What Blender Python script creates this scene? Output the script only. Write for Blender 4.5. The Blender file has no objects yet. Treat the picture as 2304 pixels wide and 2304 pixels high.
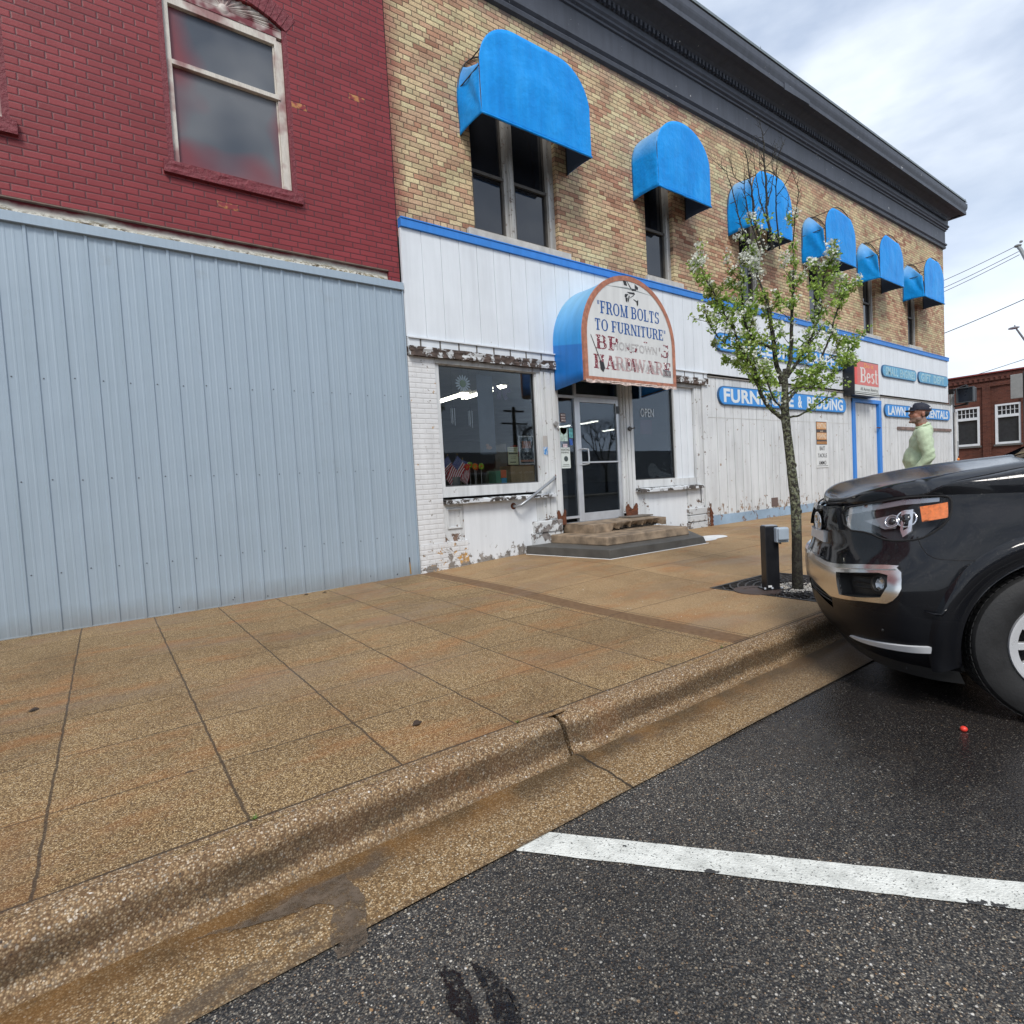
import bpy, bmesh, math, random
from mathutils import Vector, Matrix, geometry, noise
random.seed(7)
sc = bpy.context.scene
COL = sc.collection
rad = math.radians
# ------------------------------------------------------------------ camera
YAW, PIT, ROL = rad(36.00997), rad(2.60807), rad(-3.16561)
fwd = Vector((math.sin(YAW)*math.cos(PIT), math.cos(YAW)*math.cos(PIT), -math.sin(PIT)))
rt = Vector((math.cos(YAW), -math.sin(YAW), 0)); up = rt.cross(fwd)
r2 = rt*math.cos(ROL)+up*math.sin(ROL); u2 = -rt*math.sin(ROL)+up*math.cos(ROL)
cam = bpy.data.cameras.new('camera'); cam.sensor_width = 36; cam.lens = 1260.516/2304*36
cam.clip_start = .05; cam.clip_end = 3000
co = bpy.data.objects.new('camera', cam); COL.objects.link(co)
m = Matrix((r2, u2, -fwd)).transposed().to_4x4(); m.translation = (0, -6.9357, 1.15); co.matrix_world = m
sc.camera = co
# ------------------------------------------------------------------ sky, sun, exposure
SUN_EL, SUN_AZ = rad(48), rad(215)      # azimuth measured clockwise from +Y
w = bpy.data.worlds.new('World'); sc.world = w; w.use_nodes = True
nt = w.node_tree; nt.nodes.clear()
N = nt.nodes.new; L = nt.links.new
out = N('ShaderNodeOutputWorld'); bg = N('ShaderNodeBackground'); L(bg.outputs[0], out.inputs[0])
sky = N('ShaderNodeTexSky'); sky.sky_type = 'NISHITA'; sky.sun_disc = False
sky.sun_elevation = SUN_EL; sky.sun_rotation = SUN_AZ; sky.air_density = 1.0; sky.dust_density = 1.5
tc = N('ShaderNodeTexCoord'); mp = N('ShaderNodeMapping'); mp.inputs['Scale'].default_value = (1.0, 1.0, 2.6)
mp.inputs['Location'].default_value = (.35, .1, 0)
L(tc.outputs['Generated'], mp.inputs[0])
n1 = N('ShaderNodeTexNoise'); n1.inputs['Scale'].default_value = 2.1; n1.inputs['Detail'].default_value = 7; n1.inputs['Roughness'].default_value = .52
n1.inputs['Distortion'].default_value = .25
L(mp.outputs[0], n1.inputs['Vector'])
cr = N('ShaderNodeValToRGB'); L(n1.outputs[0], cr.inputs[0])
e = cr.color_ramp.elements; e[0].position = .28; e[0].color = (.55,.55,.55,1); e[1].position = .60; e[1].color = (1,1,1,1)
n2 = N('ShaderNodeTexNoise'); n2.inputs['Scale'].default_value = 3.4; n2.inputs['Detail'].default_value = 6; n2.inputs['Roughness'].default_value = .5
L(mp.outputs[0], n2.inputs['Vector'])
c2 = N('ShaderNodeValToRGB'); L(n2.outputs[0], c2.inputs[0])
e = c2.color_ramp.elements; e[0].position = .36; e[0].color = (3.5,4.15,5.3,1); e[1].position = .70; e[1].color = (7.2,7.7,8.3,1)
mx = N('ShaderNodeMix'); mx.data_type = 'RGBA'; L(cr.outputs[0], mx.inputs[0]); L(sky.outputs[0], mx.inputs[6]); L(c2.outputs[0], mx.inputs[7])
# brighter, whiter towards the horizon
sx = N('ShaderNodeSeparateXYZ'); L(tc.outputs['Generated'], sx.inputs[0])
mr = N('ShaderNodeMapRange'); L(sx.outputs[2], mr.inputs[0]); mr.inputs[1].default_value = 0.0; mr.inputs[2].default_value = .34; mr.inputs[3].default_value = .9; mr.inputs[4].default_value = 0
m3 = N('ShaderNodeMix'); m3.data_type = 'RGBA'; L(mr.outputs[0], m3.inputs[0]); L(mx.outputs[2], m3.inputs[6]); m3.inputs[7].default_value = (7.6,8.3,9.2,1)
L(m3.outputs[2], bg.inputs[0]); bg.inputs[1].default_value = .09
sd = bpy.data.lights.new('sun', 'SUN'); sd.energy = 1.5; sd.angle = rad(18); sd.color = (1,.95,.88)
so = bpy.data.objects.new('sun', sd); COL.objects.link(so)
sv = Vector((math.sin(SUN_AZ)*math.cos(SUN_EL), math.cos(SUN_AZ)*math.cos(SUN_EL), math.sin(SUN_EL)))
so.rotation_euler = (-sv).to_track_quat('-Z', 'Y').to_euler(); so.location = (0, -20, 30)
sc.view_settings.view_transform = 'Standard'; sc.view_settings.look = 'None'; sc.view_settings.exposure = .84; sc.view_settings.gamma = 1
sc.render.resolution_x = sc.render.resolution_y = 1024
try:
    sc.cycles.max_bounces = 6; sc.cycles.transparent_max_bounces = 12
except Exception: pass

# ------------------------------------------------------------------ helpers
class MB:
    """collects geometry, links it as ONE mesh object"""
    def __init__(s): s.v = []; s.f = []
    def add(s, vs, fs):
        o = len(s.v); s.v += [tuple(p) for p in vs]; s.f += [tuple(i+o for i in f) for f in fs]; return s
    def box(s, x0, x1, y0, y1, z0, z1):
        return s.add([(x,y,z) for x in (x0,x1) for y in (y0,y1) for z in (z0,z1)],
                     [(0,1,3,2),(4,6,7,5),(0,4,5,1),(2,3,7,6),(0,2,6,4),(1,5,7,3)])
    def hexa(s, b, t):      # bottom 4 pts, top 4 pts (ccw)
        return s.add(list(b)+list(t), [(3,2,1,0),(4,5,6,7)]+[(i,(i+1)%4,4+(i+1)%4,4+i) for i in range(4)])
    def prism(s, pts, d):   # pts: 3d polygon, d: extrusion vector
        n = len(pts); d = Vector(d); a = [Vector(p) for p in pts]
        return s.add(a+[p+d for p in a], [tuple(range(n))[::-1], tuple(range(n, 2*n))]+[(i,(i+1)%n,n+(i+1)%n,n+i) for i in range(n)])
    def xz(s, pts, y0, y1): return s.prism([(x,y0,z) for x,z in pts], (0,y1-y0,0))
    def tube(s, pts, rad_, n=8, cap=True):
        pts = [Vector(p) for p in pts]; k = len(pts)
        if not hasattr(rad_, '__len__'): rad_ = [rad_]*k
        o = len(s.v); ref = Vector((0,0,1))
        for i, p in enumerate(pts):
            d = (pts[min(i+1,k-1)]-pts[max(i-1,0)])
            if d.length < 1e-9: d = Vector((0,0,1))
            d.normalize()
            if i == 0: a = d.cross(Vector((0,0,1)) if abs(d.z) < .9 else Vector((1,0,0))).normalized()
            else: a = (a-d*a.dot(d)).normalized()
            b = d.cross(a)
            for j in range(n):
                t = 2*math.pi*j/n; s.v.append(tuple(p+(a*math.cos(t)+b*math.sin(t))*rad_[i]))
        for i in range(k-1):
            for j in range(n):
                s.f.append((o+i*n+j, o+i*n+(j+1)%n, o+(i+1)*n+(j+1)%n, o+(i+1)*n+j))
        if cap: s.f.append(tuple(o+j for j in range(n))[::-1]); s.f.append(tuple(o+(k-1)*n+j for j in range(n)))
        return s
    def grid(s, fn, nu, nv, wrap=False):
        o = len(s.v)
        for i in range(nu+1):
            for j in range(nv+1): s.v.append(tuple(fn(i/nu, j/nv)))
        for i in range(nu):
            for j in range(nv):
                a = o+i*(nv+1)+j; s.f.append((a, a+nv+1, a+nv+2, a+1))
        return s
    def lathe(s, prof, c, ax='z', n=24):   # prof [(r,h)]
        o = len(s.v); c = Vector(c)
        for r, h in prof:
            for j in range(n):
                t = 2*math.pi*j/n; a, b = r*math.cos(t), r*math.sin(t)
                s.v.append(tuple(c+(Vector((a,b,h)) if ax == 'z' else Vector((a,h,b)) if ax == 'y' else Vector((h,a,b)))))
        for i in range(len(prof)-1):
            for j in range(n): s.f.append((o+i*n+j, o+i*n+(j+1)%n, o+(i+1)*n+(j+1)%n, o+(i+1)*n+j))
        return s
    def ell(s, c, r, nu=12, nv=8, R=None):
        c = Vector(c)
        def f(a, b):
            t = 2*math.pi*a; p = math.pi*b
            q = Vector((r[0]*math.sin(p)*math.cos(t), r[1]*math.sin(p)*math.sin(t), r[2]*math.cos(p)))
            return c+(R@q if R else q)
        return s.grid(f, nu, nv)
    def mesh(s, name):
        me = bpy.data.meshes.new(name); me.from_pydata(s.v, [], s.f); me.update(); return me
    def islands(s, cut):
        """splits the collected geometry into one MB per x range"""
        par = list(range(len(s.v)))
        def fd(a):
            while par[a] != a: par[a] = par[par[a]]; a = par[a]
            return a
        for f in s.f:
            for i in f[1:]: par[fd(i)] = fd(f[0])
        g = {}
        for i in range(len(s.v)): g.setdefault(fd(i), []).append(i)
        bk = {}
        for k, ids in g.items(): mx_ = sum(s.v[i][0] for i in ids)/len(ids); bk[k] = sum(mx_ > c for c in cut)
        o = []
        for b in range(len(cut)+1):
            m_ = MB(); mp_ = {}
            for i in range(len(s.v)):
                if bk[fd(i)] == b: mp_[i] = len(m_.v); m_.v.append(s.v[i])
            m_.f = [tuple(mp_[i] for i in f) for f in s.f if f[0] in mp_]
            if m_.f: o.append(m_)
        return o
    def build(s, name, mat, parent=None, smooth=False, bev=0, local=False, fix=True, sub=0, cut=None):
        if cut: return [q.build(name, mat, parent, smooth, bev, local, fix, sub) for q in s.islands(cut)]
        me = s.mesh(name)
        if fix:
            b = bmesh.new(); b.from_mesh(me)
            if smooth: bmesh.ops.remove_doubles(b, verts=b.verts, dist=1e-5)
            bmesh.ops.recalc_face_normals(b, faces=b.faces); b.to_mesh(me); b.free()
        for mm in (mat if isinstance(mat, (list,tuple)) else [mat]): me.materials.append(mm)
        if smooth:
            me.polygons.foreach_set('use_smooth', [True]*len(me.polygons))
            if smooth != 'all':
                try: me.set_sharp_from_angle(angle=rad(smooth if smooth is not True else 40))
                except Exception: pass
        o = bpy.data.objects.new(name, me); COL.objects.link(o)
        if parent is not None:
            o.parent = parent
            if not local:
                p = parent; off = Vector((0,0,0))
                while p: off += Vector(p.location); p = p.parent
                o.location = -off
        elif not local:
            xs = [q[0] for q in s.v]; ys = [q[1] for q in s.v]; zs = [q[2] for q in s.v]
            c = Vector(((min(xs)+max(xs))/2, (min(ys)+max(ys))/2, min(zs)))
            me.transform(Matrix.Translation(-c)); o.location = c
        if bev:
            md = o.modifiers.new('bevel', 'BEVEL'); md.width = bev; md.segments = 2; md.limit_method = 'ANGLE'; md.angle_limit = rad(35)
        if sub:
            md = o.modifiers.new('subd', 'SUBSURF'); md.levels = md.render_levels = sub
        return o
def tag(o, label=None, cat=None, group=None, kind=None):
    if label: o['label'] = label
    if cat: o['category'] = cat
    if group: o['group'] = group
    if kind: o['kind'] = kind
    return o
def thing(name, loc, label, cat, group=None):
    o = bpy.data.objects.new(name, None); COL.objects.link(o); o.location = loc; o.empty_display_size = .1
    return tag(o, label, cat, group)

# ------------------------------------------------------------------ material helper
class G:
    def __init__(s, name):
        s.m = bpy.data.materials.new(name); s.m.use_nodes = True; s.t = s.m.node_tree; s.t.nodes.clear()
        s.out = s.t.nodes.new('ShaderNodeOutputMaterial'); s.pos = None
    def n(s, ty, **k):
        x = s.t.nodes.new(ty)
        for a, v in k.items(): setattr(x, a, v)
        return x
    def L(s, a, b): s.t.links.new(a, b); return s
    def setin(s, sock, v):
        if v is None: return
        if hasattr(v, 'is_output'): s.t.links.new(v, sock)
        else:
            if isinstance(v, (tuple,list)) and len(v) == 3 and sock.type == 'RGBA': v = (*v, 1)
            sock.default_value = v
    def P(s):
        if not s.pos: s.pos = s.n('ShaderNodeNewGeometry').outputs['Position']
        return s.pos
    def O(s): return s.n('ShaderNodeTexCoord').outputs['Object']
    def sep(s, v=None):
        x = s.n('ShaderNodeSeparateXYZ'); s.setin(x.inputs[0], v if v is not None else s.P()); return x.outputs
    def comb(s, x=0, y=0, z=0):
        c = s.n('ShaderNodeCombineXYZ')
        for i, v in enumerate((x,y,z)): s.setin(c.inputs[i], v)
        return c.outputs[0]
    def M(s, op, a, b=None, c=None, clamp=False):
        x = s.n('ShaderNodeMath', operation=op, use_clamp=clamp); s.setin(x.inputs[0], a); s.setin(x.inputs[1], b); s.setin(x.inputs[2], c); return x.outputs[0]
    def scale(s, v, k):
        x = s.n('ShaderNodeVectorMath', operation='MULTIPLY'); s.setin(x.inputs[0], v); x.inputs[1].default_value = k if isinstance(k, tuple) else (k,k,k); return x.outputs[0]
    def noise(s, sc_=5, det=4, rough=.55, vec=None, dist=0, col=False):
        x = s.n('ShaderNodeTexNoise'); s.setin(x.inputs['Vector'], vec if vec is not None else s.P())
        x.inputs['Scale'].default_value = sc_; x.inputs['Detail'].default_value = det; x.inputs['Roughness'].default_value = rough; x.inputs['Distortion'].default_value = dist
        return x.outputs[1 if col else 0]
    def vor(s, sc_=50, vec=None, feat='F1', rnd=1):
        x = s.n('ShaderNodeTexVoronoi', feature=feat); s.setin(x.inputs['Vector'], vec if vec is not None else s.P()); x.inputs['Scale'].default_value = sc_; x.inputs['Randomness'].default_value = rnd
        return x.outputs
    def white(s, vec):
        x = s.n('ShaderNodeTexWhiteNoise', noise_dimensions='3D'); s.setin(x.inputs[0], vec); return x.outputs
    def ramp(s, v, stops, interp='LINEAR'):
        x = s.n('ShaderNodeValToRGB'); s.setin(x.inputs[0], v); r = x.color_ramp; r.interpolation = interp
        while len(r.elements) < len(stops): r.elements.new(.5)
        for e_, (p, c) in zip(r.elements, stops):
            e_.position = p; e_.color = (c,c,c,1) if not hasattr(c, '__len__') else (*c, 1)
        return x.outputs[0]
    def mix(s, f, a, b, mode='MIX'):
        x = s.n('ShaderNodeMix', data_type='RGBA', blend_type=mode); s.setin(x.inputs[0], f); s.setin(x.inputs[6], a); s.setin(x.inputs[7], b); return x.outputs[2]
    def mr(s, v, a, b, c=0, d=1):
        x = s.n('ShaderNodeMapRange'); s.setin(x.inputs[0], v)
        for i, q in enumerate((a,b,c,d)): s.setin(x.inputs[i+1], q)
        return x.outputs[0]
    def bump(s, h, st=.5, dist=.01, nrm=None):
        x = s.n('ShaderNodeBump'); s.setin(x.inputs['Height'], h); x.inputs['Strength'].default_value = st; x.inputs['Distance'].default_value = dist; s.setin(x.inputs['Normal'], nrm); return x.outputs[0]
    def bsdf(s, col=(.5,.5,.5), rough=.6, metal=0, spec=.5, nrm=None, **k):
        b = s.n('ShaderNodeBsdfPrincipled'); s.setin(b.inputs['Base Color'], col); s.setin(b.inputs['Roughness'], rough); s.setin(b.inputs['Metallic'], metal)
        s.setin(b.inputs['Specular IOR Level'], spec); s.setin(b.inputs['Normal'], nrm)
        for a, v in k.items(): s.setin(b.inputs[a.replace('_',' ')], v)
        s.L(b.outputs[0], s.out.inputs[0]); s.b = b; return s.m
def simple(name, col, rough=.6, metal=0, var=.12, sc_=8, bump=0, spec=.5, **k):
    g = G(name); nz = g.noise(sc_, 5)
    c = g.mix(1, col, g.ramp(nz, [(.3, 1-var), (.7, 1+var*.6)]), 'MULTIPLY')
    nr = g.bump(g.noise(sc_*6, 3), bump, .004) if bump else None
    return g.bsdf(c, g.mr(nz, .3, .7, rough*.85, min(1, rough*1.15)), metal, spec, nr, **k)
def emit(name, col, st):
    g = G(name); x = g.n('ShaderNodeEmission'); x.inputs[0].default_value = (*col, 1); x.inputs[1].default_value = st; g.L(x.outputs[0], g.out.inputs[0]); return g.m
def brick(g, bw, bh, mo=.010, ax='x', wob=.004, hdr=False):
    """masonry cell coordinates: returns mortar mask (1 = mortar), per-brick random colour, brick-centre vector, edge height"""
    p = g.P()
    if wob:
        wv = g.noise(14, 2, col=True); p = g.n('ShaderNodeVectorMath', operation='MULTIPLY_ADD'); g.setin(p.inputs[0], wv); p.inputs[1].default_value = (wob*2,wob*2,wob*2); g.setin(p.inputs[2], g.P()); p = p.outputs[0]
    q = g.sep(p); X = q[0] if ax == 'x' else q[1]; Z = q[2]
    r = g.M('DIVIDE', Z, bh); row = g.M('FLOOR', r); fr = g.M('FRACT', r)
    par = g.M('MULTIPLY', g.M('FLOORED_MODULO', row, 2), .5)
    jit = g.M('MULTIPLY', g.white(g.comb(row, 3.3, 0))[0], .22)
    hd_ = g.M('COMPARE', g.M('FLOORED_MODULO', row, 6), 3, .1) if hdr else 0
    if hdr: X = g.M('MULTIPLY', X, g.M('ADD', 1, hd_)); bx = g.M('DIVIDE', bw, g.M('ADD', 1, hd_))
    else: bx = bw
    c = g.M('ADD', g.M('ADD', g.M('DIVIDE', X, bw), par), jit); col = g.M('FLOOR', c); fc = g.M('FRACT', c)
    ex = g.M('MULTIPLY', g.M('MINIMUM', fc, g.M('SUBTRACT', 1, fc)), bx); ez = g.M('MULTIPLY', g.M('MINIMUM', fr, g.M('SUBTRACT', 1, fr)), bh)
    ed = g.M('MINIMUM', ex, ez)
    mask = g.mr(ed, mo*.35, mo*.75, 1, 0)
    wn = g.white(g.comb(col, row, 1.7))
    cen = g.comb(g.M('MULTIPLY', col, bx), 0, g.M('MULTIPLY', row, bh))
    return mask, wn[0], wn[1], cen, g.mr(ed, 0, mo*1.1, 0, 1)
# ================================================================== materials
def mat_redbrick():
    g = G('painted red brick'); mk, rv, rc, cen, hh = brick(g, .215, .069, .011)
    base = g.ramp(rv, [(0,(.195,.021,.026)), (.5,(.220,.025,.030)), (1,(.245,.031,.037))])
    n = g.noise(.9, 4); base = g.mix(1, base, g.ramp(n, [(.3,.86),(.7,1.12)]), 'MULTIPLY')
    c = g.mix(g.M('MULTIPLY', mk, .8), base, (.045,.010,.016))
    pits = g.noise(9, 5, .7); pm = g.mr(pits, .68, .74, 0, 1); c = g.mix(g.M('MULTIPLY', pm, .7), c, (.06,.015,.02))
    ch = g.mr(g.white(g.scale(cen, 1))[0], .997, .998); c = g.mix(g.M('MULTIPLY', ch, g.mr(g.noise(14,2), .45, .6)), c, (.45,.20,.07))
    h = g.M('ADD', g.M('MULTIPLY', hh, .8), g.M('MULTIPLY', g.noise(38, 4), .35)); h = g.M('SUBTRACT', h, g.M('MULTIPLY', pm, .6))
    return g.bsdf(c, g.mr(g.noise(5), .3, .7, .42, .6), 0, .4, g.bump(h, .5, .007))
def mat_redpaint():
    g = G('red paint on stone'); n = g.noise(22, 5, .65)
    return g.bsdf(g.ramp(n, [(.3,(.13,.018,.026)),(.7,(.21,.032,.044))]), .55, 0, .4, g.bump(n, .9, .02))
def mat_buffbrick(ax='x'):
    g = G('buff and orange brick '+ax); mk, rv, rc, cen, hh = brick(g, .213, .0700, .010, ax, hdr=True)
    big = g.noise(.6, 3, .6, cen); med = g.noise(3.5, 2, .6, cen)
    k = g.M('ADD', g.M('ADD', g.M('MULTIPLY', big, 1.05), g.M('MULTIPLY', med, .55)), g.M('MULTIPLY', rv, .62))
    base = g.ramp(g.M('MULTIPLY', k, .5), [(.36,(.63,.55,.33)), (.50,(.61,.47,.28)), (.60,(.56,.385,.25)), (.70,(.46,.25,.16)), (.82,(.27,.115,.07))])
    base = g.mix(1, base, g.ramp(g.sep(rc)[1], [(0,.84),(.5,1),(1,1.10)]), 'MULTIPLY')
    sp = g.noise(45, 4, .7); base = g.mix(1, base, g.ramp(sp, [(.3,.60),(.55,1.06)]), 'MULTIPLY')
    so_ = g.noise(1.3, 5, .65); base = g.mix(1, base, g.ramp(so_, [(.32,.74),(.55,1.03)]), 'MULTIPLY')
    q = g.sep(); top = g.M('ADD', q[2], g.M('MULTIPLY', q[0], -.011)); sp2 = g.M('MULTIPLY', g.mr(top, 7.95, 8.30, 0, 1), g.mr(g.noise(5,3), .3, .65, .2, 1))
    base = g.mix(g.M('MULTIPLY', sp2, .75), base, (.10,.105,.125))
    rs = g.M('MULTIPLY', g.mr(q[0], 3.42, 3.62, 1, 0), g.mr(g.noise(3, 3), .2, .6, .5, 1)); base = g.mix(g.M('MULTIPLY', rs, .8), base, (.20,.03,.04))
    c = g.mix(g.M('MULTIPLY', mk, .78), base, (.10,.070,.050))
    h = g.M('ADD', g.M('MULTIPLY', hh, .9), g.M('MULTIPLY', sp, .4))
    return g.bsdf(c, .82, 0, .25, g.bump(h, .9, .009))
def mat_farbrick():
    g = G('dark red brick'); mk, rv, rc, cen, hh = brick(g, .21, .068, .010, 'y')
    n = g.noise(.9, 4, cen) if False else g.noise(.9, 4)
    base = g.ramp(rv, [(0,(.105,.036,.025)),(.6,(.15,.052,.035)),(1,(.085,.030,.023))]); base = g.mix(1, base, g.ramp(n, [(.3,.65),(.7,1.15)]), 'MULTIPLY')
    return g.bsdf(g.mix(g.M('MULTIPLY', mk, .6), base, (.16,.10,.08)), .85, 0, .25, g.bump(hh, .5, .006))
def mat_paint(name, col, peel=0, under=(.10,.065,.045), sc_=7, low=None, grime=.25, rough=.5, brk=False, streak=True, seed=0):
    """paint with peeling: peel 0..1; low=(z0,z1) heavier peel from z1 down to z0"""
    g = G(name); P = g.n('ShaderNodeVectorMath', operation='ADD'); g.setin(P.inputs[0], g.P()); P.inputs[1].default_value = (seed*3.1, seed*1.7, seed*.9); P = P.outputs[0]
    q = g.sep(); n = g.noise(sc_, 7, .68, P); n2 = g.noise(1.4, 4, .6, P)
    st = g.noise(1, 4, .6, g.scale(P, (9,9,.7))); gr = g.M('ADD', g.M('MULTIPLY', st if streak else n2, .6), g.M('MULTIPLY', n2, .4))
    c = g.mix(1, col, g.ramp(gr, [(.33, 1-grime), (.60, 1.02)]), 'MULTIPLY')
    th = .74-.26*peel
    m_ = n if low is None else g.M('ADD', n, g.mr(q[2], low[1], low[0], 0, low[2] if len(low) > 2 else .13))
    pm = g.mr(m_, th, th+.02, 0, 1)
    h = g.M('SUBTRACT', g.M('MULTIPLY', g.noise(60, 3), .12), g.M('MULTIPLY', pm, .6))
    if brk:
        mk, rv, rc, cen, hh = brick(g, .215, .069, .012); h = g.M('ADD', h, g.M('MULTIPLY', hh, .9)); c = g.mix(g.M('MULTIPLY', mk, .22), c, (.30,.29,.28))
        um = g.mr(g.noise(7, 3, .5, P), .50, .6); under = g.mix(um, (.22,.20,.18), (.50,.29,.10))
    elif pm and peel: under = g.mix(g.mr(g.noise(11, 3), .35, .6), under, tuple(x*2.3 for x in under))
    if peel: c = g.mix(pm, c, under)
    return g.bsdf(c, g.mix(pm, (rough,)*3, (.85,)*3) if peel else rough, 0, .4, g.bump(h, .6, .006))
def mat_cladding():
    g = G('blue grey steel cladding'); st = g.noise(1, 5, .62, g.scale(g.P(), (26,26,.55))); b = g.noise(.5, 3)
    c = g.ramp(g.M('ADD', g.M('MULTIPLY', st, .7), g.M('MULTIPLY', b, .3)), [(.33,(.31,.385,.45)),(.52,(.335,.415,.49)),(.70,(.355,.435,.51))])
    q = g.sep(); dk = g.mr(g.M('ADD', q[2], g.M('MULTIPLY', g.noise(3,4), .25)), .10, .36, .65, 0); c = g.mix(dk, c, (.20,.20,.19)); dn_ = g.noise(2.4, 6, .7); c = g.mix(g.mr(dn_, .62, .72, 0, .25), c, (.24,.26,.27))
    return g.bsdf(c, g.mr(g.noise(2.2, 3), .3, .7, .36, .5), .15, .5, g.bump(g.noise(2.2, 3), .3, .02))
def mat_sidewalk():
    g = G('exposed aggregate sidewalk'); q = g.sep(); v = g.vor(205); v2 = g.vor(105)
    peb = g.ramp(g.sep(v[1])[0], [(0,(.10,.065,.035)),(.22,(.24,.165,.085)),(.5,(.41,.30,.16)),(.76,(.60,.46,.26)),(.92,(.78,.64,.42)),(.97,(.80,.72,.55)),(1,(.06,.05,.045))])
    peb = g.mix(g.mr(v[0], .32, .66, 0, .8), peb, (.11,.07,.038))
    peb = g.mix(g.M('MULTIPLY', g.mr(g.sep(v2[1])[1], .93, .95), g.mr(v2[0], .35, .2)), peb, (.60,.52,.42))
    smooth = g.mix(.45, peb, g.ramp(g.noise(60, 5, .7), [(.3,(.36,.255,.15)),(.7,(.54,.40,.255))]))
    far = g.mr(q[0], 3.42, 3.43); c = g.mix(far, peb, smooth)
    n = g.noise(.8, 6, .65); c = g.mix(1, c, g.ramp(n, [(.30,(.74,.70,.66)),(.5,(1,.99,.97)),(.7,(1.12,1.10,1.07))]), 'MULTIPLY')
    # rust blushes and water stains
    c = g.mix(1, c, (.86,.80,.72), 'MULTIPLY'); rn = g.noise(1.6, 5, .7, g.scale(g.P(), (.7,1.6,1))); c = g.mix(g.mr(rn, .50, .70, 0, .5), c, (.33,.125,.035))
    wet = g.mr(g.noise(.55, 4, .6, g.scale(g.P(), (1,2.2,1))), .50, .62); c = g.mix(g.M('MULTIPLY', wet, .28), c, (.20,.125,.065))
    # joints
    wob = g.M('MULTIPLY', g.noise(6, 3), .02)
    sl_ = g.white(g.comb(g.M('FLOOR', g.M('DIVIDE', g.M('SUBTRACT', q[0], .353), .5985)), g.M('FLOOR', g.M('DIVIDE', g.M('ADD', q[1], 4.162), .592)), 2))[0]
    c = g.mix(1, c, g.ramp(sl_, [(0,.90),(1,1.07)]), 'MULTIPLY')
    gum = g.vor(2.3); c = g.mix(g.M('MULTIPLY', g.mr(gum[0], .050, .035), .65), c, (.05,.045,.04))
    fx = g.M('FRACT', g.M('ADD', g.M('DIVIDE', g.M('SUBTRACT', g.M('ADD', q[0], wob), .353), .5985), 20.5))
    jx = g.mr(g.M('ABSOLUTE', g.M('SUBTRACT', fx, .5)), .006, .012, 1, 0); jx = g.M('MULTIPLY', jx, g.M('SUBTRACT', 1, far))
    fy = g.M('FRACT', g.M('ADD', g.M('DIVIDE', g.M('ADD', g.M('ADD', q[1], wob), 4.162), .592), 20.5))
    jy = g.mr(g.M('ABSOLUTE', g.M('SUBTRACT', fy, .5)), .005, .011, 1, 0); jy = g.M('MULTIPLY', jy, g.M('SUBTRACT', 1, far)); jy = g.M('MULTIPLY', jy, g.mr(g.noise(1.1, 3), .35, .6, .55, 1))
    f2 = g.M('FRACT', g.M('ADD', g.M('DIVIDE', g.M('ADD', q[0], wob), 1.52), 20.1)); j2 = g.mr(g.M('ABSOLUTE', g.M('SUBTRACT', f2, .5)), .0025, .005, 1, 0)
    f3 = g.M('FRACT', g.M('ADD', g.M('DIVIDE', g.M('ADD', q[1], wob), 1.18), 20.5)); j3 = g.mr(g.M('ABSOLUTE', g.M('SUBTRACT', f3, .5)), .003, .0065, 1, 0)
    jf = g.M('MULTIPLY', g.M('MULTIPLY', g.M('MAXIMUM', j2, j3), far), .8)
    fy4 = g.mr(g.M('ABSOLUTE', g.M('ADD', q[1], g.M('ADD', 4.745, wob))), .006, .012, 1, 0)
    band = g.M('MULTIPLY', g.mr(q[0], 3.40, 3.405), g.mr(q[0], 3.60, 3.605, 1, 0)); c = g.mix(g.M('MULTIPLY', band, .92), c, g.ramp(g.noise(25,4), [(.3,(.12,.068,.035)),(.7,(.19,.115,.062))]))
    J = g.M('MAXIMUM', g.M('MAXIMUM', g.M('MULTIPLY', jx, .92), jy), g.M('MAXIMUM', jf, fy4)); c = g.mix(g.M('MULTIPLY', J, .85), c, (.045,.033,.024))
    h = g.M('SUBTRACT', g.M('ADD', g.M('MULTIPLY', g.M('MULTIPLY', g.M('SUBTRACT', 1, v[0]), g.M('SUBTRACT', 1, far)), .35), g.M('MULTIPLY', g.noise(90,3), .15)), J)
    return g.bsdf(c, g.mr(wet, 0, 1, .75, .45), 0, .22, g.bump(h, .35, .004))
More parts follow.
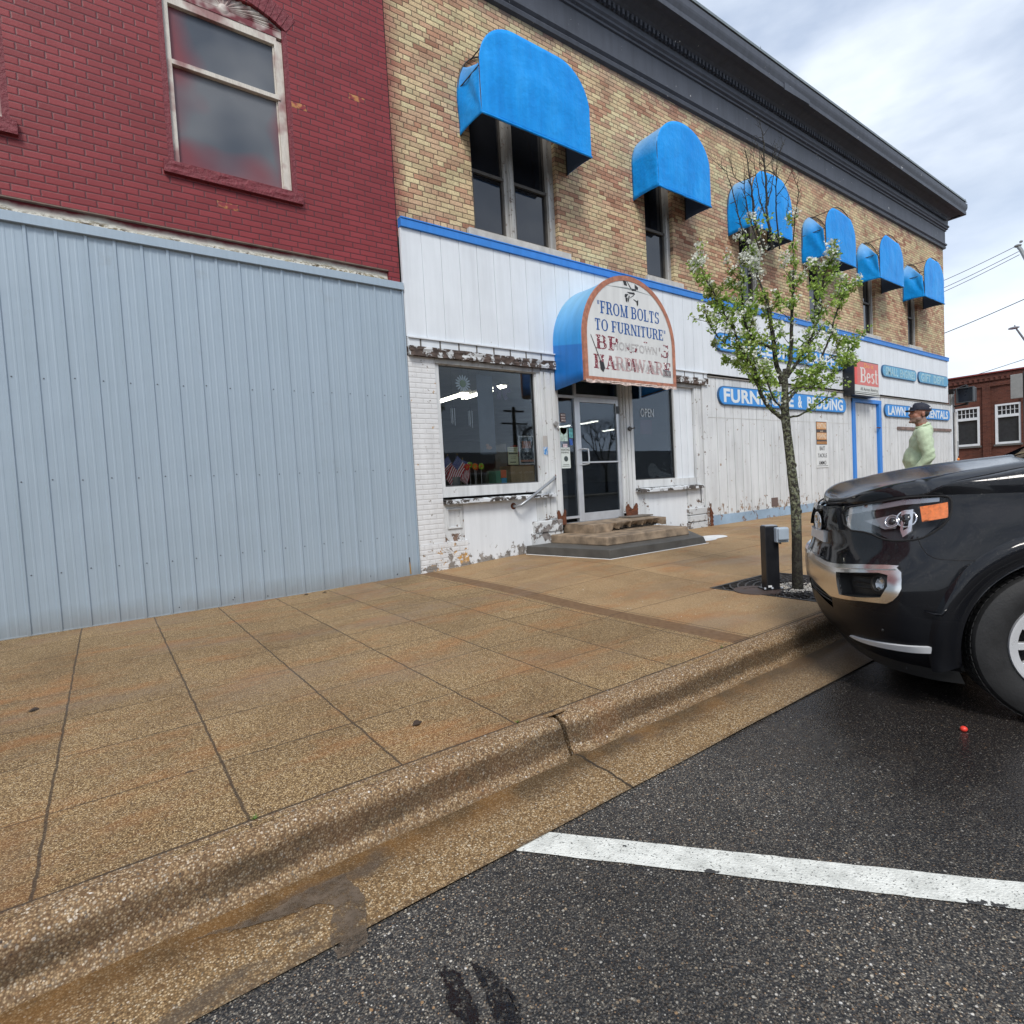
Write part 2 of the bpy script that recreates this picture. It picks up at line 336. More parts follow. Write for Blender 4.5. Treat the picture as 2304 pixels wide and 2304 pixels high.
def mat_curb():
    g = G('pebbly curb concrete'); q = g.sep(); v = g.vor(150); v2 = g.vor(62)
    peb = g.ramp(g.sep(v[1])[0], [(0,(.12,.07,.04)),(.3,(.32,.205,.11)),(.55,(.46,.33,.19)),(.8,(.60,.47,.31)),(.93,(.72,.64,.52)),(1,(.05,.045,.045))])
    peb = g.mix(g.mr(v[0], .32, .62, 0, .8), peb, (.16,.105,.06))
    big = g.mr(g.sep(v2[1])[1], .86, .88); peb = g.mix(g.M('MULTIPLY', big, g.mr(v2[0], .38, .24)), peb, g.ramp(g.sep(v2[1])[0], [(0,(.10,.10,.105)),(.5,(.52,.44,.34)),(1,(.85,.83,.80))]))
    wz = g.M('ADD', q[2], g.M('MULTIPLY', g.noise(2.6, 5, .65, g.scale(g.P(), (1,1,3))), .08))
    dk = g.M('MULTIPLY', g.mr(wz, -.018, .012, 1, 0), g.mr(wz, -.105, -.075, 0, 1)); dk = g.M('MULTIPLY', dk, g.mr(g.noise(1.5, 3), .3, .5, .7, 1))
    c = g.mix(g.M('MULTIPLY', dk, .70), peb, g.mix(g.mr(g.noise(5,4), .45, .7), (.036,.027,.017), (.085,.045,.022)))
    lo = g.mr(wz, -.13, -.105, 1, 0); c = g.mix(g.M('MULTIPLY', lo, .5), c, (.12,.075,.035))
    rn = g.noise(2.2, 5, .7); c = g.mix(g.mr(rn, .60, .74, 0, .35), c, (.32,.14,.05))
    top = g.mr(q[2], -.012, -.002); fy4 = g.mr(g.M('ABSOLUTE', g.M('ADD', q[1], 4.748)), .006, .011, 1, 0); c = g.mix(g.M('MULTIPLY', fy4, .9), c, (.04,.03,.022))
    return g.bsdf(g.mix(1, c, (.80,.76,.71), 'MULTIPLY'), .7, 0, .22, g.bump(g.M('ADD', g.M('SUBTRACT', 1, v[0]), g.M('MULTIPLY', g.noise(30,5), 2.5)), .45, .005))
def mat_gutter():
    g = G('gutter concrete'); q = g.sep(); v = g.vor(160); v2 = g.vor(75)
    peb = g.ramp(g.sep(v[1])[0], [(0,(.12,.07,.035)),(.3,(.30,.19,.09)),(.55,(.43,.29,.15)),(.8,(.56,.42,.25)),(.95,(.70,.60,.45)),(1,(.05,.045,.04))])
    peb = g.mix(g.mr(v[0], .32, .62, 0, .8), peb, (.14,.09,.045))
    peb = g.mix(g.M('MULTIPLY', g.mr(g.sep(v2[1])[1], .95, .96), g.mr(v2[0], .3, .2)), peb, (.62,.55,.46))
    wy = g.M('ADD', q[1], g.M('MULTIPLY', g.noise(2.1, 5, .65, g.scale(g.P(), (.8,2,1))), .16))
    dk = g.mr(wy, -5.06, -4.93, 0, 1); c = g.mix(g.M('MULTIPLY', dk, .72), peb, g.mix(g.mr(g.noise(4,4), .4, .6), (.05,.032,.016), (.17,.085,.026)))
    ta = g.noise(1.7, 5, .6, g.scale(g.P(), (.7,1.5,1))); c = g.mix(g.mr(ta, .60, .66, 0, .75), c, (.095,.075,.058))
    edge = g.mr(g.M('ADD', q[1], g.M('MULTIPLY', g.noise(9,4), .05)), -5.275, -5.235, 1, 0); c = g.mix(g.M('MULTIPLY', edge, .6), c, (.07,.06,.05))
    far = g.mr(q[0], 2.7, 4.2); c = g.mix(g.M('MULTIPLY', far, .55), c, (.14,.11,.08))
    jj = g.mr(g.M('ABSOLUTE', g.M('SUBTRACT', q[0], g.M('ADD', 1.765, g.M('MULTIPLY', g.M('SUBTRACT', g.noise(5,4), .5), .09)))), .004, .010, 1, 0); c = g.mix(g.M('MULTIPLY', jj, .9), c, (.03,.025,.02))
    wet = g.M('MAXIMUM', dk, far); c = g.mix(1, c, (.88,.86,.82), 'MULTIPLY')
    return g.bsdf(c, g.mr(wet, 0, 1, .7, .30), 0, g.mr(wet, 0, 1, .22, .45), g.bump(g.M('SUBTRACT', 1, v[0]), .35, .004))
def mat_asphalt():
    g = G('wet asphalt'); q = g.sep(); v = g.vor(120); v2 = g.vor(62); v3 = g.vor(240)
    c = g.ramp(g.noise(40, 6, .75), [(.32,(.008,.0085,.009)),(.5,(.022,.022,.023)),(.68,(.060,.057,.053))])
    c = g.mix(g.mr(g.sep(v3[1])[0], .55, .85, 0, .75), c, g.ramp(g.sep(v3[1])[1], [(0,(.09,.055,.03)),(.5,(.17,.15,.12)),(1,(.30,.27,.22))]))
    sp = g.M('MULTIPLY', g.mr(g.sep(v[1])[1], .62, .64), g.mr(v[0], .36, .2)); c = g.mix(g.M('MULTIPLY', sp, .85), c, g.ramp(g.sep(v[1])[0], [(0,(.34,.18,.07)),(.4,(.40,.34,.25)),(.8,(.58,.54,.45)),(1,(.78,.76,.70))]))
    s2 = g.M('MULTIPLY', g.mr(g.sep(v2[1])[1], .88, .89), g.mr(v2[0], .32, .22)); c = g.mix(g.M('MULTIPLY', s2, .85), c, g.ramp(g.sep(v2[1])[0], [(0,(.42,.24,.10)),(.5,(.45,.40,.30)),(1,(.72,.70,.66))]))
    b = g.noise(.55, 5, .6); c = g.mix(1, c, g.ramp(b, [(.32,.55),(.5,1),(.7,1.4)]), 'MULTIPLY')
    # wet patch around and under the parked car's nose, drying outward
    dx = g.M('SUBTRACT', q[0], 4.1); dy = g.M('SUBTRACT', q[1], -6.1); d = g.M('SQRT', g.M('ADD', g.M('MULTIPLY', dx, dx), g.M('MULTIPLY', g.M('MULTIPLY', dy, dy), 1.2)))
    d = g.M('ADD', d, g.M('MULTIPLY', g.noise(1.6, 5, .65, g.scale(g.P(), (.7,2.2,1))), 1.5)); wet = g.mr(d, 2.0, 3.0, 1, 0)
    c = g.mix(g.M('MULTIPLY', wet, .75), c, (.012,.011,.012))
    br = g.noise(1.2, 5, .6); c = g.mix(g.mr(br, .6, .75, 0, .35), c, (.085,.06,.04))
    h = g.M('MULTIPLY', g.M('ADD', g.M('SUBTRACT', 1, v[0]), g.noise(150, 3)), g.mr(wet, 0, 1, 1, .25))
    r = g.M('SUBTRACT', g.mr(g.noise(1.1, 4), .3, .7, .42, .58), g.M('MULTIPLY', wet, .30))
    return g.bsdf(c, r, 0, .5, g.bump(h, .7, .006))
def mat_stripe():
    g = G('worn white road paint'); n = g.noise(55, 5, .7); n2 = g.noise(9, 5, .65); v = g.vor(130)
    pm = g.M('MAXIMUM', g.mr(n2, .63, .645, 0, 1), g.M('MAXIMUM', g.M('MULTIPLY', g.mr(n, .58, .66), .65), g.M('MULTIPLY', g.mr(g.sep(v[1])[2], .93, .94), g.mr(v[0], .34, .2))))
    c = g.mix(pm, g.ramp(g.noise(14, 4), [(.3,(.52,.53,.49)),(.6,(.72,.73,.68))]), (.05,.05,.05))
    return g.bsdf(c, .6, 0, .4, g.bump(g.M('SUBTRACT', 1, v[0]), .45, .005))
def mat_glass(name='window glass', tint=(.88,.90,.90), base=.0, tr=1):
    g = G(name); gl = g.n('ShaderNodeBsdfGlossy'); gl.inputs['Roughness'].default_value = .015; gl.inputs['Color'].default_value = (.55,.60,.66,1)
    trn = g.n('ShaderNodeBsdfTransparent'); trn.inputs[0].default_value = (*tint, 1)
    fr = g.n('ShaderNodeFresnel'); fr.inputs[0].default_value = 1.5; f = g.mr(fr.outputs[0], 0, 1, base, .9)
    g.setin(gl.inputs['Normal'], g.bump(g.noise(.8, 2), .02, .02))
    mxs = g.n('ShaderNodeMixShader'); g.setin(mxs.inputs[0], f); g.L(trn.outputs[0], mxs.inputs[1]); g.L(gl.outputs[0], mxs.inputs[2]); g.L(mxs.outputs[0], g.out.inputs[0]); return g.m
RB = mat_redbrick(); RP = mat_redpaint(); BB = mat_buffbrick('x'); BBY = mat_buffbrick('y'); FB = mat_farbrick(); CL = mat_cladding()
SW = mat_sidewalk(); CU = mat_curb(); GU = mat_gutter(); AS = mat_asphalt(); ST = mat_stripe(); GLS = mat_glass()
WHITE = (.70,.74,.78)
WB = mat_paint('white boards upper', WHITE, .12, (.2,.17,.14), 8, grime=.12)
WL = mat_paint('white boards lower', (.64,.66,.67), .36, (.16,.12,.09), 9, (.2,.75,.16), .24)
WP = mat_paint('peeling white wood', (.65,.67,.68), .40, (.09,.06,.045), 9, (.45,.75,.16), .3)
WK = mat_paint('peeling white brick', (.69,.70,.71), .38, (.3,.2,.1), 10, (.10,.55,.16), .16, brk=True)
WC = mat_paint('white painted concrete', (.70,.73,.76), .28, (.14,.13,.12), 8, (.10,.36,.22), .12, seed=4)
ROT = mat_paint('rotten wood with paint flakes', (.62,.64,.65), 1.12, (.045,.033,.028), 7, grime=.3, streak=False)
SILLP = mat_paint('sill with lifted paint', (.64,.67,.70), .86, (.04,.035,.032), 6, grime=.2, streak=False, seed=2)
FR = mat_paint('weathered window paint', (.42,.415,.40), .55, (.13,.11,.095), 12, grime=.35)
BLU = mat_paint('blue trim paint', (.035,.22,.66), .18, (.30,.42,.60), 7, grime=.15)
LBLU = mat_paint('pale blue base board paint', (.30,.42,.55), .62, (.10,.075,.065), 6, grime=.3, streak=False)
STONE = simple('pale sill stone', (.50,.49,.46), .8, var=.22, bump=.4)
CORN = mat_paint('blue black cornice paint', (.066,.074,.095), .24, (.45,.45,.45), 7, grime=.3, rough=.55)
ALU = simple('brushed aluminium', (.62,.64,.67), .35, .6, .08)
STEEL = simple('galvanised steel', (.36,.38,.40), .42, .7, .15)
BLK = simple('black paint', (.012,.013,.016), .35, 0, .2)
DARK = simple('dark void', (.010,.010,.011), .9)
CONC = simple('step concrete', (.27,.20,.135), .7, var=.6, sc_=6, bump=.6)
CONCD = simple('dark wet step concrete', (.085,.082,.075), .6, var=.3, sc_=4, bump=.4)
CONCG = simple('grey broken concrete', (.20,.17,.14), .85, var=.5, sc_=9, bump=1)
WPAINT = simple('white paint spill', (.75,.76,.76), .45, var=.15)
RUST = simple('rust', (.13,.042,.018), .9, var=.5, sc_=12, bump=.6)
BRZ = simple('dark bronze cladding', (.10,.075,.055), .5)

# ================================================================== ground, curb, road
def smooth(a, b, x):
    t = max(0, min(1, (x-a)/(b-a))); return t*t*(3-2*t)
def gz(x, y):
    return (.028*smooth(1.2, 3.6, x)+.07*smooth(3.2, 5.4, x)+.022*smooth(5.4, 10, x))*smooth(-3.45, -1.7, y) if x < 26 else .12*smooth(-3.45,-1.7,y)
b = MB()
xs = [-30,-15,-8]+[-5+.4*i for i in range(50)]+[16,18,20,22,24,25.6]; xs = sorted([x for x in xs if abs(x-4.94) > .1 and abs(x-6.15) > .1]+[4.94,6.15])
ys = [-4.80,-4.74,-4.71,-4.5,-4.2,-3.8,-3.5,-3.3,-3.0,-2.6,-2.2,-1.8,-1.4,-1,-.5,.3]
o = 0
for x in xs:
    for y in ys: b.v.append((x, y, gz(x,y)-(0 if y > -4.78 else .0)))
n_ = len(ys)
for i in range(len(xs)-1):
    for j in range(n_-1):
        if xs[i] > 4.93 and xs[i+1] < 6.16 and ys[j] > -4.72 and ys[j+1] < -3.49: continue     # opening for the tree grate
        b.f.append((i*n_+j, (i+1)*n_+j, (i+1)*n_+j+1, i*n_+j+1))
b.add([(24.0,.3,.12),(25.6,.3,.12),(25.6,60,.12),(24.0,60,.12)], [(0,1,2,3)])
tag(b.build('sidewalk', SW, smooth='all'), kind='structure')
# curb: pebbly rounded profile in two visible lengths with an open joint
def curb_seg(mb, x0, x1):
    prof = [(-4.760,.0006),(-4.80,.0004),(-4.835,-.006),(-4.862,-.022),(-4.878,-.048),(-4.888,-.08),(-4.900,-.115),(-4.912,-.14),(-4.93,-.158),(-4.97,-.172)]
    n = int((x1-x0)/.06)+2; o = len(mb.v)
    for i in range(n):
        x = x0+(x1-x0)*i/(n-1); e_ = min(x-x0, x1-x); rr = .035*max(0, 1-e_/.05)**2
        for k, (y, z) in enumerate(prof):
            a = noise.noise(Vector((x*2.2, k*.35, 1)))*.012+noise.noise(Vector((x*9, k*1.1, 4)))*.006
            kk = 0 if k == 0 else 1
            mb.v.append((x, y+(a+rr*.6)*kk, z+(a*.5-rr*.5)*kk))
    m_ = len(prof)
    for i in range(n-1):
        for k in range(m_-1): mb.f.append((o+i*m_+k, o+(i+1)*m_+k, o+(i+1)*m_+k+1, o+i*m_+k+1))
    for i in (0, n-1): mb.add([mb.v[o+i*m_+k] for k in range(m_)]+[(mb.v[o+i*m_][0], -4.76, -.19)], [tuple(range(m_+1))])
cb = MB()
for x0, x1 in ((-30,-7.3),(-7.28,-4.28),(-4.26,-1.262),(-1.258,1.747),(1.772,4.78),(4.80,7.8),(7.82,25)): curb_seg(cb, x0, x1)
tag(cb.build('curb', CU, smooth='all', fix=False), kind='structure')
g_ = MB(); g_.grid(lambda a, c: (-30+56*a, -4.925-.36*c, -.163-.018*c+(noise.noise(Vector((a*90,c*2,0)))*.003 if c > .2 else 0)), 400, 4)
tag(g_.build('road_gutter', GU, smooth='all'), kind='structure')
rd = MB(); rd.add([(-60,-30,-.19),(26.2,-30,-.19),(26.2,-5.28,-.188),(-60,-5.28,-.188)], [(0,1,2,3)])
rd.add([(26.2,-30,-.19),(36,-30,-.19),(36,90,-.19),(26.2,90,-.19)], [(0,1,2,3)]); rd.add([(36,-30,-.19),(90,-30,-.19),(90,-5.28,-.19),(36,-5.28,-.19)], [(0,1,2,3)])
tag(rd.build('road', AS), kind='structure')
gr = MB(); gr.add([(-600,-600,-.3),(900,-600,-.3),(900,900,-.3),(-600,900,-.3)], [(0,1,2,3)])
tag(gr.build('ground', simple('grey green ground', (.10,.11,.08), .9, sc_=.2)), kind='structure')
s2 = MB(); s2.box(36,60,-5.28,-.2,-.25,-.02); s2.box(36,37.98,-.2,60,-.25,-.02); s2.box(25.6,26.2,-4.9,60,-.25,.0)
s2.box(-60,60,-34,-30,-.25,-.04)
tag(s2.build('far_sidewalk', simple('pale far concrete', (.36,.31,.24), .8, sc_=2, var=.2)), kind='structure')
# painted parking stripe, 4 mm above the asphalt, with ragged edges
sb = MB(); A0 = Vector((1.113,-5.262)); A1 = Vector((2.14,-6.525)); dd = (A1-A0).normalized(); pp = Vector((-dd.y, dd.x)); nn = 140
for i in range(nn+1):
    t = i/nn*5.2; c = A0+dd*t
    e0 = noise.noise(Vector((t*5,0,0)))*.003+noise.noise(Vector((t*40,0,0)))*.004; e1 = noise.noise(Vector((t*5,7,0)))*.003+noise.noise(Vector((t*40,3,0)))*.004
    if i == 0: e0 += .03
    wd = .128
    for q in (c+pp*e0, c+pp*(wd*.5), c+pp*(wd+e1)+dd*(.0 if i else -.02)): sb.v.append((q.x, q.y, -.1850))
for i in range(nn):
    for k in (0,1): sb.f.append((i*3+k, i*3+k+1, i*3+k+4, i*3+k+3))
tag(sb.build('parking_stripe', ST), kind='structure')
# ================================================================== red brick building (left)
X0, X1 = -14.0, 3.405
red = thing('red_brick_building', (-3,0,0), 'dark red painted brick building with blue grey metal sheeting over its ground floor', 'building')
def wall_holes(mb, x0, x1, z0, z1, holes, y, tz=None):
    """flat facade in plane y with rectangular holes and 0.12 m reveals"""
    xs = sorted({x0, x1}|{h[0] for h in holes}|{h[1] for h in holes}); zs = sorted({z0, z1}|{h[2] for h in holes}|{h[3] for h in holes})
    for a, b_ in zip(xs, xs[1:]):
        for c, d in zip(zs, zs[1:]):
            if any(h[0] <= a and b_ <= h[1] and h[2] <= c and d <= h[3] for h in holes): continue
            mb.add([(a,y,c),(b_,y,c),(b_,y,d),(a,y,d)], [(0,1,2,3)])
    for h in holes:
        a, b_, c, d = h[:4]; e_ = y+(h[4] if len(h) > 4 else .12)
        mb.add([(a,y,c),(a,e_,c),(a,e_,d),(a,y,d)], [(0,1,2,3)]); mb.add([(b_,y,c),(b_,e_,c),(b_,e_,d),(b_,y,d)], [(3,2,1,0)])
        mb.add([(a,y,c),(b_,y,c),(b_,e_,c),(a,e_,c)], [(0,1,2,3)]); mb.add([(a,y,d),(b_,y,d),(b_,e_,d),(a,e_,d)], [(3,2,1,0)])
wins = [(.815,2.14), (-1.75,-.44), (-4.32,-3.0)]
mb = MB(); wall_holes(mb, X0, X1, 4.085, 9.4, [(a, c, 4.775, 6.80) for a, c in wins]+[(X0+.5, 3.25, 4.085-.001, 4.086)], 0)
mb.box(X0, X1, .13, 9, 9.0, 9.2); mb.box(X0,X0+.1,.13,9,0,9); mb.box(X1-.1,X1,.14,9,4,9)
# corner pier beside the recessed beam
mb.box(3.252, X1, -.001, .12, 3.92, 4.084)
mb.build('wall', RB, red)
# recessed beam face under the brick with flaking cream paint
g = G('flaking cream and red beam paint'); q = g.sep(); n = g.noise(7, 6, .7); hz = g.M('ADD', q[2], g.M('MULTIPLY', g.M('SUBTRACT', g.noise(1.6, 5, .65), .5), .16))
c = g.mix(g.mr(hz, 4.005, 4.06), (.66,.63,.55), (.17,.022,.03)); sp = g.mr(g.noise(24, 6, .75, g.scale(g.P(), (.6,1,1.4))), .49, .51); lowb = g.mr(hz, 4.015, 3.97)
c = g.mix(g.M('MULTIPLY', sp, lowb), c, g.mix(g.mr(n, .4, .6), (.07,.05,.035), (.30,.24,.12)))
cream = g.bsdf(c, .7, 0, .3, g.bump(sp, .5, .004))
mb = MB(); mb.box(X0, 3.251, .045, .12, 3.80, 4.082); mb.build('painted_beam', cream, red)
mb = MB(); mb.box(X0, 3.25, .0, .044, 4.072, 4.0835); mb.build('lintel_edge', simple('dirty lintel edge', (.20,.14,.11), .7, var=.4), red)
def red_window(x0, x1):
    z0, z1 = 4.775, 6.52; m_ = (x0+x1)/2
    f = MB(); f.box(x0, x0+.055, .0, .11, z0, z1+.12); f.box(x1-.055, x1, .0, .11, z0, z1+.12)
    f.box(x0+.055, x1-.055, .03, .11, z0-.004, z0-.001); f.v = f.v; f.box(x0+.0551, x1-.0551, .09, .109, z0, z0+.02); fo = f.build('window', RP, red, bev=.0)
    g2 = MB(); a, c_ = x0+.056, x1-.056
    g2.box(a, a+.055, .035, .10, z0+.005, z1); g2.box(c_-.085, c_, .035, .10, z0+.005, z1); g2.box(c_-.10, c_-.0855, .06, .10, z0+.005, z1); g2.box(a, c_, .036, .10, z0, z0+.042)
    g2.box(a+.051, c_-.056, .036, .10, z1-.05, z1+.04); g2.box(a+.051, c_-.056, .022, .10, 5.835, 5.885)
    s_ = g2.build('frame', WSH, fo, bev=.003)
    p = MB(); p.box(a+.05, c_-.055, .085, .095, 5.885, z1-.05); p.box(a+.05, c_-.055, .075, .085, z0+.03, 5.835)
    p_ = p.build('painted_board', PBD, fo)
    # arched header with radiating flutes
    h = MB(); hc = (x1-x0)/2; rs_ = .20; RR_ = (hc*hc+rs_*rs_)/(2*rs_); zc = z1+.12+rs_-RR_; am = math.asin(hc/RR_); arch = [(m_-RR_*math.sin(am*(1-2*k/16)), zc+RR_*math.cos(am*(1-2*k/16))) for k in range(17)]
    h.xz([(x0+.056,z1+.04),(x1-.056,z1+.04),(x1-.056,z1+.11),(x0+.056,z1+.11)], .03, .1)
    h.xz(arch, .05, .1)
    for k in range(15):
        t = math.pi*(.06+.88*k/14); aa = am*.96*(1-2*k/14); ex, ez = m_-RR_*math.sin(aa), max(zc+RR_*math.cos(aa)-.02, z1+.125); sx_, sz_ = m_-.06*math.cos(t), z1+.12+.035*math.sin(t)
        h.tube([(sx_,.045,sz_),(ex,.045,ez)], [.006,.017], 5)
    h.lathe([(.06,0),(.055,-.02),(.03,-.03),(0,-.032)], (m_, .05, z1+.12), 'y', 14)
    ho = h.build('arched_header', FAN, fo)
    v = MB(); N_ = 21
    for k in range(N_):
        t0 = am*(1-2*k/N_); t1 = am*(1-2*(k+.93)/N_)
        P_ = [(m_-s_2*math.sin(t), zc+s_2*math.cos(t)) for t, s_2 in ((t0,RR_),(t0,RR_+.205),(t1,RR_+.205),(t1,RR_))]
        v.xz(P_, -.006, .1)
    vo = v.build('brick_arch', RP, fo)
    s = MB(); L_ = x1-x0+.10
    s.grid(lambda u, w_: (x0-.05+L_*u, -.05+(.015*noise.noise(Vector((u*9+x0,w_*5,0))) if 0 < w_ < 1 else 0), 4.645+.125*w_), 40, 4)
    s.box(x0-.05, x1+.05, -.048, .11, 4.648, 4.772); so_ = s.build('sill', RP, fo)
def g_overspray(name, base, a, b_):
    g = G(name); n = g.noise(2.6, 3, .5); n3 = g.noise(18, 5, .7, g.scale(g.P(), (3,3,.5)))
    c = g.mix(g.mr(n, .48, .60, 0, .75), base, (.21,.035,.045)); return g.bsdf(g.mix(1, c, g.ramp(n3, [(.3,.8),(.6,1.03)]), 'MULTIPLY'), .55)
WSH = g_overspray('oversprayed cream sash', (.60,.56,.50), 0, 0)
g = G('grey board with red overspray'); q = g.sep(); n = g.noise(1.9, 1, .4)
sd_ = g.mr(g.M('ADD', g.M('ABSOLUTE', g.M('SUBTRACT', q[0], 1.50)), g.M('MULTIPLY', g.M('SUBTRACT', n, .5), .9)), .34, .64)
lw = g.mr(g.M('ADD', q[2], g.M('MULTIPLY', g.M('SUBTRACT', n, .5), .8)), 5.06, 4.80); k = g.M('MULTIPLY', g.M('MAXIMUM', sd_, lw), .8)
c = g.mix(k, g.ramp(g.noise(1.5, 1.5), [(.35,(.055,.068,.09)),(.62,(.13,.14,.155))]), (.20,.028,.036)); PBD = g.bsdf(c, g.mr(g.noise(40,2), .3, .7, .32, .42), 0, .5)
g = G('fluted red and white header'); n = g.noise(3, 3); FAN = g.bsdf(g.mix(g.mr(n, .42, .55), (.55,.50,.46), (.15,.02,.03)), .6)
for a, c in wins: red_window(a, c)
# metal cladding: ribbed sheet + flashing
mb = MB(); y = -.035
def ribs(x0, x1, z0, z1, pitch=.2286, ph=.0):
    pts = [(x0,y)]; k = math.floor((x0-ph)/pitch)
    x = ph+k*pitch
    while x < x1:
        for dx, dy in ((-.020,0),(-.011,-.013),(.011,-.013),(.020,0),(.070,0),(.076,-.002),(.088,-.002),(.094,0),(.135,0),(.141,-.002),(.153,-.002),(.159,0)):
            if x0 < x+dx < x1: pts.append((x+dx, y+dy))
        x += pitch
    pts.append((x1,y)); return pts
rp = ribs(X0, 3.395, 0, 3.83, ph=.045); o = len(mb.v)
for x, yy in rp: mb.v += [(x, yy, -.012), (x, yy, 3.845)]
for i in range(len(rp)-1): mb.f.append((o+2*i, o+2*i+2, o+2*i+3, o+2*i+1))
mb.box(3.395, 3.41, -.06, .1, -.01, 3.9)
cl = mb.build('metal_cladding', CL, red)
mb = MB(); mb.box(X0, 3.42, -.072, .05, 3.845, 3.925); mb.box(X0, 3.42, -.078, -.03, 3.828, 3.845); mb.box(X0, 3.412, -.045, .02, -.02, .012)
mb.build('flashing', CL, red, bev=.003)
for zz in (.57, 1.45, 2.42):
    x = .045+.045-.2286*14
    mb = MB(); k_ = 0; SCR = bpy.data.materials.get('dark screw heads') or simple('dark screw heads', (.10,.11,.13), .5)
    while x < 3.35:
        mb.lathe([(.0065,0),(.0065,-.003),(.0035,-.006),(0,-.006)], (x+random.uniform(-.006,.006), y-.0005, zz+random.uniform(-.01,.01)), 'y', 7); x += .2286
        if x > -1.2: mb.build('screw', SCR, red)
        mb = MB()
for k in range(9): mb = MB(); mb.lathe([(.006,0),(.006,-.004),(0,-.005)], (random.uniform(.5,3.2), y-.001, random.uniform(.04,.12)), 'y', 6); mb.build('screw', BLK, red)
g = G('rust run'); q = g.sep(); n = g.noise(20, 4); c = g.ramp(g.M('ADD', q[2], g.M('MULTIPLY', n, .06)), [(.20,(.33,.20,.06)),(.235,(.22,.10,.03)),(.25,(.04,.025,.02))]); RR = g.bsdf(c, .8)
mb = MB(); mb.xz([(3.243,.05),(3.285,.05),(3.275,.24),(3.252,.24)], y-.0045, y-.0015); mb.box(3.252,3.274,y-.008,y,.2,.275); mb.build('rust_stain', RR, red)

# ================================================================== buff brick corner building
yb = thing('buff_brick_store', (13.8,0,0), 'two storey buff brick corner store with white board front and dark cornice', 'building')
XR = 24.1
WN = [(4.655,6.285),(8.44,9.235),(11.50,12.30),(14.55,15.35),(17.62,18.42),(20.82,21.62)]
mb = MB(); wall_holes(mb, 3.415, XR, 4.55, 8.9, [(a, c, 4.905, 7.05, .16) for a, c in WN], 0)
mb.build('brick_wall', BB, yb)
mb = MB(); mb.add([(XR,.0,0),(XR,18,0),(XR,18,9.2),(XR,0,9.2)], [(0,1,2,3)]); mb.build('side_wall', BBY, yb)
mb = MB(); mb.box(3.42, XR-.05, .2, 18, 9.0, 9.1); mb.box(3.42,3.5,.25,18,4.5,9.1); mb.build('roof', simple('roof felt', (.05,.05,.05)), yb)
# dark gap at party wall
mb = MB(); mb.box(3.404, 3.416, .004, .05, 3.9, 9.4); mb.build('party_joint', DARK, yb)
FRD = simple('dark glass backing', (.012,.014,.018), .5)
def up_window(x0, x1, dbl):
    w_ = MB(); z0, z1 = 4.905, 7.05; y0, y1 = .07, .15
    w_.box(x0, x0+.05, y0, y1, z0, z1); w_.box(x1-.15, x1-.115, y0-.035, y1, z0, z1); w_.box(x1-.114, x1-.085, y0-.015, y1, z0, z1); w_.box(x1-.084, x1, y0, y1, z0, z1); w_.box(x0, x1, y0+.01, y1, z0, z0+.05)
    mids = [(x0+.05, x1-.15)]
    if dbl:
        a, c_ = 5.285, 5.475; w_.box(a, c_, y0, y1, z0, z1); w_.box(a+.05, c_-.05, y0-.04, y0, z0, z1); w_.box(a+.075, c_-.075, y0-.055, y0-.04, z0, z1)
        mids = [(x0+.05, a), (c_, x1-.15)]
    wo = w_.build('window', FR, yb, bev=.004)
    
    for a, c_ in mids:
        s = MB()
        s.box(a, c_, y0+.005, y0+.045, 5.80, 5.845)
        s.box(a, a+.03, y0+.02, y0+.06, z0+.05, 5.80); s.box(c_-.03, c_, y0+.02, y0+.06, z0+.05, 5.80); s.box(a+.03, c_-.03, y0+.02, y0+.06, z0+.05, z0+.09)
        s.box(a, a+.025, y0+.04, y0+.075, 5.845, z1); s.box(c_-.025, c_, y0+.04, y0+.075, 5.845, z1); s.build('sash', SASH, wo)
    pass
    
    for a, c_ in mids:
        p = MB(); p.box(a+.02, c_-.02, y0+.052, y0+.056, z0+.08, 5.81); p.build('pane', WGL, wo); p = MB(); p.box(a+.02, c_-.02, y0+.066, y0+.070, 5.83, z1); p.build('pane', WGL, wo)
    k = MB(); k.box(x0-.14 if dbl else x0-.06, x1+.20, -.065, .1, 4.785 if dbl else 4.80, 4.903)
    ko = k.build('sill', STONE, wo, bev=.008)
SASH = simple('dark brown sash', (.075,.068,.06), .6, var=.3)
g = G('dark upstairs glass'); q = g.sep(); WGL = g.bsdf(g.ramp(g.noise(.7,2), [(.4,(.010,.011,.014)),(.7,(.020,.022,.027))]), .04, 0, .9, g.bump(g.noise(1.1,2), .08, .05))
for i, (a, c) in enumerate(WN): up_window(a, c, i == 0)
# cornice: profile swept along the facade, returning round the corner
sl = lambda x: .0105*(x-16)
prof = [(-.0,8.42),(-.06,8.44),(-.075,8.49),(-.06,8.52),(-.10,8.56),(-.10,8.60),(-.07,8.62),(-.055,8.63),(-.055,9.02),(-.085,9.03),(-.085,9.07),(-.125,9.09),(-.125,9.13),(-.155,9.16),(-.155,9.20),(-.12,9.22),(-.13,9.40),(-.20,9.47),(-.34,9.53),(-.42,9.545),(-.42,9.51),(-.53,9.51),(-.53,9.60),(-.515,9.61),(-.55,9.70),(-.56,9.74),(-.56,9.86),(-.50,9.875),(.0,9.95)]
mb = MB(); segs = [(3.42,)]+[(x,) for x in (6,9,12,15,18,21)]
o = 0
for x in (3.42,6,9,12,15,18,21,None,'e'):
    for yy, z in prof:
        if x is None: mb.v.append((XR-yy, yy, z+sl(XR)))
        elif x == 'e': mb.v.append((XR-yy, 6.0, z+sl(XR)))
        else: mb.v.append((x, yy, z+sl(x)))
k = len(prof)
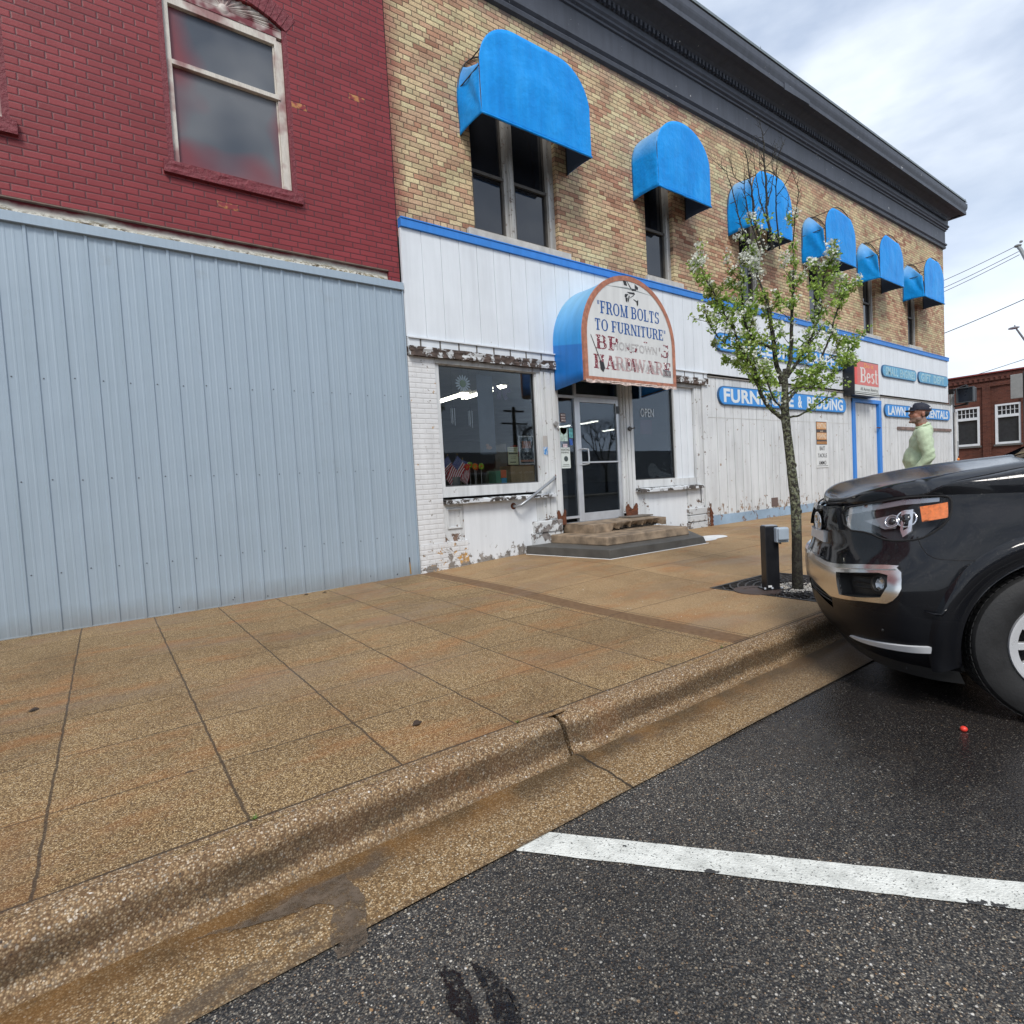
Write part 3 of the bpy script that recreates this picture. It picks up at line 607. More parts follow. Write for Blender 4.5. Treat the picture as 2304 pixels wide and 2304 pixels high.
for i in range(8):
    for j in range(k-1): mb.f.append((i*k+j, (i+1)*k+j, (i+1)*k+j+1, i*k+j+1))
mb.f.append(tuple(range(k)))
co_ = mb.build('cornice', CORN, yb, fix=True)
mb = MB(); x = 3.6; P_ = []
while x < 23.9: P_ += [(x,-.135),(x,-.19),(x+.055,-.19),(x+.055,-.135)]; x += .115
mb.v = [(a, b_, z_+sl(a)) for a, b_ in P_ for z_ in (9.30, 9.40)]; n_ = len(P_)
mb.f = [(2*i,2*i+2,2*i+3,2*i+1) for i in range(n_-1)]+[(8*k,8*k+2,8*k+4,8*k+6) for k in range(n_//4)]
mb.build('dentil_course', CORN, co_, fix=False)
mb = MB()
for x in (11.7, 15.6, 19.6, 22.9, 24.55):
    mb = MB(); zz = 9.875+sl(x); mb.tube([(x,-.45,zz),(x+.02,-.53,zz+.04),(x+.05,-.57,zz+.02)], .009, 5); mb.tube([(x+.02,-.53,zz+.03),(x-.03,-.54,zz+.14)], .006, 4); mb.tube([(x+.02,-.53,zz+.03),(x+.10,-.54,zz+.10)], .006, 4); mb.build('gutter_hook', STEEL, co_)
mb = MB()
for a, c_ in ((3.42,13.2),(13.22,18.0),(18.02,24.5)):
    mb.hexa([(a,-.575,9.885+sl(a)),(c_,-.575,9.885+sl(c_)),(c_,-.50,9.885+sl(c_)),(a,-.50,9.885+sl(a))], [(a,-.565,9.95+sl(a)),(c_,-.565,9.95+sl(c_)),(c_,-.50,9.96+sl(c_)),(a,-.50,9.96+sl(a))])
mb.build('roof_gutter', simple('dull grey gutter metal', (.16,.19,.20), .5, .3, .25), co_)
# torn soffit board hanging at two places
mb = MB(); mb.hexa([(12.6,-.545,9.44),(13.7,-.545,9.50),(13.7,-.50,9.50),(12.6,-.50,9.46)], [(12.6,-.545,9.60),(13.7,-.545,9.60),(13.7,-.50,9.60),(12.6,-.50,9.60)]); mb.build('loose_fascia', CORN, co_)
# ---- white board siding
def boards(mb, x0, x1, z0f, z1, y, pitch, gap=.008, dep=.010, ph=0, holes=()):
    x = x0-(x0-ph)%pitch if ph else x0
    while x < x1-.01:
        a = max(x0, x)+gap/2; c_ = min(x+pitch, x1)-gap/2; zb = z0f(a) if callable(z0f) else z0f
        if c_ > a+.005 and not any(h[0] < (a+c_)/2 < h[1] for h in holes):
            t = y-random.uniform(0, .0025); mb.box(a, c_, t, y+dep+.016, zb, z1)
        x += pitch
mb = MB(); boards(mb, 3.43, 24.13, 3.225, 4.66, -.062, .297, .009)
mb.box(3.425, 24.12, -.051, -.005, 3.23, 4.655); mb.build('upper_boards', WB, yb, bev=.002)
mb = MB(); mb.box(3.425, 24.17, -.095, -.001, 4.66, 4.765); mb.box(3.425, 24.18, -.105, -.001, 4.766, 4.785); mb.build('blue_trim', BLU, yb, bev=.003)
gzb = lambda x: gz(x, 0)
DR = [(16.53,18.42)]
mb = MB(); boards(mb, 10.05, 24.34, lambda x: .30 if x < 16 else .15, 3.150, -.062, .300, .020, holes=DR)
mb.box(10.05, 16.53, -.036, .0, .2, 3.14); mb.box(18.42, 24.33, -.036, 0, .12, 3.14); mb.box(16.53,18.42,-.060,-.0,3.04,3.15)
mb.build('lower_boards', WL, yb, bev=.002)
mb = MB(); mb.box(10.03, 24.35, -.085, -.045, 3.152, 3.175); mb.build('seam_strip', simple('weathered seam', (.22,.20,.18), .8), yb)
mb = MB(); mb.box(10.06, 16.50, -.068, -.06, 2.335, 2.343); mb.box(18.5,24.3,-.068,-.06,2.27,2.278); mb.build('wire_line', simple('pale wire', (.55,.55,.52), .5), yb, cut=[17])
mb = MB(); mb.grid(lambda u, v_: (10.05+6.4*u, -.082+.004*noise.noise(Vector((u*20,v_,0))), .10+(.225+.012*noise.noise(Vector((u*9,3,0))))*v_), 60, 2); mb.box(10.05,16.45,-.08,-.03,.05,.315)
mb.build('base_board', LBLU, yb)
mb = MB(); mb.box(24.34,24.40,-.10,.4,.1,3.16); mb.build('corner_board', WB, yb)
# boarded door with blue frame
mb = MB(); mb.box(16.55,16.72,-.10,-.02,.12,3.03); mb.box(18.24,18.41,-.10,-.02,.12,3.03); mb.box(16.55,18.41,-.104,-.02,2.93,3.035)
do = mb.build('boarded_door', BLU, yb, bev=.004)
mb = MB(); boards(mb, 16.73, 18.23, .15, 2.925, -.03, .25, .014); mb.box(16.72,18.24,-.02,0,.15,2.93); mb.build('door_board', WL, do, bev=.002)
mb = MB(); mb.box(18.02,18.28,-.118,-.106,2.24,2.27); mb.build('latch', RUST, do)
mb = MB(); mb.box(19.6,24.28,-.10,-.06,2.225,2.315); mb.build('rusty_rail', simple('rusty brown rail', (.20,.14,.12), .7, var=.5, sc_=5), yb, bev=.003)
# ---- flashing and rotten beam over the storefront
mb = MB(); mb.box(3.43, 10.04, -.11, -.003, 3.205, 3.222); mb.box(3.43,10.04,-.085,-.003,3.10,3.203)
fl = mb.build('canopy_flashing', WB, yb)
mb = MB(); x = 3.6
while x < 10: mb.box(x, x+.022, -.0875, -.085, 3.10, 3.204); x += .30
mb.build('flashing_seam', simple('dark seam', (.12,.11,.10), .7), fl)
mb = MB(); nx = 90; mb.grid(lambda u, v_: (3.43+6.6*u, -.115-.016*noise.noise(Vector((u*40,v_*3,0))) , 2.975+.125*v_+.010*noise.noise(Vector((u*33,v_*5,2)))), nx, 4); mb.box(3.43,10.03,-.10,.05,2.98,3.10)
mb.build('rotten_beam', ROT, yb)
mb = MB(); mb.box(3.83, 6.05, -.06, .08, 2.905, 2.978); mb.box(7.80,10.03,-.05,.08,2.90,2.978); mb.build('header_board', FR, yb, bev=.004, cut=[7])
# ---- storefront shell
mb = MB(); mb.box(3.425, 3.835, -.045, .20, .0, 2.978); mb.box(3.44, 4.20, -.055, .1, .0, .42); mb.build('brick_pier', WK, yb, bev=.006)
mb = MB(); mb.box(4.16, 5.50, -.035, .1, .0, .955); mb.box(7.82, 9.68, -.03, .1, .0, .95); apron = mb.build('apron_wall', WC, yb, bev=.004, cut=[6.9])
mb = MB(); mb.box(3.84,4.158,-.030,.1,.3,.955); mb.box(3.88,4.12,-.052,-.03,.60,.625); mb.box(3.88,4.12,-.052,-.03,.86,.885); mb.box(3.88,3.905,-.052,-.03,.625,.86); mb.box(4.095,4.12,-.052,-.03,.625,.86)
mb.box(5.50,5.99,-.045,.1,.0,.96); mb.box(5.62,5.80,-.06,-.045,.60,.615); mb.box(5.62,5.64,-.06,-.045,.615,.86); mb.box(5.78,5.80,-.06,-.045,.615,.86); mb.box(5.62,5.80,-.06,-.045,.86,.88)
mb.box(9.30,9.80,-.06,.1,.5,.95); mb.box(7.80,8.16,-.045,.1,.45,.955); mb.build('pilaster_base', WP, yb, bev=.004, cut=[5.0,6.9,8.7])
mb = MB(); mb.box(5.36, 5.97, -.11, .05, .0, .40); mb.box(5.40,5.95,-.13,.05,.40,.58)
mb.box(9.27,9.86,-.10,.05,.0,.24); mb.box(9.29,9.84,-.115,.05,.25,.38); mb.box(9.28,9.85,-.105,.05,.39,.52); mb.build('stone_block', mat_paint('flaked stone blocks', (.60,.62,.63), .82, (.10,.09,.085), 5, grime=.3, streak=False, seed=6), yb, bev=.012, cut=[7])
mb = MB(); mb.grid(lambda u, v_: (3.84+2.0*u, -.055-.10*v_+.006*noise.noise(Vector((u*30,v_,0))), 1.012-.022*v_+.006*noise.noise(Vector((u*20,v_,3)))), 60, 3)
mb.grid(lambda u, v_: (3.84+2.0*u, -.155+.004*noise.noise(Vector((u*30,1,0))), .990-.04*v_+.008*noise.noise(Vector((u*24,v_,3)))), 60, 2); mb.box(3.84,5.84,-.15,.0,.955,.99)
mb.grid(lambda u, v_: (7.80+1.92*u, -.055-.10*v_+.006*noise.noise(Vector((u*30,v_,5))), .985-.022*v_+.006*noise.noise(Vector((u*20,v_,9)))), 60, 3)
mb.grid(lambda u, v_: (7.80+1.92*u, -.155, .963-.05*v_+.008*noise.noise(Vector((u*24,v_,6)))), 60, 2); mb.box(7.80,9.72,-.15,0,.93,.962)
mb.build('window_ledge', SILLP, yb, cut=[7])
def pilaster(x0, x1):
    mb = MB(); mb.box(x0, x1, -.05, .12, .56, 2.975); w_ = x1-x0
    for a, c_ in ((.16,.30),(.36,.62),(.68,.84)): mb.box(x0+w_*a, x0+w_*c_, -.072, -.05, .60, 2.93)
    return mb
mb = pilaster(5.615, 6.045); mb.v += []; p2 = pilaster(7.505, 7.815); o = len(mb.v); mb.v += p2.v; mb.f += [tuple(i+o for i in f) for f in p2.f]
mb.build('wood_pilaster', WP, yb, bev=.005, cut=[7])
for x0, x1 in ((5.88,6.07),(7.49,7.80)):
    mb = MB(); mb.grid(lambda u, v_: (x0+(x1-x0)*u, -.082-.02*noise.noise(Vector((u*9+x0,v_*8,0))), .48+(.20+.05*math.sin(u*9))*v_), 12, 8); mb.build('rotted_foot', RUST, yb)
# display windows
def dwin(x0, x1, z0, z1, nm):
    mb = MB(); mb.box(x0-.06, x0, -.03, .06, z0-.16, z1+.01); mb.box(x1, x1+.025, -.03, .06, z0-.02, z1+.01); mb.box(x0-.06, x1+.02, -.028, .06, z1, z1+.03)
    mb.box(x0, x1+.02, -.035, .07, z0-.16, z0-.012); o_ = mb.build('display_window', WP, yb, bev=.004)
    mb = MB(); mb.box(x0, x1, .02, .026, z0, z1); mb.build('pane', GLS, o_)
    mb = MB(); mb.box(x0, x1, .005, .04, z0-.012, z0+.006); mb.box(x0, x0+.012, .005,.04,z0,z1); mb.box(x1-.012,x1,.005,.04,z0,z1); mb.build('pane_bead', simple('dark bead', (.07,.07,.07), .5), o_)
dwin(3.895, 5.595, 1.205, 2.90, 'a'); dwin(7.825, 9.005, 1.15, 2.88, 'b')
mb = MB(); boards(mb, 9.04, 9.63, 1.13, 2.90, .01, .20, .012); mb.box(9.03,9.63,.02,.05,1.13,2.9); mb.build('board_infill', WB, yb)
mb = MB(); mb.box(9.025,9.63,-.03,.06,.985,1.13); mb.build('infill_rail', WP, yb)
mb = MB(); mb.box(9.64, 9.86, -.045, .04, .55, 2.96); mb.box(9.87,10.045,-.075,.04,.12,3.09); mb.box(9.70,9.74,-.06,-.04,.6,2.9); mb.build('end_jamb', WP, yb, bev=.005)
mb = MB(); mb.grid(lambda u, v_: (9.96+.10*u, -.092-.008*math.sin(v_*20), .12+.42*v_*(1-.4*u)), 6, 10); mb.build('rotted_foot', RUST, yb)
# entrance
mb = MB()
mb.box(6.05,6.075,-.02,.05,.56,2.90); mb.box(6.42,6.475,-.025,.05,.50,2.90); mb.box(7.485,7.503,-.02,.05,.49,2.9)
mb.box(6.075,6.42,-.02,.05,.56,.60); mb.box(6.075,6.42,-.02,.05,2.555,2.60); mb.box(6.475,7.485,-.02,.05,2.59,2.63); mb.box(6.075,6.42,-.02,.05,2.85,2.90); mb.box(6.475,7.485,-.02,.05,2.85,2.9)
ef = mb.build('entrance_frame', ALU, yb, bev=.003)
mb = MB(); mb.box(6.076,6.419,.01,.016,.6,2.555); mb.box(6.076,6.419,.01,.016,2.6,2.85); mb.box(6.476,7.484,.01,.016,2.63,2.85); mb.build('sidelight_pane', GLS, ef)
mb = MB(); mb.box(6.48,6.545,-.018,.028,.50,2.585); mb.box(7.415,7.48,-.018,.028,.50,2.585); mb.box(6.545,7.415,-.018,.028,.50,.635); mb.box(6.545,7.415,-.018,.028,2.50,2.585); mb.box(6.545,7.415,-.03,-.0,1.475,1.50)
dr = mb.build('glass_door', ALU, yb, bev=.003)
mb = MB(); mb.box(6.545,7.415,.0,.006,.635,2.50); mb.build('door_pane', GLS, dr)
mb = MB(); mb.tube([(6.51,-.02,1.45),(6.53,-.09,1.45),(6.60,-.12,1.46),(6.61,-.12,1.55),(6.60,-.12,1.70),(6.53,-.09,1.71),(6.51,-.02,1.71)], .013, 8); mb.build('door_handle', ALU, dr, smooth=True)
mb = MB(); mb.box(7.425,7.475,-.035,-.018,2.33,2.46); mb.build('door_hinge', BLK, dr)
mb = MB(); mb.box(6.05,7.50,-.03,.05,.485,.5); mb.build('threshold', STEEL, ef)
# shop interior (dark, seen through the glass)
INW = simple('dim interior wall', (.26,.26,.22), .9, var=.3, sc_=1)
mb = MB()
x0, x1, y0, y1, z0, z1 = 3.84, 23.8, .12, 17.5, .45, 3.55
V = [(x0,y0,z0),(x1,y0,z0),(x1,y1,z0),(x0,y1,z0),(x0,y0,z1),(x1,y0,z1),(x1,y1,z1),(x0,y1,z1)]
mb.add(V, [(0,1,2,3),(4,7,6,5),(0,3,7,4),(1,5,6,2),(3,2,6,7)]); mb.build('shop_interior', INW, yb, fix=False)
mb = MB(); mb.box(3.84,10.1,.115,.13,2.93,3.6); mb.box(3.84,10.1,.10,.13,.3,1.14); mb.box(9.01,16,.07,.13,1.1,3); mb.build('front_backing', DARK, yb)
LAMP = emit('fluorescent tube', (1,.95,.80), 8)
for i, (x, ya, yb_, z) in enumerate(((6.29,3.1,5.9,3.12),(6.60,2.15,3.75,3.12),(14.45,8.9,9.6,3.3),(22.2,15.2,16.6,3.3),(14.6,7.6,8.5,3.3),(18.2,10.2,10.9,3.35))):
    mb = MB(); mb.box(x-.11, x+.11, ya, yb_, z+.05, z+.11); o_ = mb.build('ceiling_light', simple('lamp housing', (.5,.5,.48), .5), None); tag(o_, ['fluorescent strip deeper behind the flags window','bright fluorescent strip seen behind the daisy in the left shop window','fluorescent strip seen through the narrow pane beside the glass door','long fluorescent strip seen through the middle of the glass door','short fluorescent strip at the left of the glass door pane','small fluorescent strip at the upper right of the glass door pane'][i], 'light', 'fluorescent strips inside the shop')
    t_ = MB(); t_.tube([(x-.045,ya+.03,z+.03),(x-.045,yb_-.03,z+.03)], .02, 6); t_.tube([(x+.045,ya+.03,z+.03),(x+.045,yb_-.03,z+.03)], .02, 6); t_.build('tube', LAMP, o_)
SH = simple('shelf goods', (.10,.07,.05), .8, var=.8, sc_=9)
for i, (x, y_) in enumerate(((4.3,2.6),(4.4,4.6),(8.3,1.9),(8.4,4.2))):
    mb = MB()
    for k in range(4): mb.box(x-.35, x+.55, y_, y_+.5, .6+k*.42, .62+k*.42)
    mb.box(x-.37,x-.35,y_,y_+.5,.46,2.2); mb.box(x+.55,x+.57,y_,y_+.5,.46,2.2)
    so_ = mb.build('shop_shelf', simple('shelf metal', (.12,.12,.12), .6)); tag(so_, ['dark shelving rack behind the flags in the left shop window','dark shelving rack furthest back behind the left shop window','dark shelving rack just behind the OPEN window','dark shelving rack far behind the OPEN window'][i], 'shelf', 'racks inside the shop')
    q_ = MB()
    for k in range(4):
        for j in range(6): hgt = random.uniform(.1,.32); a = x-.33+j*.145; q_.box(a, a+.12, y_+.03, y_+.3, .621+k*.42, .62+k*.42+hgt)
    q_.build('goods', [SH, simple('red goods', (.25,.03,.02), .6)][i % 2], so_)
# ================================================================== lettering
def arcpts(cx, cy, rx, ry, a0, a1, n=12): return [(cx+rx*math.cos(rad(a0+(a1-a0)*i/n)), cy+ry*math.sin(rad(a0+(a1-a0)*i/n))) for i in range(n+1)]
T_, t_ = .20, .085      # thick / thin stroke widths of the slab-serif face (cap height 1)
def V_(x, y0=0, y1=1, sl_=True, w=None):
    w = w or T_; o = [[(x-w/2,y0),(x+w/2,y0),(x+w/2,y1),(x-w/2,y1)]]
    if sl_:
        for y in ([y0] if y0 == 0 else [])+([y1] if y1 == 1 else []):
            yy = (0,t_) if y == 0 else (1-t_,1); o.append([(x-w/2-.09,yy[0]),(x+w/2+.09,yy[0]),(x+w/2+.09,yy[1]),(x-w/2-.09,yy[1])])
    return o
def H_(x0, x1, y, h=None):
    h = h or t_; return [[(x0,y-h/2),(x1,y-h/2),(x1,y+h/2),(x0,y+h/2)]]
def D_(x0, y0, x1, y1, w): return [[(x0-w/2,y0),(x0+w/2,y0),(x1+w/2,y1),(x1-w/2,y1)]]
def A_(cx, cy, rx, ry, a0, a1, n=14):     # heavy at the sides, thin at top and bottom
    o = []; P = []
    for i in range(n+1):
        a = rad(a0+(a1-a0)*i/n); k = abs(math.cos(a)); th = t_+(T_-t_)*k*k
        P.append(((cx+rx*math.cos(a), cy+ry*math.sin(a)), (cx+(rx-th)*math.cos(a), cy+(ry-min(th,ry*.5)*(.5+.5*1) if False else cy*0+ry-t_-(th-t_)*.4)*math.sin(a)+0) if False else (cx+(rx-th)*math.cos(a), cy+(ry-t_-(th-t_)*.3)*math.sin(a))))
    for i in range(n): o.append([P[i][0],P[i+1][0],P[i+1][1],P[i][1]])
    return o
GL = {
 'F': (.72, V_(.19)+H_(.2,.66,.957)+H_(.2,.52,.5)+D_(.63,.70,.63,1,.075)+D_(.50,.38,.50,.62,.07)),
 'E': (.76, V_(.19)+H_(.2,.68,.957)+H_(.2,.54,.5)+H_(.2,.70,.043)+D_(.65,.72,.65,1,.075)+D_(.52,.38,.52,.62,.07)+D_(.67,0,.67,.28,.075)),
 'L': (.72, V_(.19)+H_(.2,.66,.043)+D_(.64,0,.64,.32,.075)),
 'H': (.90, V_(.19)+V_(.71)+H_(.2,.7,.5)), 'I': (.40, V_(.20)), 'N': (.92, V_(.17,w=.1)+V_(.75,w=.1)+D_(.74,0,.20,1,.20)),
 'T': (.78, V_(.39)+H_(.05,.73,.957)+D_(.09,.70,.09,1,.075)+D_(.69,.70,.69,1,.075)),
 'M': (1.08, V_(.17,w=.10)+V_(.91)+D_(.53,0,.20,1,.17)+D_(.55,0,.88,1,.10)),
 'U': (.88, V_(.19,.35,1)+V_(.71,.35,1,w=.11)+A_(.45,.36,.36,.36,180,360)),
 'O': (.92, A_(.46,.5,.44,.51,0,360,26)), 'D': (.88, V_(.19)+A_(.36,.5,.46,.5,-90,90)+H_(.2,.38,.957)+H_(.2,.38,.043)),
 'B': (.82, V_(.19)+H_(.2,.45,.957)+H_(.2,.45,.5)+H_(.2,.45,.043)+A_(.43,.73,.30,.27,-90,90)+A_(.43,.27,.34,.27,-90,90)),
 'R': (.86, V_(.19)+H_(.2,.45,.957)+H_(.2,.5,.5)+A_(.43,.73,.32,.27,-90,90)+D_(.74,0,.50,.5,.19)+H_(.62,.86,.043)),
 'S': (.74, A_(.37,.73,.30,.28,30,270)+A_(.37,.27,.32,.28,-150,90)+D_(.64,.72,.64,1,.06)+D_(.08,0,.08,.28,.06)),
 'A': (.90, D_(.74,0,.45,1,.19)+D_(.15,0,.44,1,.08)+H_(.22,.66,.30)+H_(.0,.30,.043)+H_(.58,.92,.043)),
 'W': (1.2, D_(.34,0,.14,1,.18)+D_(.36,0,.58,1,.08)+D_(.82,0,.60,1,.18)+D_(.86,0,1.06,1,.08)+H_(0,.28,.957)+H_(.92,1.2,.957)),
 '"': (.36, D_(.12,.68,.10,1,.08)+D_(.26,.68,.26,1,.08)), ' ': (.34, []),
 'e': (.62, A_(.30,.34,.29,.35,10,330,18)+H_(.12,.55,.38,.07)), 's': (.50, A_(.25,.51,.21,.18,30,270)+A_(.25,.18,.23,.19,-150,90)),
 't': (.44, V_(.18,.1,.95,False,.16)+H_(.02,.40,.66,.07)+A_(.30,.14,.20,.15,180,300)),
}
GL['B2'] = GL['B']
def flat_mb(polys, fn, th=.0012, step=.00018):
    mb = MB()
    for i, p in enumerate(polys):
        k = (i*7) % 11; f_ = [fn(x, y, -th-k*step) for x, y in p]; b_ = [fn(x, y, 0) for x, y in p]
        n = len(p); mb.add(f_+b_, [tuple(range(n))]+[(j,(j+1)%n,n+(j+1)%n,n+j) for j in range(n)])
    return mb
def serif(txt, x0, x1, z0, z1, y, mat, name, parent, gap=.06, slope=0, cut=None):
    polys = []; cx = 0
    for ch in txt:
        wd, gs = GL[ch]
        for g_ in gs: polys.append([(cx+a, b_) for a, b_ in g_])
        cx += wd+gap
    cx -= gap; sx_ = (x1-x0)/cx; sz_ = z1-z0
    fn = lambda a, b_, d: (x0+a*sx_, y+d, z0+b_*sz_+slope*(a*sx_))
    if cut: polys = [p for p in polys if cut(x0+sum(q[0] for q in p)/len(p)*sx_, z0+sum(q[1] for q in p)/len(p)*sz_)]
    return flat_mb(polys, fn).build(name, mat, parent)
def sans(txt, x0, x1, z0, z1, y, mat, name, parent, bold=.03, fill=True, outline=0, ext=.002, wob=0):
    cu = bpy.data.curves.new(name, 'FONT'); cu.body = txt; cu.size = 1; cu.offset = bold; cu.extrude = .5; cu.resolution_u = 3; cu.align_x = 'LEFT'; cu.space_character = 1.06
    if outline: cu.fill_mode = 'NONE'; cu.extrude = 0; cu.bevel_depth = outline; cu.bevel_resolution = 0
    o = bpy.data.objects.new('tmp', cu); COL.objects.link(o); bpy.context.view_layer.update()
    me = bpy.data.meshes.new_from_object(o.evaluated_get(bpy.context.evaluated_depsgraph_get())); bpy.data.objects.remove(o); bpy.data.curves.remove(cu)
    xs_ = [v.co.x for v in me.vertices]; ys_ = [v.co.y for v in me.vertices]; a, b_, c_, d_ = min(xs_), max(xs_), min(ys_), max(ys_)
    n = 0
    for v in me.vertices:
        z_ = v.co.z if not outline else v.co.z*8
        v.co = Vector((x0+(v.co.x-a)/(b_-a)*(x1-x0), y-ext*(.5+z_), z0+(v.co.y-c_)/(d_-c_)*(z1-z0)))
    me.materials.clear(); me.materials.append(mat); me.name = name
    o = bpy.data.objects.new(name, me); COL.objects.link(o)
    if parent:
        o.parent = parent; p = parent; off = Vector((0,0,0))
        while p: off += Vector(p.location); p = p.parent
        o.location = -off
    return o
# ================================================================== blue awnings
def mat_vinyl(name, fade):
    g = G(name); q = g.sep(); n = g.noise(1.7, 4, .55, g.scale(g.P(), (1,1,.7))); st = g.noise(1, 4, .6, g.scale(g.P(), (7,7,.6)))
    c = g.ramp(g.M('ADD', g.M('MULTIPLY', n, .6), g.M('MULTIPLY', st, .4)), [(.34,(.002,.22,.66)),(.5,(.004,.275,.76)),(.66,(.022,.34,.85))])
    if fade: c = g.mix(g.mr(g.M('ADD', q[2], g.M('MULTIPLY', g.M('SUBTRACT', n, .5), .3)), fade[0], fade[1], 0, .62), c, (.34,.50,.62))
    c = g.mix(1, c, g.ramp(g.noise(1, 5, .65, g.scale(g.P(), (16,16,.9))), [(.32,.96),(.6,1.02)]), 'MULTIPLY')
    return g.bsdf(c, .45, 0, .20, g.bump(g.M('ADD', g.M('ADD', n, g.M('MULTIPLY', g.noise(4,4,.6), .8)), g.M('MULTIPLY', g.noise(220,2), .02)), .5, .06))
VIN = simple('grey blue shaded awning inside', (.045,.075,.13), .7); VF = mat_vinyl('blue vinyl', None); VS = mat_vinyl('sun faded blue vinyl', (6.80,7.30))  # VIN: inside of the vinyl, its shade put into a darker colour
HOOP = simple('rusty hoop pipe', (.05,.045,.04), .6)
def hoop(x0, x1, zb, zs, rx, rz, n=9):
    P = [(x0,zb),(x0,zs)]
    for i in range(1, n+1): t = math.pi/2*i/n; P.append((x0+rx-rx*math.cos(t), zs+rz*math.sin(t)))
    Q = [(x0+x1-x, z) for x, z in reversed(P)]
    if abs(P[-1][0]-Q[0][0]) < 1e-4: Q = Q[1:]
    return P+Q
def awning(x0, x1, rx, label, tl, drop, seed, dep=.58, zb=6.19, zs=6.86, rz=.62, intact=False):
    r_ = random.Random(seed); t = thing('window_awning', ((x0+x1)/2, 0, zb), label, 'awning', 'blue awnings over the upstairs windows')
    P = hoop(x0, x1, zb, zs, rx, rz); xm = (x0+x1)/2
    # front panel: fan of strips from bottom edge up to the arch, slightly billowed
    def topz(x):
        if x < x0+rx: k = (x0+rx-x)/rx
        elif x > x1-rx: k = (x-(x1-rx))/rx
        else: k = 0
        return zs+rz*math.sqrt(max(0, 1-k*k))
    def fr(u, v):
        x = x0+.002+(x1-x0-.004)*(.5-.5*math.cos(math.pi*u)); zt = topz(x)
        zt = min(zt, zs+rz-drop*(1-.3*math.sin(9*u+seed)) if drop else zt)
        b_ = .012*noise.noise(Vector((x*3,seed,0)))*1 if v == 0 else 0
        zz = zb+b_+(zt-zb)*v; bl = .02*math.sin(math.pi*v)*math.sin(math.pi*u)+.012*noise.noise(Vector((x*3+seed,zz*3,1)))*math.sin(math.pi*v)
        if v < .06: bl += .012*abs(noise.noise(Vector((x*11,seed,2))))
        return (x, -dep-.004-bl, zz)
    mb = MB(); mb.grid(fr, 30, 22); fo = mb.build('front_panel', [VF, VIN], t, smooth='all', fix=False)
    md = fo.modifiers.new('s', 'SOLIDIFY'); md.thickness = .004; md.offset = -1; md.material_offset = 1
    rl = MB(); rl.tube([(x0+(x1-x0)*i/24, -dep-.012, zb+.006+.008*noise.noise(Vector(((x0+(x1-x0)*i/24)*5,seed,0)))) for i in range(25)], [.014+.006*abs(noise.noise(Vector((i*.9,seed,3)))) for i in range(25)], 6); rl.build('hem', VF, t, smooth='all')
    # side sheets; tl = height the left sheet reaches at the wall / at the front
    def side(s_, za, zf, wr):
        arc = [p for p in P if (p[0] <= xm)] if s_ < 0 else [p for p in reversed(P) if p[0] >= xm]
        Ls = [0]
        for a, b_ in zip(arc, arc[1:]): Ls.append(Ls[-1]+math.hypot(b_[0]-a[0], b_[1]-a[1]))
        def at(l):
            for i in range(len(arc)-1):
                if l <= Ls[i+1] or i == len(arc)-2:
                    k = (l-Ls[i])/max(1e-6, Ls[i+1]-Ls[i]); k = min(1, max(0, k)); return (arc[i][0]+(arc[i+1][0]-arc[i][0])*k, arc[i][1]+(arc[i+1][1]-arc[i][1])*k)
        def f(u, v):
            top = (za+(zf-za)*(u**.9))*Ls[-1]; x, z = at(v*top)
            ins = wr*.45*math.sin(math.pi*u)*v*v; sag = wr*.10*math.sin(math.pi*u)*v
            zz = z-sag; bot = -.0 if v else 0
            fold = .016*math.sin(9*math.atan2(v+.05, 1.1-u)+seed)*min(1, v*2)*(1 if wr > .05 else .25)
            return (x-s_*(ins*.8+fold), -(dep-(.05 if wr > .05 else 0)*v)*u, zz+(.015*math.sin(math.pi*u)*(1-v)))
        q = MB(); q.grid(f, 14, 18)
        if s_ > 0: q.f = [tuple(reversed(f_)) for f_ in q.f]
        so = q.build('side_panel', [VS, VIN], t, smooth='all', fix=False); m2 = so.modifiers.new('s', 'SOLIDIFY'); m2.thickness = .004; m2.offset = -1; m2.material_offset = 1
    if intact: side(-1, 1, 1, .0); side(1, 1, 1, .0)
    else: side(-1, tl[0], tl[1], tl[2]); side(1, tl[3], tl[4], .02)
    h = MB()
    for y_ in (-.02, -dep+.01):
        Q = [(x+.012*(1 if x < xm else -1) if abs(x-xm) > .02 else x, y_, z-.008) for x, z in P]; h.tube(Q, .011, 6)
    k_ = len(P)
    for i in (1, 6, k_-7, k_-2): sx2 = .022 if P[i][0] < xm else -.022; h.tube([(P[i][0]+sx2, -.02, P[i][1]-.015), (P[i][0]+sx2, -dep+.01, P[i][1]-.015)], .009, 6)
    h.tube([(x0+.01,-dep+.01,zb+.01),(x1-.01,-dep+.01,zb+.01)], .01, 6); h.build('hoop_frame', HOOP, t)
    return t
awning(4.485, 6.53, .62, 'widest blue awning, over the double window nearest the red building', (.62,.42,.16,1,1), 0, 1)
awning(8.135, 9.65, .757, 'single blue awning second from the red building, with one pale faded shoulder', (.86,.72,.03,1,1), 0, 2)
awning(11.10, 12.66, .78, 'blue awning behind the bare top twigs of the young tree', (.85,.60,.10,.7,.7), .10, 3)
awning(14.22, 15.80, .79, 'blue awning just right of the young tree, its roof sheet gone and hoop showing', (.80,.36,.16,.5,.5), .12, 4)
awning(17.25, 18.85, .80, 'blue awning second from the far street corner, torn open on top', (.78,.34,.16,.5,.5), .10, 5)
awning(20.45, 22.12, .83, 'blue awning nearest the far street corner, torn open on top', (.76,.34,.16,.5,.5), .05, 6)
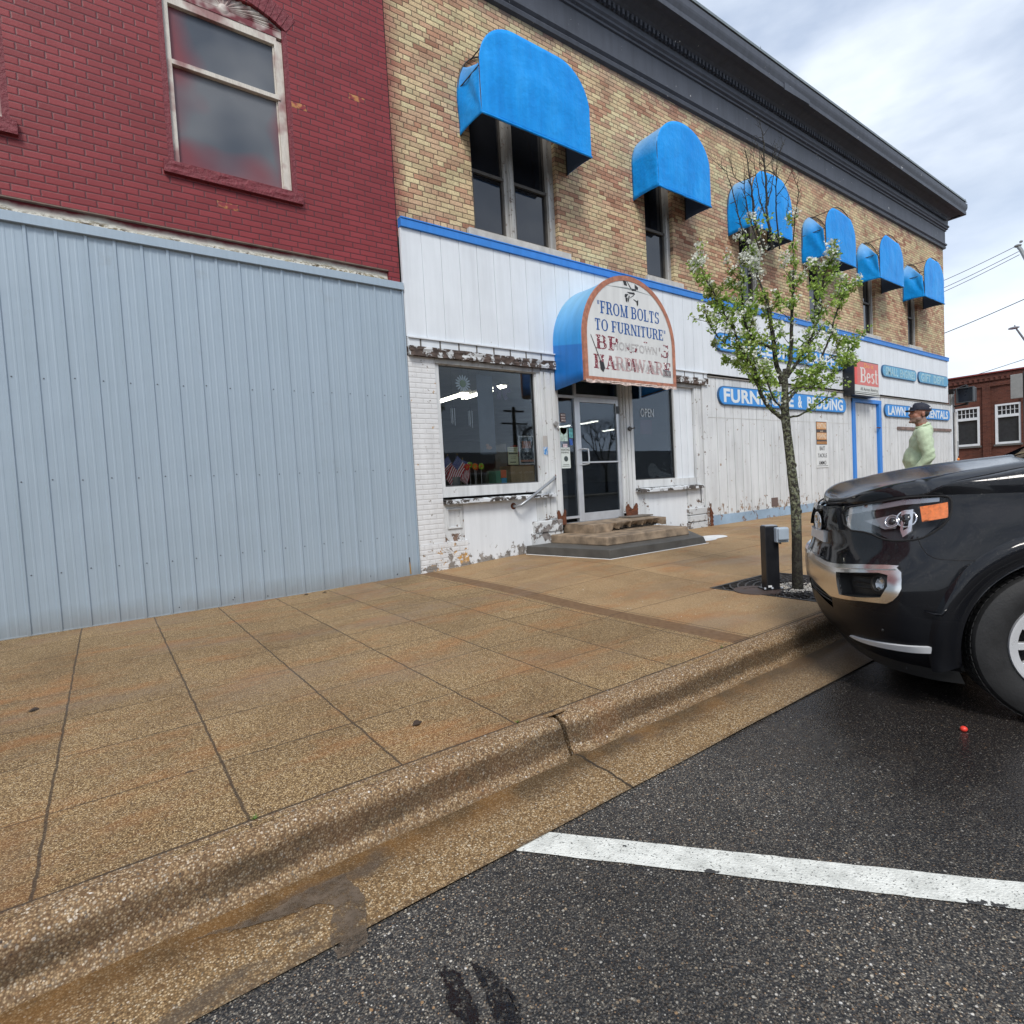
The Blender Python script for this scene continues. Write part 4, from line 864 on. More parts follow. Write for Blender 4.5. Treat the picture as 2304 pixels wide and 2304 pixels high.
# ================================================================== entrance awning sign
ea = thing('entrance_awning', (7.06, 0, 2.69), 'barrel shaped blue entrance awning whose white front reads FROM BOLTS TO FURNITURE', 'awning')
ex0, ex1, ezb, ezs, edep = 5.985, 8.13, 2.70, 3.36, .76
EP = [(ex0,ezb),(ex0,3.0),(ex0,ezs)]+[(7.0575-1.0725*math.cos(math.pi*i/28), ezs+1.035*math.sin(math.pi*i/28)) for i in range(1,28)]+[(ex1,ezs),(ex1,3.0),(ex1,ezb)]
def eshell(u, v):
    i = u*(len(EP)-1); k = min(int(i), len(EP)-2); f = i-k; x = EP[k][0]+(EP[k+1][0]-EP[k][0])*f; z = EP[k][1]+(EP[k+1][1]-EP[k][1])*f
    s_ = .02*math.sin(math.pi*v)*math.sin(math.pi*u); dz = -.06*(1-v) if u in (0,1) else 0
    return (x, -.0-edep*v, z+dz-s_)
g = G('faded blue awning canvas'); q = g.sep(); n = g.noise(2.2, 4, .6); st = g.noise(1, 4, .6, g.scale(g.P(), (1.2,8,1.2)))
k_ = g.mr(g.M('ADD', q[2], g.M('MULTIPLY', g.M('SUBTRACT', n, .5), .25)), 3.35, 4.05)
c = g.mix(g.mr(g.M('ADD', q[2], g.M('MULTIPLY', q[1], -.18)), 3.36, 3.38), (.008,.16,.52), g.mix(k_, (.018,.27,.66), (.16,.40,.62))); c = g.mix(1, c, g.ramp(st, [(.3,.85),(.65,1.08)]), 'MULTIPLY')
VE = g.bsdf(c, .4, 0, .5, g.bump(n, .2, .04))
mb = MB(); mb.grid(eshell, 60, 8); so_ = mb.build('canopy', VE, ea, smooth='all'); md = so_.modifiers.new('s', 'SOLIDIFY'); md.thickness = .005
TERRA = simple('faded terracotta border', (.42,.17,.105), .65, var=.35, sc_=14); SWH = mat_paint('off white sign face', (.66,.67,.66), .05, (.3,.3,.3), 8, grime=.16, rough=.45)
def inner(off):
    R_ = 1.0725-off; return [(ex0+off,ezb+off*.8),(ex0+off,ezs)]+[(7.0575-R_*math.cos(math.pi*i/28), ezs+(1.035-off)*math.sin(math.pi*i/28)) for i in range(1,28)]+[(ex1-off,ezs),(ex1-off,ezb+off*.8)]
mb = MB(); mb.xz(inner(.05), -edep-.006, -edep-.001); mb.build('sign_face', SWH, ea)
mb = MB(); O_, I_ = inner(-.006), inner(.07); n = len(O_); o = 0
for a, b_ in zip(O_, I_): mb.v += [(a[0],-edep-.016,a[1]),(b_[0],-edep-.012,b_[1])]
for i in range(n): j = (i+1) % n; mb.f.append((2*i,2*j,2*j+1,2*i+1))
for i, (a, b_) in enumerate(zip(O_, O_[1:]+O_[:1])): mb.add([(a[0],-edep-.016,a[1]),(b_[0],-edep-.016,b_[1]),(b_[0],-edep+.03,b_[1]),(a[0],-edep+.03,a[1])], [(0,1,2,3)])
mb.build('sign_border', TERRA, ea, smooth=30)
mb = MB(); nx = 60; mb.grid(lambda u, v_: (ex0+(ex1-ex0)*u, -edep-.02-.012*noise.noise(Vector((u*20,v_*2,0))), ezb+.008-(.045+.03*noise.noise(Vector((u*11,5,0))))*v_), nx, 3); mb.build('torn_hem', simple('torn backing', (.62,.50,.45), .7, var=.5, sc_=20), ea)
ys_ = -edep-.0065
BTXT = simple('blue sign lettering', (.012,.085,.30), .5, var=.25, sc_=30)
serif('"FROM BOLTS', 6.30, 7.76, 3.735, 3.925, ys_, BTXT, 'lettering', ea)
serif('TO FURNITURE"', 6.235, 7.915, 3.47, 3.645, ys_, BTXT, 'lettering', ea)
MAR = mat_paint('flaking maroon lettering', (.20,.022,.04), .70, (.50,.48,.46), 30, grime=.2)
def frag(x, z): return x < 6.66 or x > 7.84 or (noise.noise(Vector((x*9, z*11, 3))) > .22)
serif('BR O N S', 6.24, 7.98, 3.185, 3.40, ys_, MAR, 'lettering', ea, cut=frag)
serif('HA DWARE', 6.18, 8.02, 2.885, 3.10, ys_, MAR, 'lettering', ea, cut=frag)
GH = simple('ghost grey lettering', (.36,.32,.33), .6, var=.35, sc_=40)
PNK = simple('washed out pink lettering', (.50,.36,.36), .6, var=.3, sc_=30)
serif('HARDWARE', 6.20, 8.00, 2.885, 3.10, ys_+.0008, PNK, 'lettering', ea)
sans('HOMETOWN', 6.62, 7.66, 3.205, 3.335, ys_-.0045, GH, 'lettering', ea, bold=-.002, outline=.012)
sans("'", 7.72, 7.745, 3.28, 3.34, ys_-.0045, GH, 'lettering', ea, bold=0)
sans('HARDWARE', 6.60, 7.70, 2.91, 3.03, ys_-.0045, GH, 'lettering', ea, bold=-.002, outline=.012)
INK = simple('black sign ink', (.02,.02,.022), .6)
pol = [[(6.50,4.178),(7.0,4.22),(7.6,4.178),(7.0,4.196)], ]
mb = flat_mb(pol, lambda a, b_, d: (a, ys_+d, b_)); mb.build('emblem_wing', simple('grey ink', (.22,.25,.25), .6), ea)
pol = [[(6.90,4.33),(6.98,4.31),(7.00,4.245),(6.93,4.25)],[(6.99,4.32),(7.01,4.31),(7.10,4.22),(7.08,4.21)],[(7.10,4.22),(7.22,4.225),(7.20,4.195),(7.11,4.185)],[(7.18,4.30),(7.26,4.26),(7.25,4.22),(7.18,4.235)],[(6.99,4.15),(7.16,4.165),(7.18,4.135),(7.05,4.13)],
 [(6.94,4.11),(7.02,4.12),(6.96,4.05),(6.93,4.07)],[(6.95,4.055),(7.0,4.06),(6.985,3.985),(6.955,4.0)],[(7.0,4.02),(7.03,4.10),(7.05,4.09),(7.015,3.99)],[(7.045,4.055),(7.06,4.07),(7.15,4.13),(7.155,4.115)],[(7.14,4.06),(7.22,4.03),(7.215,4.015),(7.14,4.045)],[(7.20,4.03),(7.25,4.06),(7.245,3.98),(7.22,3.955)]]
mb = flat_mb(pol, lambda a, b_, d: (a, ys_-.0015+d, b_)); mb.build('emblem', INK, ea)
mb = flat_mb([[(6.13,3.385),(6.14,3.385),(6.34,2.98),(6.325,2.975)],[(6.30,2.995),(6.385,2.985),(6.41,2.90),(6.37,2.835),(6.315,2.88)]], lambda a, b_, d: (a, ys_-.0045+d, b_)); mb.build('shovel', INK, ea)
mb = flat_mb([[(7.955,3.31),(7.965,3.31),(7.905,3.0),(7.89,3.0)],[(7.80,2.985),(8.0,2.965),(8.0,2.95),(7.80,2.965)]]+[[(7.805+.02*i,2.965),(7.812+.02*i,2.965),(7.80+.023*i,2.86),(7.79+.023*i,2.86)] for i in range(10)], lambda a, b_, d: (a, ys_-.0045+d, b_)); mb.build('rake', simple('faded grey ink', (.20,.20,.22), .6), ea)
mb = MB()
for x in (ex0+.02, ex1-.02): mb.tube([(x,-.02,ezb-.04),(x,-edep+.01,ezb+.02)], .012, 6)
mb.tube([(ex0+.02,-edep+.012,ezb+.02),(ex1-.02,-edep+.012,ezb+.02)], .012, 6); mb.build('frame', HOOP, ea)
# ================================================================== board signs
SBL = mat_paint('sign blue', (.035,.26,.68), .15, (.3,.45,.6), 9, grime=.12); SBF = mat_paint('faded sign blue', (.12,.36,.56), .45, (.22,.45,.58), 9, grime=.2); SEDG = simple('dark blue sign edge', (.03,.10,.22), .6); LWH = mat_paint('white sign lettering', (.66,.72,.76), .25, (.25,.40,.62), 16, grime=.1)
LFA = mat_paint('ghost pale lettering', (.32,.52,.60), .6, (.16,.40,.56), 14, grime=.2)
def pill(x0, x1, z0, z1, label, name, txt, blue, ltr, words, ins=.05):
    t = thing(name, ((x0+x1)/2,-.06,z0), label, 'sign', 'rounded blue board signs on the white siding'); r = (z1-z0)/2
    def sh(o_):
        P = []
        for cx, s0 in ((x1-r, -90), (x0+r, 90)): P += [(cx+(r-o_)*math.cos(rad(s0+180*i/12)), (z0+z1)/2+(r-o_)*math.sin(rad(s0+180*i/12))) for i in range(13)]
        return P
    mb = MB(); mb.xz(sh(0), -.105, -.064); mb.build('board_edge', SEDG, t)
    mb = MB(); mb.xz(sh(.018), -.109, -.1052); mb.build('board_face', blue, t)
    for w_, a, b_ in words: sans(w_, a, b_, z0+ins, z1-ins, -.1092, ltr, 'lettering', t, bold=.035)
pill(10.35, 16.10, 3.71, 4.09, 'long blue board reading LINOLEUM & CARPET above the furniture board, half behind the tree', 'shop_sign', '', SBL, LWH, [('LINOLEUM', 10.60, 13.35), ('&', 13.6, 13.85), ('CARPET', 14.05, 15.85)])
pill(10.385, 16.15, 2.605, 2.995, 'long blue board reading FURNITURE & BEDDING, behind the tree', 'shop_sign', '', SBL, LWH, [('FURNITURE', 10.56, 13.4), ('&', 13.6, 13.8), ('BEDDING', 14.05, 15.95)])
pill(18.53, 21.13, 3.755, 4.10, 'faded blue board reading SMALL ENGINES beside the red lit sign', 'shop_sign', '', SBF, LFA, [('SMALL', 18.75, 19.65), ('ENGINES', 19.8, 20.98)])
pill(21.29, 24.0, 3.755, 4.11, 'faded blue board reading GIFT at the upper far end of the siding', 'shop_sign', '', SBF, LFA, [('GIFT', 21.5, 22.35), ('DEPT', 22.6, 23.6)])
pill(18.635, 24.11, 2.595, 2.965, 'blue board reading LAWN EQUIP RENTALS behind the man in the cap', 'shop_sign', '', SBL, LWH, [('LAWN', 18.85, 20.15), ('EQUIP', 20.4, 21.7), ('RENTALS', 21.95, 23.9)])
bs = thing('light_box_sign', (16.85,-.06,3.1), 'red and white light box sign reading Best over the boarded blue door', 'sign')
mb = MB(); mb.box(16.07, 17.60, -.35, -.07, 3.06, 3.975); mb.build('sign_case', BLK, bs, bev=.01)
mb = MB(); mb.box(16.10, 17.57, -.356, -.3505, 3.33, 3.945); mb.build('red_face', simple('sun faded red', (.60,.13,.105), .4, var=.15), bs)
mb = MB(); mb.box(16.105, 16.24, -.3585, -.3562, 3.335, 3.94); mb.build('red_stripe', simple('bright red', (.68,.05,.03), .4), bs)
mb = MB(); mb.box(16.10, 17.57, -.356, -.3505, 3.15, 3.327); mb.box(16.08,17.59,-.375,-.3565,3.105,3.128); mb.box(16.08,17.59,-.372,-.3565,3.06,3.08); mb.build('white_face', simple('off white face', (.58,.60,.57), .4), bs)
BW = simple('cream lettering', (.70,.66,.62), .5)
serif('Best', 16.42, 17.52, 3.40, 3.80, -.3568, BW, 'lettering', bs, gap=.03)
sans('Do it', 16.68, 17.25, 3.80, 3.915, -.3568, simple('orange yellow lettering', (.75,.36,.08), .5), 'lettering', bs, bold=.01)
sans('All Across America', 16.42, 17.50, 3.185, 3.275, -.3568, INK, 'lettering', bs, bold=-.005)
mb = MB(); mb.box(16.0,16.07,-.22,-.20,3.52,3.54); mb.build('side_bolt', STEEL, bs)
bt = thing('bait_sign', (14.82,-.065,1.19), 'narrow upright sign of orange and white panels reading BAIT TACKLE AMMO', 'sign')
mb = MB(); mb.box(14.50,15.13,-.078,-.066,1.195,2.40); mb.build('backing', simple('white sign sheet', (.66,.68,.68), .5, var=.08), bt)
mb = MB(); mb.box(14.515,15.07,-.082,-.0782,1.775,2.352); mb.build('dark_panel', simple('dark brown sign panel', (.05,.035,.03), .5), bt)
ORG = simple('orange sign panel', (.62,.28,.075), .5, var=.2, sc_=20); mb = MB(); mb.box(14.54,15.05,-.085,-.0822,2.16,2.335); mb.box(14.54,15.05,-.085,-.0822,1.90,2.075); mb.box(14.54,15.05,-.085,-.0822,1.79,1.85); mb.build('orange_panel', ORG, bt)
CRM = simple('cream sign ink', (.66,.55,.42), .5)
sans('HUNTING', 14.56, 15.03, 2.18, 2.32, -.0852, CRM, 'lettering', bt); sans('and', 14.72, 14.86, 2.09, 2.14, -.0825, CRM, 'lettering', bt, bold=0); sans('FISHING', 14.56, 15.03, 1.92, 2.06, -.0852, CRM, 'lettering', bt); sans('LICENSES', 14.56, 15.03, 1.80, 1.84, -.0852, INK, 'lettering', bt, bold=0)
for w_, a, b_, z in (('BAIT',14.68,14.95,1.63),('TACKLE',14.58,15.05,1.45),('AMMO',14.62,15.0,1.265)): sans(w_, a, b_, z, z+.10, -.0782, INK, 'lettering', bt, bold=.01)
mb = MB(); mb.box(14.53,15.10,-.0795,-.0782,1.235,1.245); mb.build('rule', INK, bt)
# small vent plate under the siding and wall hardware
mb = MB(); mb.box(12.35,12.62,-.072,-.062,.36,.56); o_ = mb.build('vent_plate', simple('brown vent', (.13,.09,.08), .8)); tag(o_, 'small brown patch plate low on the white siding left of the tree trunk', 'plate')
mb = MB(); mb.lathe([(0,-.10),(.035,-.10),(.045,-.085),(.025,-.06),(.03,-.05)], (5.93,-.02,2.11), 'y', 12); mb.tube([(5.93,-.11,2.11),(6.0,-.14,2.13)], .006, 5); tag(mb.build('wall_light', simple('dull hook metal', (.25,.25,.25), .5), None), 'small round fixture with a stub on the wood pilaster left of the narrow pane', 'fixture')
mb = MB(); mb.lathe([(0,-.10),(.035,-.10),(.045,-.085),(.025,-.06),(.03,-.05)], (7.66,-.02,2.06), 'y', 12); mb.tube([(7.66,-.11,2.06),(7.74,-.15,2.07)], .011, 5); tag(mb.build('wall_light', simple('dark hook metal', (.06,.055,.05), .5), None), 'small dark fixture on the wood pilaster right of the glass door', 'fixture')
mb = MB(); mb.grid(lambda u, v_: (5.67+.085*u, -.075-.004*math.sin(math.pi*u), 1.62+.30*v_), 6, 8)
g = G('thermometer face'); q = g.sep(); TH = g.bsdf(g.mix(g.mr(q[2], 1.74, 1.75), g.mix(g.mr(g.noise(30,3), .4, .6), (.03,.22,.55), (.5,.55,.6)), (.40,.38,.36)), .5)
th = mb.build('thermometer', TH); tag(th, 'worn oval thermometer on the pilaster beside the black poster', 'thermometer')
# ================================================================== steps and handrail
stp = thing('entrance_steps', (6.6,-.8,.05), 'three stacked concrete steps below the glass door, the top slab broken along its edge', 'steps')
mb = MB(); mb.hexa([(5.2,-.1,.02),(5.45,-1.62,.02),(7.55,-1.70,.02),(9.3,-.1,.02)][::1], [(5.2,-.1,.225),(5.45,-1.62,.225),(7.45,-1.68,.215),(8.9,-.1,.215)]); mb.build('lower_step', CONCD, stp, bev=.008)
mb = MB(); mb.hexa([(5.70,-.1,.2155),(5.75,-1.28,.2255),(7.62,-1.30,.2155),(7.80,-.1,.2155)], [(5.70,-.1,.35),(5.75,-1.28,.35),(7.60,-1.29,.35),(7.78,-.1,.35)]); mb.build('middle_step', CONC, stp, bev=.015)
def slab(u, v):       # front face of the top slab with chunks broken out
    x = 6.10+1.75*u; bite = 0
    for a, w_, d_ in ((6.62,.10,.05),(6.95,.26,.085),(7.42,.30,.10),(7.15,.16,.07)):
        bite = max(bite, d_*max(0, 1-abs(x-a)/w_)**.5)
    if bite > 0: bite = max(0, min(.115, bite*(1+1.1*noise.noise(Vector((x*16,2,5)))+.5*noise.noise(Vector((x*45,7,1))))))
    k = .35+.65*(1-v) if v < 1 else 0
    y_ = -.66+bite*(1-v)*1.1+.008*noise.noise(Vector((x*8,v*3,0)))
    return (x, y_, .352+bite*.8*(1-v)+(.478-.352-bite*.8*(1-v))*v)
mb = MB(); mb.grid(slab, 90, 6); mb.grid(lambda u, v: (slab(u,1)[0], slab(u,1)[1]+(-.03-slab(u,1)[1])*v, .478+.012*v+.002*noise.noise(Vector((u*20,v*9,0)))), 90, 8)
mb.add([(6.10,-.66,.352),(6.10,-.66,.478),(6.05,-.03,.49),(6.05,-.03,.352)], [(0,1,2,3)]); mb.add([(7.85,-.66,.352),(7.85,-.66,.478),(7.95,-.03,.49),(7.95,-.03,.352)], [(3,2,1,0)]); mb.build('top_slab', CONC, stp, smooth=45)
mb = MB(); mb.grid(lambda u, v: (6.2+1.55*u, -.52+.06*noise.noise(Vector((u*22,v*5,0))), .352+.10*v), 60, 8); mb.build('broken_core', CONCG, stp)
mb = MB(); mb.box(7.35,7.95,-.30,-.03,.492,.515); mb.build('loose_board', simple('grey weathered board', (.16,.14,.12), .8, var=.4), stp, bev=.003)
for i, (a, b_, nm) in enumerate((((7.45,-1.69),(8.55,-1.25),'a'),)):
    mb = MB(); P = []
    for k in range(26):
        t = 2*math.pi*k/26; rr = 1+.35*noise.noise(Vector((math.cos(t)*1.5,math.sin(t)*1.5,9))); x, y_ = 7.98+.45*rr*math.cos(t), -1.30+.30*rr*math.sin(t); P.append((x, y_, gz(x,y_)+.004))
    mb.add(P, [tuple(range(26))]); tag(mb.build('paint_spill', WPAINT), 'white paint spill on the sidewalk right of the lower step', 'paint spill')
mb = MB(); mb.tube([(5.18,-.12,gz(5.18,-.1)+.003),(5.43,-1.65,gz(5.45,-1.66)+.003),(7.5,-1.73,gz(7.5,-1.7)+.003)], .005, 4); mb.build('painted_edge', WPAINT, stp)
hr = thing('handrail', (5.45,-.1,.8), 'short slanting grey pipe handrail left of the entrance steps', 'handrail')
mb = MB(); mb.tube([(5.05,-.035,.85),(5.04,-.12,.85),(5.08,-.19,.86),(5.20,-.195,.925),(5.74,-.185,1.225),(5.82,-.14,1.262),(5.89,-.05,1.265)], .023, 10); mb.build('pipe', STEEL, hr, smooth=True)
mb = MB(); mb.lathe([(0,-.045),(.03,-.045),(.05,-.036),(.055,-.034)], (5.05,0,.85), 'y', 14); mb.lathe([(0,-.07),(.03,-.07),(.045,-.052)], (5.89,-.0,1.262), 'y', 14); mb.build('flange', RUST, hr, smooth=True)
# ================================================================== window displays
def poster(name, x0, x1, z0, z1, y, mat, label, cat='poster', tilt=0):
    mb = MB(); mb.add([(x0,y,z0),(x1,y,z0+tilt),(x1+tilt*.3,y,z1+tilt),(x0+tilt*.3,y,z1)], [(0,1,2,3)]); 
    P = mb.v; mb2 = MB().prism(P, (0,.002,0)); return tag(mb2.build(name, mat), label, cat)
def lines_mat(name, bgc, ink, sc_z=60, bands=()):
    g = G(name); q = g.sep(); ln = g.mr(g.M('FRACT', g.M('MULTIPLY', q[2], sc_z)), .45, .55); wd = g.mr(g.noise(1, 2, .5, g.scale(g.P(), (90,1,sc_z))), .45, .5)
    c = g.mix(g.M('MULTIPLY', g.M('MULTIPLY', ln, wd), .8), bgc, ink)
    for z0, z1, col in bands: c = g.mix(g.M('MULTIPLY', g.mr(q[2], z0-.002, z0), g.mr(q[2], z1, z1+.002, 1, 0)), c, col)
    return g.bsdf(c, .5)
YP = simple('pale yellow paper', (.62,.62,.40), .6, var=.06)
pa = poster('flyer', 5.05, 5.245, 1.485, 1.755, .036, YP, 'pale yellow flyer taped inside the left shop window beside the black poster')
for i, (t_x, z, h, w_) in enumerate((('GARAGE SALE', 1.715, .016, .15),('Saturday May 4', 1.68, .014, .14),('COMMUNITY', 1.63, .022, .17),('all day long', 1.59, .012, .10),('bring the family', 1.565, .012, .12),('No EARLY', 1.51, .018, .13))):
    pass
mb = MB()
for z, a, b_, h in ((1.725,5.07,5.22,.006),(1.70,5.07,5.20,.006),(1.645,5.065,5.235,.022),(1.60,5.10,5.20,.005),(1.575,5.10,5.19,.005),(1.515,5.08,5.20,.014)):
    x = a
    while x < b_: w_ = random.uniform(.008,.02); mb.box(x, min(b_,x+w_), .0345, .0358, z, z+h); x += w_+.004
mb.build('print', INK, pa)
g = G('black event poster art'); n = g.noise(24, 5, .7); c = g.ramp(n, [(.38,(.02,.025,.03)),(.52,(.07,.09,.10)),(.64,(.30,.34,.33))]); q = g.sep(); c = g.mix(g.M('MULTIPLY', g.mr(q[2], 1.52, 1.53), g.mr(q[2],1.56,1.55)), c, (.45,.22,.14)); PO = g.bsdf(c, .4)
pb = poster('poster', 5.27, 5.575, 1.48, 1.93, .040, simple('white poster border', (.66,.67,.66), .5, var=.05), 'black event poster with a white border and orange picture in the left shop window')
mb = MB(); mb.box(5.29,5.555,.0375,.0398,1.50,1.91); mb.build('poster_art', PO, pb); mb = MB(); mb.box(5.33,5.51,.0355,.0373,1.735,1.845); mb.build('orange_picture', simple('orange brown print', (.45,.20,.12), .5, var=.6, sc_=50), pb)
CB = simple('cardboard', (.42,.31,.18), .8, var=.15)
mb = MB(); mb.box(5.105,5.57,.06,.36,1.19,1.47); tag(mb.build('cardboard_box', CB, bev=.003), 'plain brown cardboard carton standing under the posters', 'box')
mb = MB(); mb.box(4.85,5.06,.10,.3,1.19,1.40); bx = mb.build('seed_box', simple('green carton', (.05,.22,.13), .6)); tag(bx, 'green carton with an orange and blue front beside the brown carton', 'box')
mb = MB(); mb.box(4.94,5.045,.095,.0995,1.29,1.41); mb.build('orange_print', simple('orange print', (.65,.11,.03), .6), bx); mb = MB(); mb.box(4.95,5.04,.094,.0993,1.20,1.285); mb.build('blue_print', simple('blue print', (.04,.30,.55), .6), bx)
mb = MB(); mb.box(3.86,5.60,.05,.75,1.14,1.185); tag(mb.build('display_shelf', simple('dark green shelf', (.015,.06,.05), .5)), 'dark green display shelf along the bottom of the left shop window', 'shelf')
# flags
g = G('stars and stripes cloth'); o3 = g.n('ShaderNodeTexCoord'); uv = g.sep(g.n('ShaderNodeAttribute', attribute_name='fuv').outputs['Vector'])
stv = g.M('GREATER_THAN', g.M('FRACT', g.M('MULTIPLY', uv[1], 6.5)), .5); c = g.mix(stv, (.50,.02,.04), (.70,.68,.66)); can = g.M('MULTIPLY', g.M('LESS_THAN', uv[0], .42), g.M('GREATER_THAN', uv[1], .46))
stars = g.mr(g.vor(1, g.comb(g.M('MULTIPLY', uv[0], 26), g.M('MULTIPLY', uv[1], 17), 0), rnd=.1)[0], .25, .2); c = g.mix(can, c, g.mix(stars, (.03,.05,.22), (.6,.6,.65))); FLG = g.bsdf(c, .7)
def flag(px, py, pz, ang, len_, label, lean):
    t = thing('american_flag', (px,py,1.2), label, 'flag', 'small stick flags in a bucket')
    top = Vector((px+lean, py, pz)); bot = Vector((px, py, 1.2)); mb = MB(); mb.tube([bot, top], .004, 5); mb.build('stick', simple('pale stick', (.45,.36,.22), .6), t); mb = MB(); mb.ell(top, (.007,.007,.012), 6, 5); mb.build('gold_tip', simple('gold tip', (.6,.42,.10), .35, .5), t)
    me = bpy.data.meshes.new('cloth'); V = []; F = []; UV = []; nu, nv = 12, 8
    du = Vector((math.cos(ang), 0, math.sin(ang))); dv = Vector((math.cos(ang+1.45),0,math.sin(ang+1.45))).normalized()
    for i in range(nu+1):
        for j in range(nv+1):
            u, v = i/nu, j/nv; p = top+Vector((0,-.004,-.02))+du*(u*len_)+dv*(v*len_*.62)+Vector((0, -.018*math.sin(u*9+v*2)*u-.01*u, -.05*u*u)); V.append(tuple(p)); UV.append((u, 1-v, 0))
    for i in range(nu):
        for j in range(nv): a = i*(nv+1)+j; F.append((a, a+nv+1, a+nv+2, a+1))
    me.from_pydata(V, [], F); at = me.attributes.new('fuv', 'FLOAT_VECTOR', 'POINT')
    for k, q_ in enumerate(UV): at.data[k].vector = q_
    me.materials.append(FLG); o_ = bpy.data.objects.new('cloth', me); COL.objects.link(o_); o_.parent = t; o_.location = -Vector(t.location)
    for pl in me.polygons: pl.use_smooth = True
flag(4.20,.12,1.66,-2.25,.36,'frontmost stick flag in the bucket, its starry corner uppermost',.0)
flag(4.10,.17,1.66,-2.5,.30,'stick flag drooping leftmost in the bucket',-.03)
flag(4.26,.16,1.60,-1.9,.26,'stick flag drooping rightmost in the bucket, towards the pinwheels',.05)
mb = MB(); mb.lathe([(.0,1.19),(.075,1.19),(.095,1.32),(.098,1.33),(.088,1.32),(.07,1.2)], (4.15,.16,0), 'z', 16); tag(mb.build('bucket', STEEL, smooth=True), 'grey metal bucket holding the small flags', 'bucket')
def pinwheel(x, z, c1, c2, label, y_=.12):
    t = thing('pinwheel', (x,y_,1.2), label, 'pinwheel', 'toy flower pinwheels in the window'); mb = MB(); mb.tube([(x,y_,1.2),(x,y_,z)], .003, 5); mb.build('stick', simple('white stick', (.7,.7,.7), .5), t)
    mb = MB()
    for k in range(8):
        a = k*math.pi/4; c_, s_ = math.cos(a), math.sin(a); mb.ell((x+.033*c_, y_-.012, z+.033*s_), (.017,.006,.017), 8, 5)
    mb.build('petals', simple('petal '+str(c1), c1, .4), t); mb = MB(); mb.ell((x,y_-.018,z), (.017,.008,.017), 8, 6); mb.build('hub', simple('hub '+str(c2), c2, .4), t)
GRN, ORA, RED_ = (.30,.50,.02), (.75,.20,.01), (.65,.04,.02)
pinwheel(4.345,1.47,RED_,ORA,'red pinwheel against the flags'); pinwheel(4.42,1.50,GRN,ORA,'green pinwheel behind the orange one',.15); pinwheel(4.475,1.475,ORA,GRN,'orange pinwheel in the middle of the row',.10); pinwheel(4.535,1.47,RED_,GRN,'red pinwheel between the orange and the rightmost green one',.16); pinwheel(4.60,1.475,GRN,ORA,'rightmost pinwheel, green with a bright centre')
mb = MB(); mb.box(4.34,4.66,.07,.20,1.187,1.207); tag(mb.build('pinwheel_stand', simple('white stand', (.68,.70,.70), .5)), 'white base strip holding the pinwheels', 'stand')
# daisy and dangling ornaments
da = thing('daisy_ornament', (4.33,.06,2.67), 'white daisy ornament with a green centre hanging in the left shop window', 'ornament')
mb = MB()
for k in range(16):
    a = 2*math.pi*k/16; R_ = Matrix.Rotation(-a, 3, 'Y'); mb.ell(Vector((4.325+.088*math.cos(a),.05,2.675+.088*math.sin(a))), (.042,.004,.013), 8, 5, R_)
mb.build('petals', simple('white petals', (.66,.74,.78), .5), da); mb = MB(); mb.lathe([(0,-.012),(.045,-.01),(.052,0)], (4.325,.05,2.675), 'y', 18); mb.build('centre', simple('green centre', (.20,.30,.10), .6), da); mb = MB(); mb.tube([(4.325,.055,2.78),(4.325,.055,2.93)], .002, 4); mb.build('cord', INK, da)
bf = thing('butterfly_ornament', (5.05,.1,2.5), 'dark purple butterfly ornament at the top of the left shop window', 'ornament')
mb = MB()
for s_ in (-1,1): mb.xz([(5.05,2.62),(5.05+s_*.14,2.72),(5.05+s_*.17,2.62),(5.05+s_*.08,2.58),(5.05+s_*.12,2.50),(5.05+s_*.04,2.48)], .1, .104)
mb.build('wings', simple('dark purple wings', (.05,.015,.06), .5), bf); mb = MB(); mb.ell((5.05,.1,2.6), (.012,.012,.09)); mb.build('body', INK, bf)
for i, (x, z, lb) in enumerate(((4.55,2.30,'silver wind chime hanging nearest the fluorescent strips'),(4.25,2.33,'silver wind chime hanging left below the daisy'),(4.74,2.32,'wind chime hanging in the middle of the left shop window'))):
    wc = thing('wind_chime', (x,.25,z), lb, 'wind chime', 'wind chimes in the left shop window'); mb = MB(); mb.lathe([(0,.01),(.04,.0),(.04,-.008)], (x,.25,z+.03), 'z', 12); mb.tube([(x,.25,z+.04),(x,.25,3.0)], .0015, 4); mb.build('disc', DARK, wc)
    mb = MB()
    for k in range(5): a = k*1.256; mb.tube([(x+.03*math.cos(a),.25+.03*math.sin(a),z+.02),(x+.03*math.cos(a),.25+.03*math.sin(a),z-.16-.02*k)], .005, 6)
    mb.build('chime_tube', ALU, wc)
bd = thing('hanging_flag', (4.85,.3,1.9), 'pale grey garden banner with a bird picture hanging in the left shop window', 'banner')
mb = MB(); mb.box(4.66,4.95,.20,.204,1.66,2.86); mb.build('cloth', simple('grey blue banner cloth', (.13,.16,.20), .7, var=.25, sc_=3), bd)
mb = MB(); mb.ell((4.82,.195,1.76), (.055,.004,.03)); mb.ell((4.79,.195,1.80), (.03,.004,.02)); mb.build('bird_picture', simple('pink bird print', (.42,.28,.22), .6), bd)
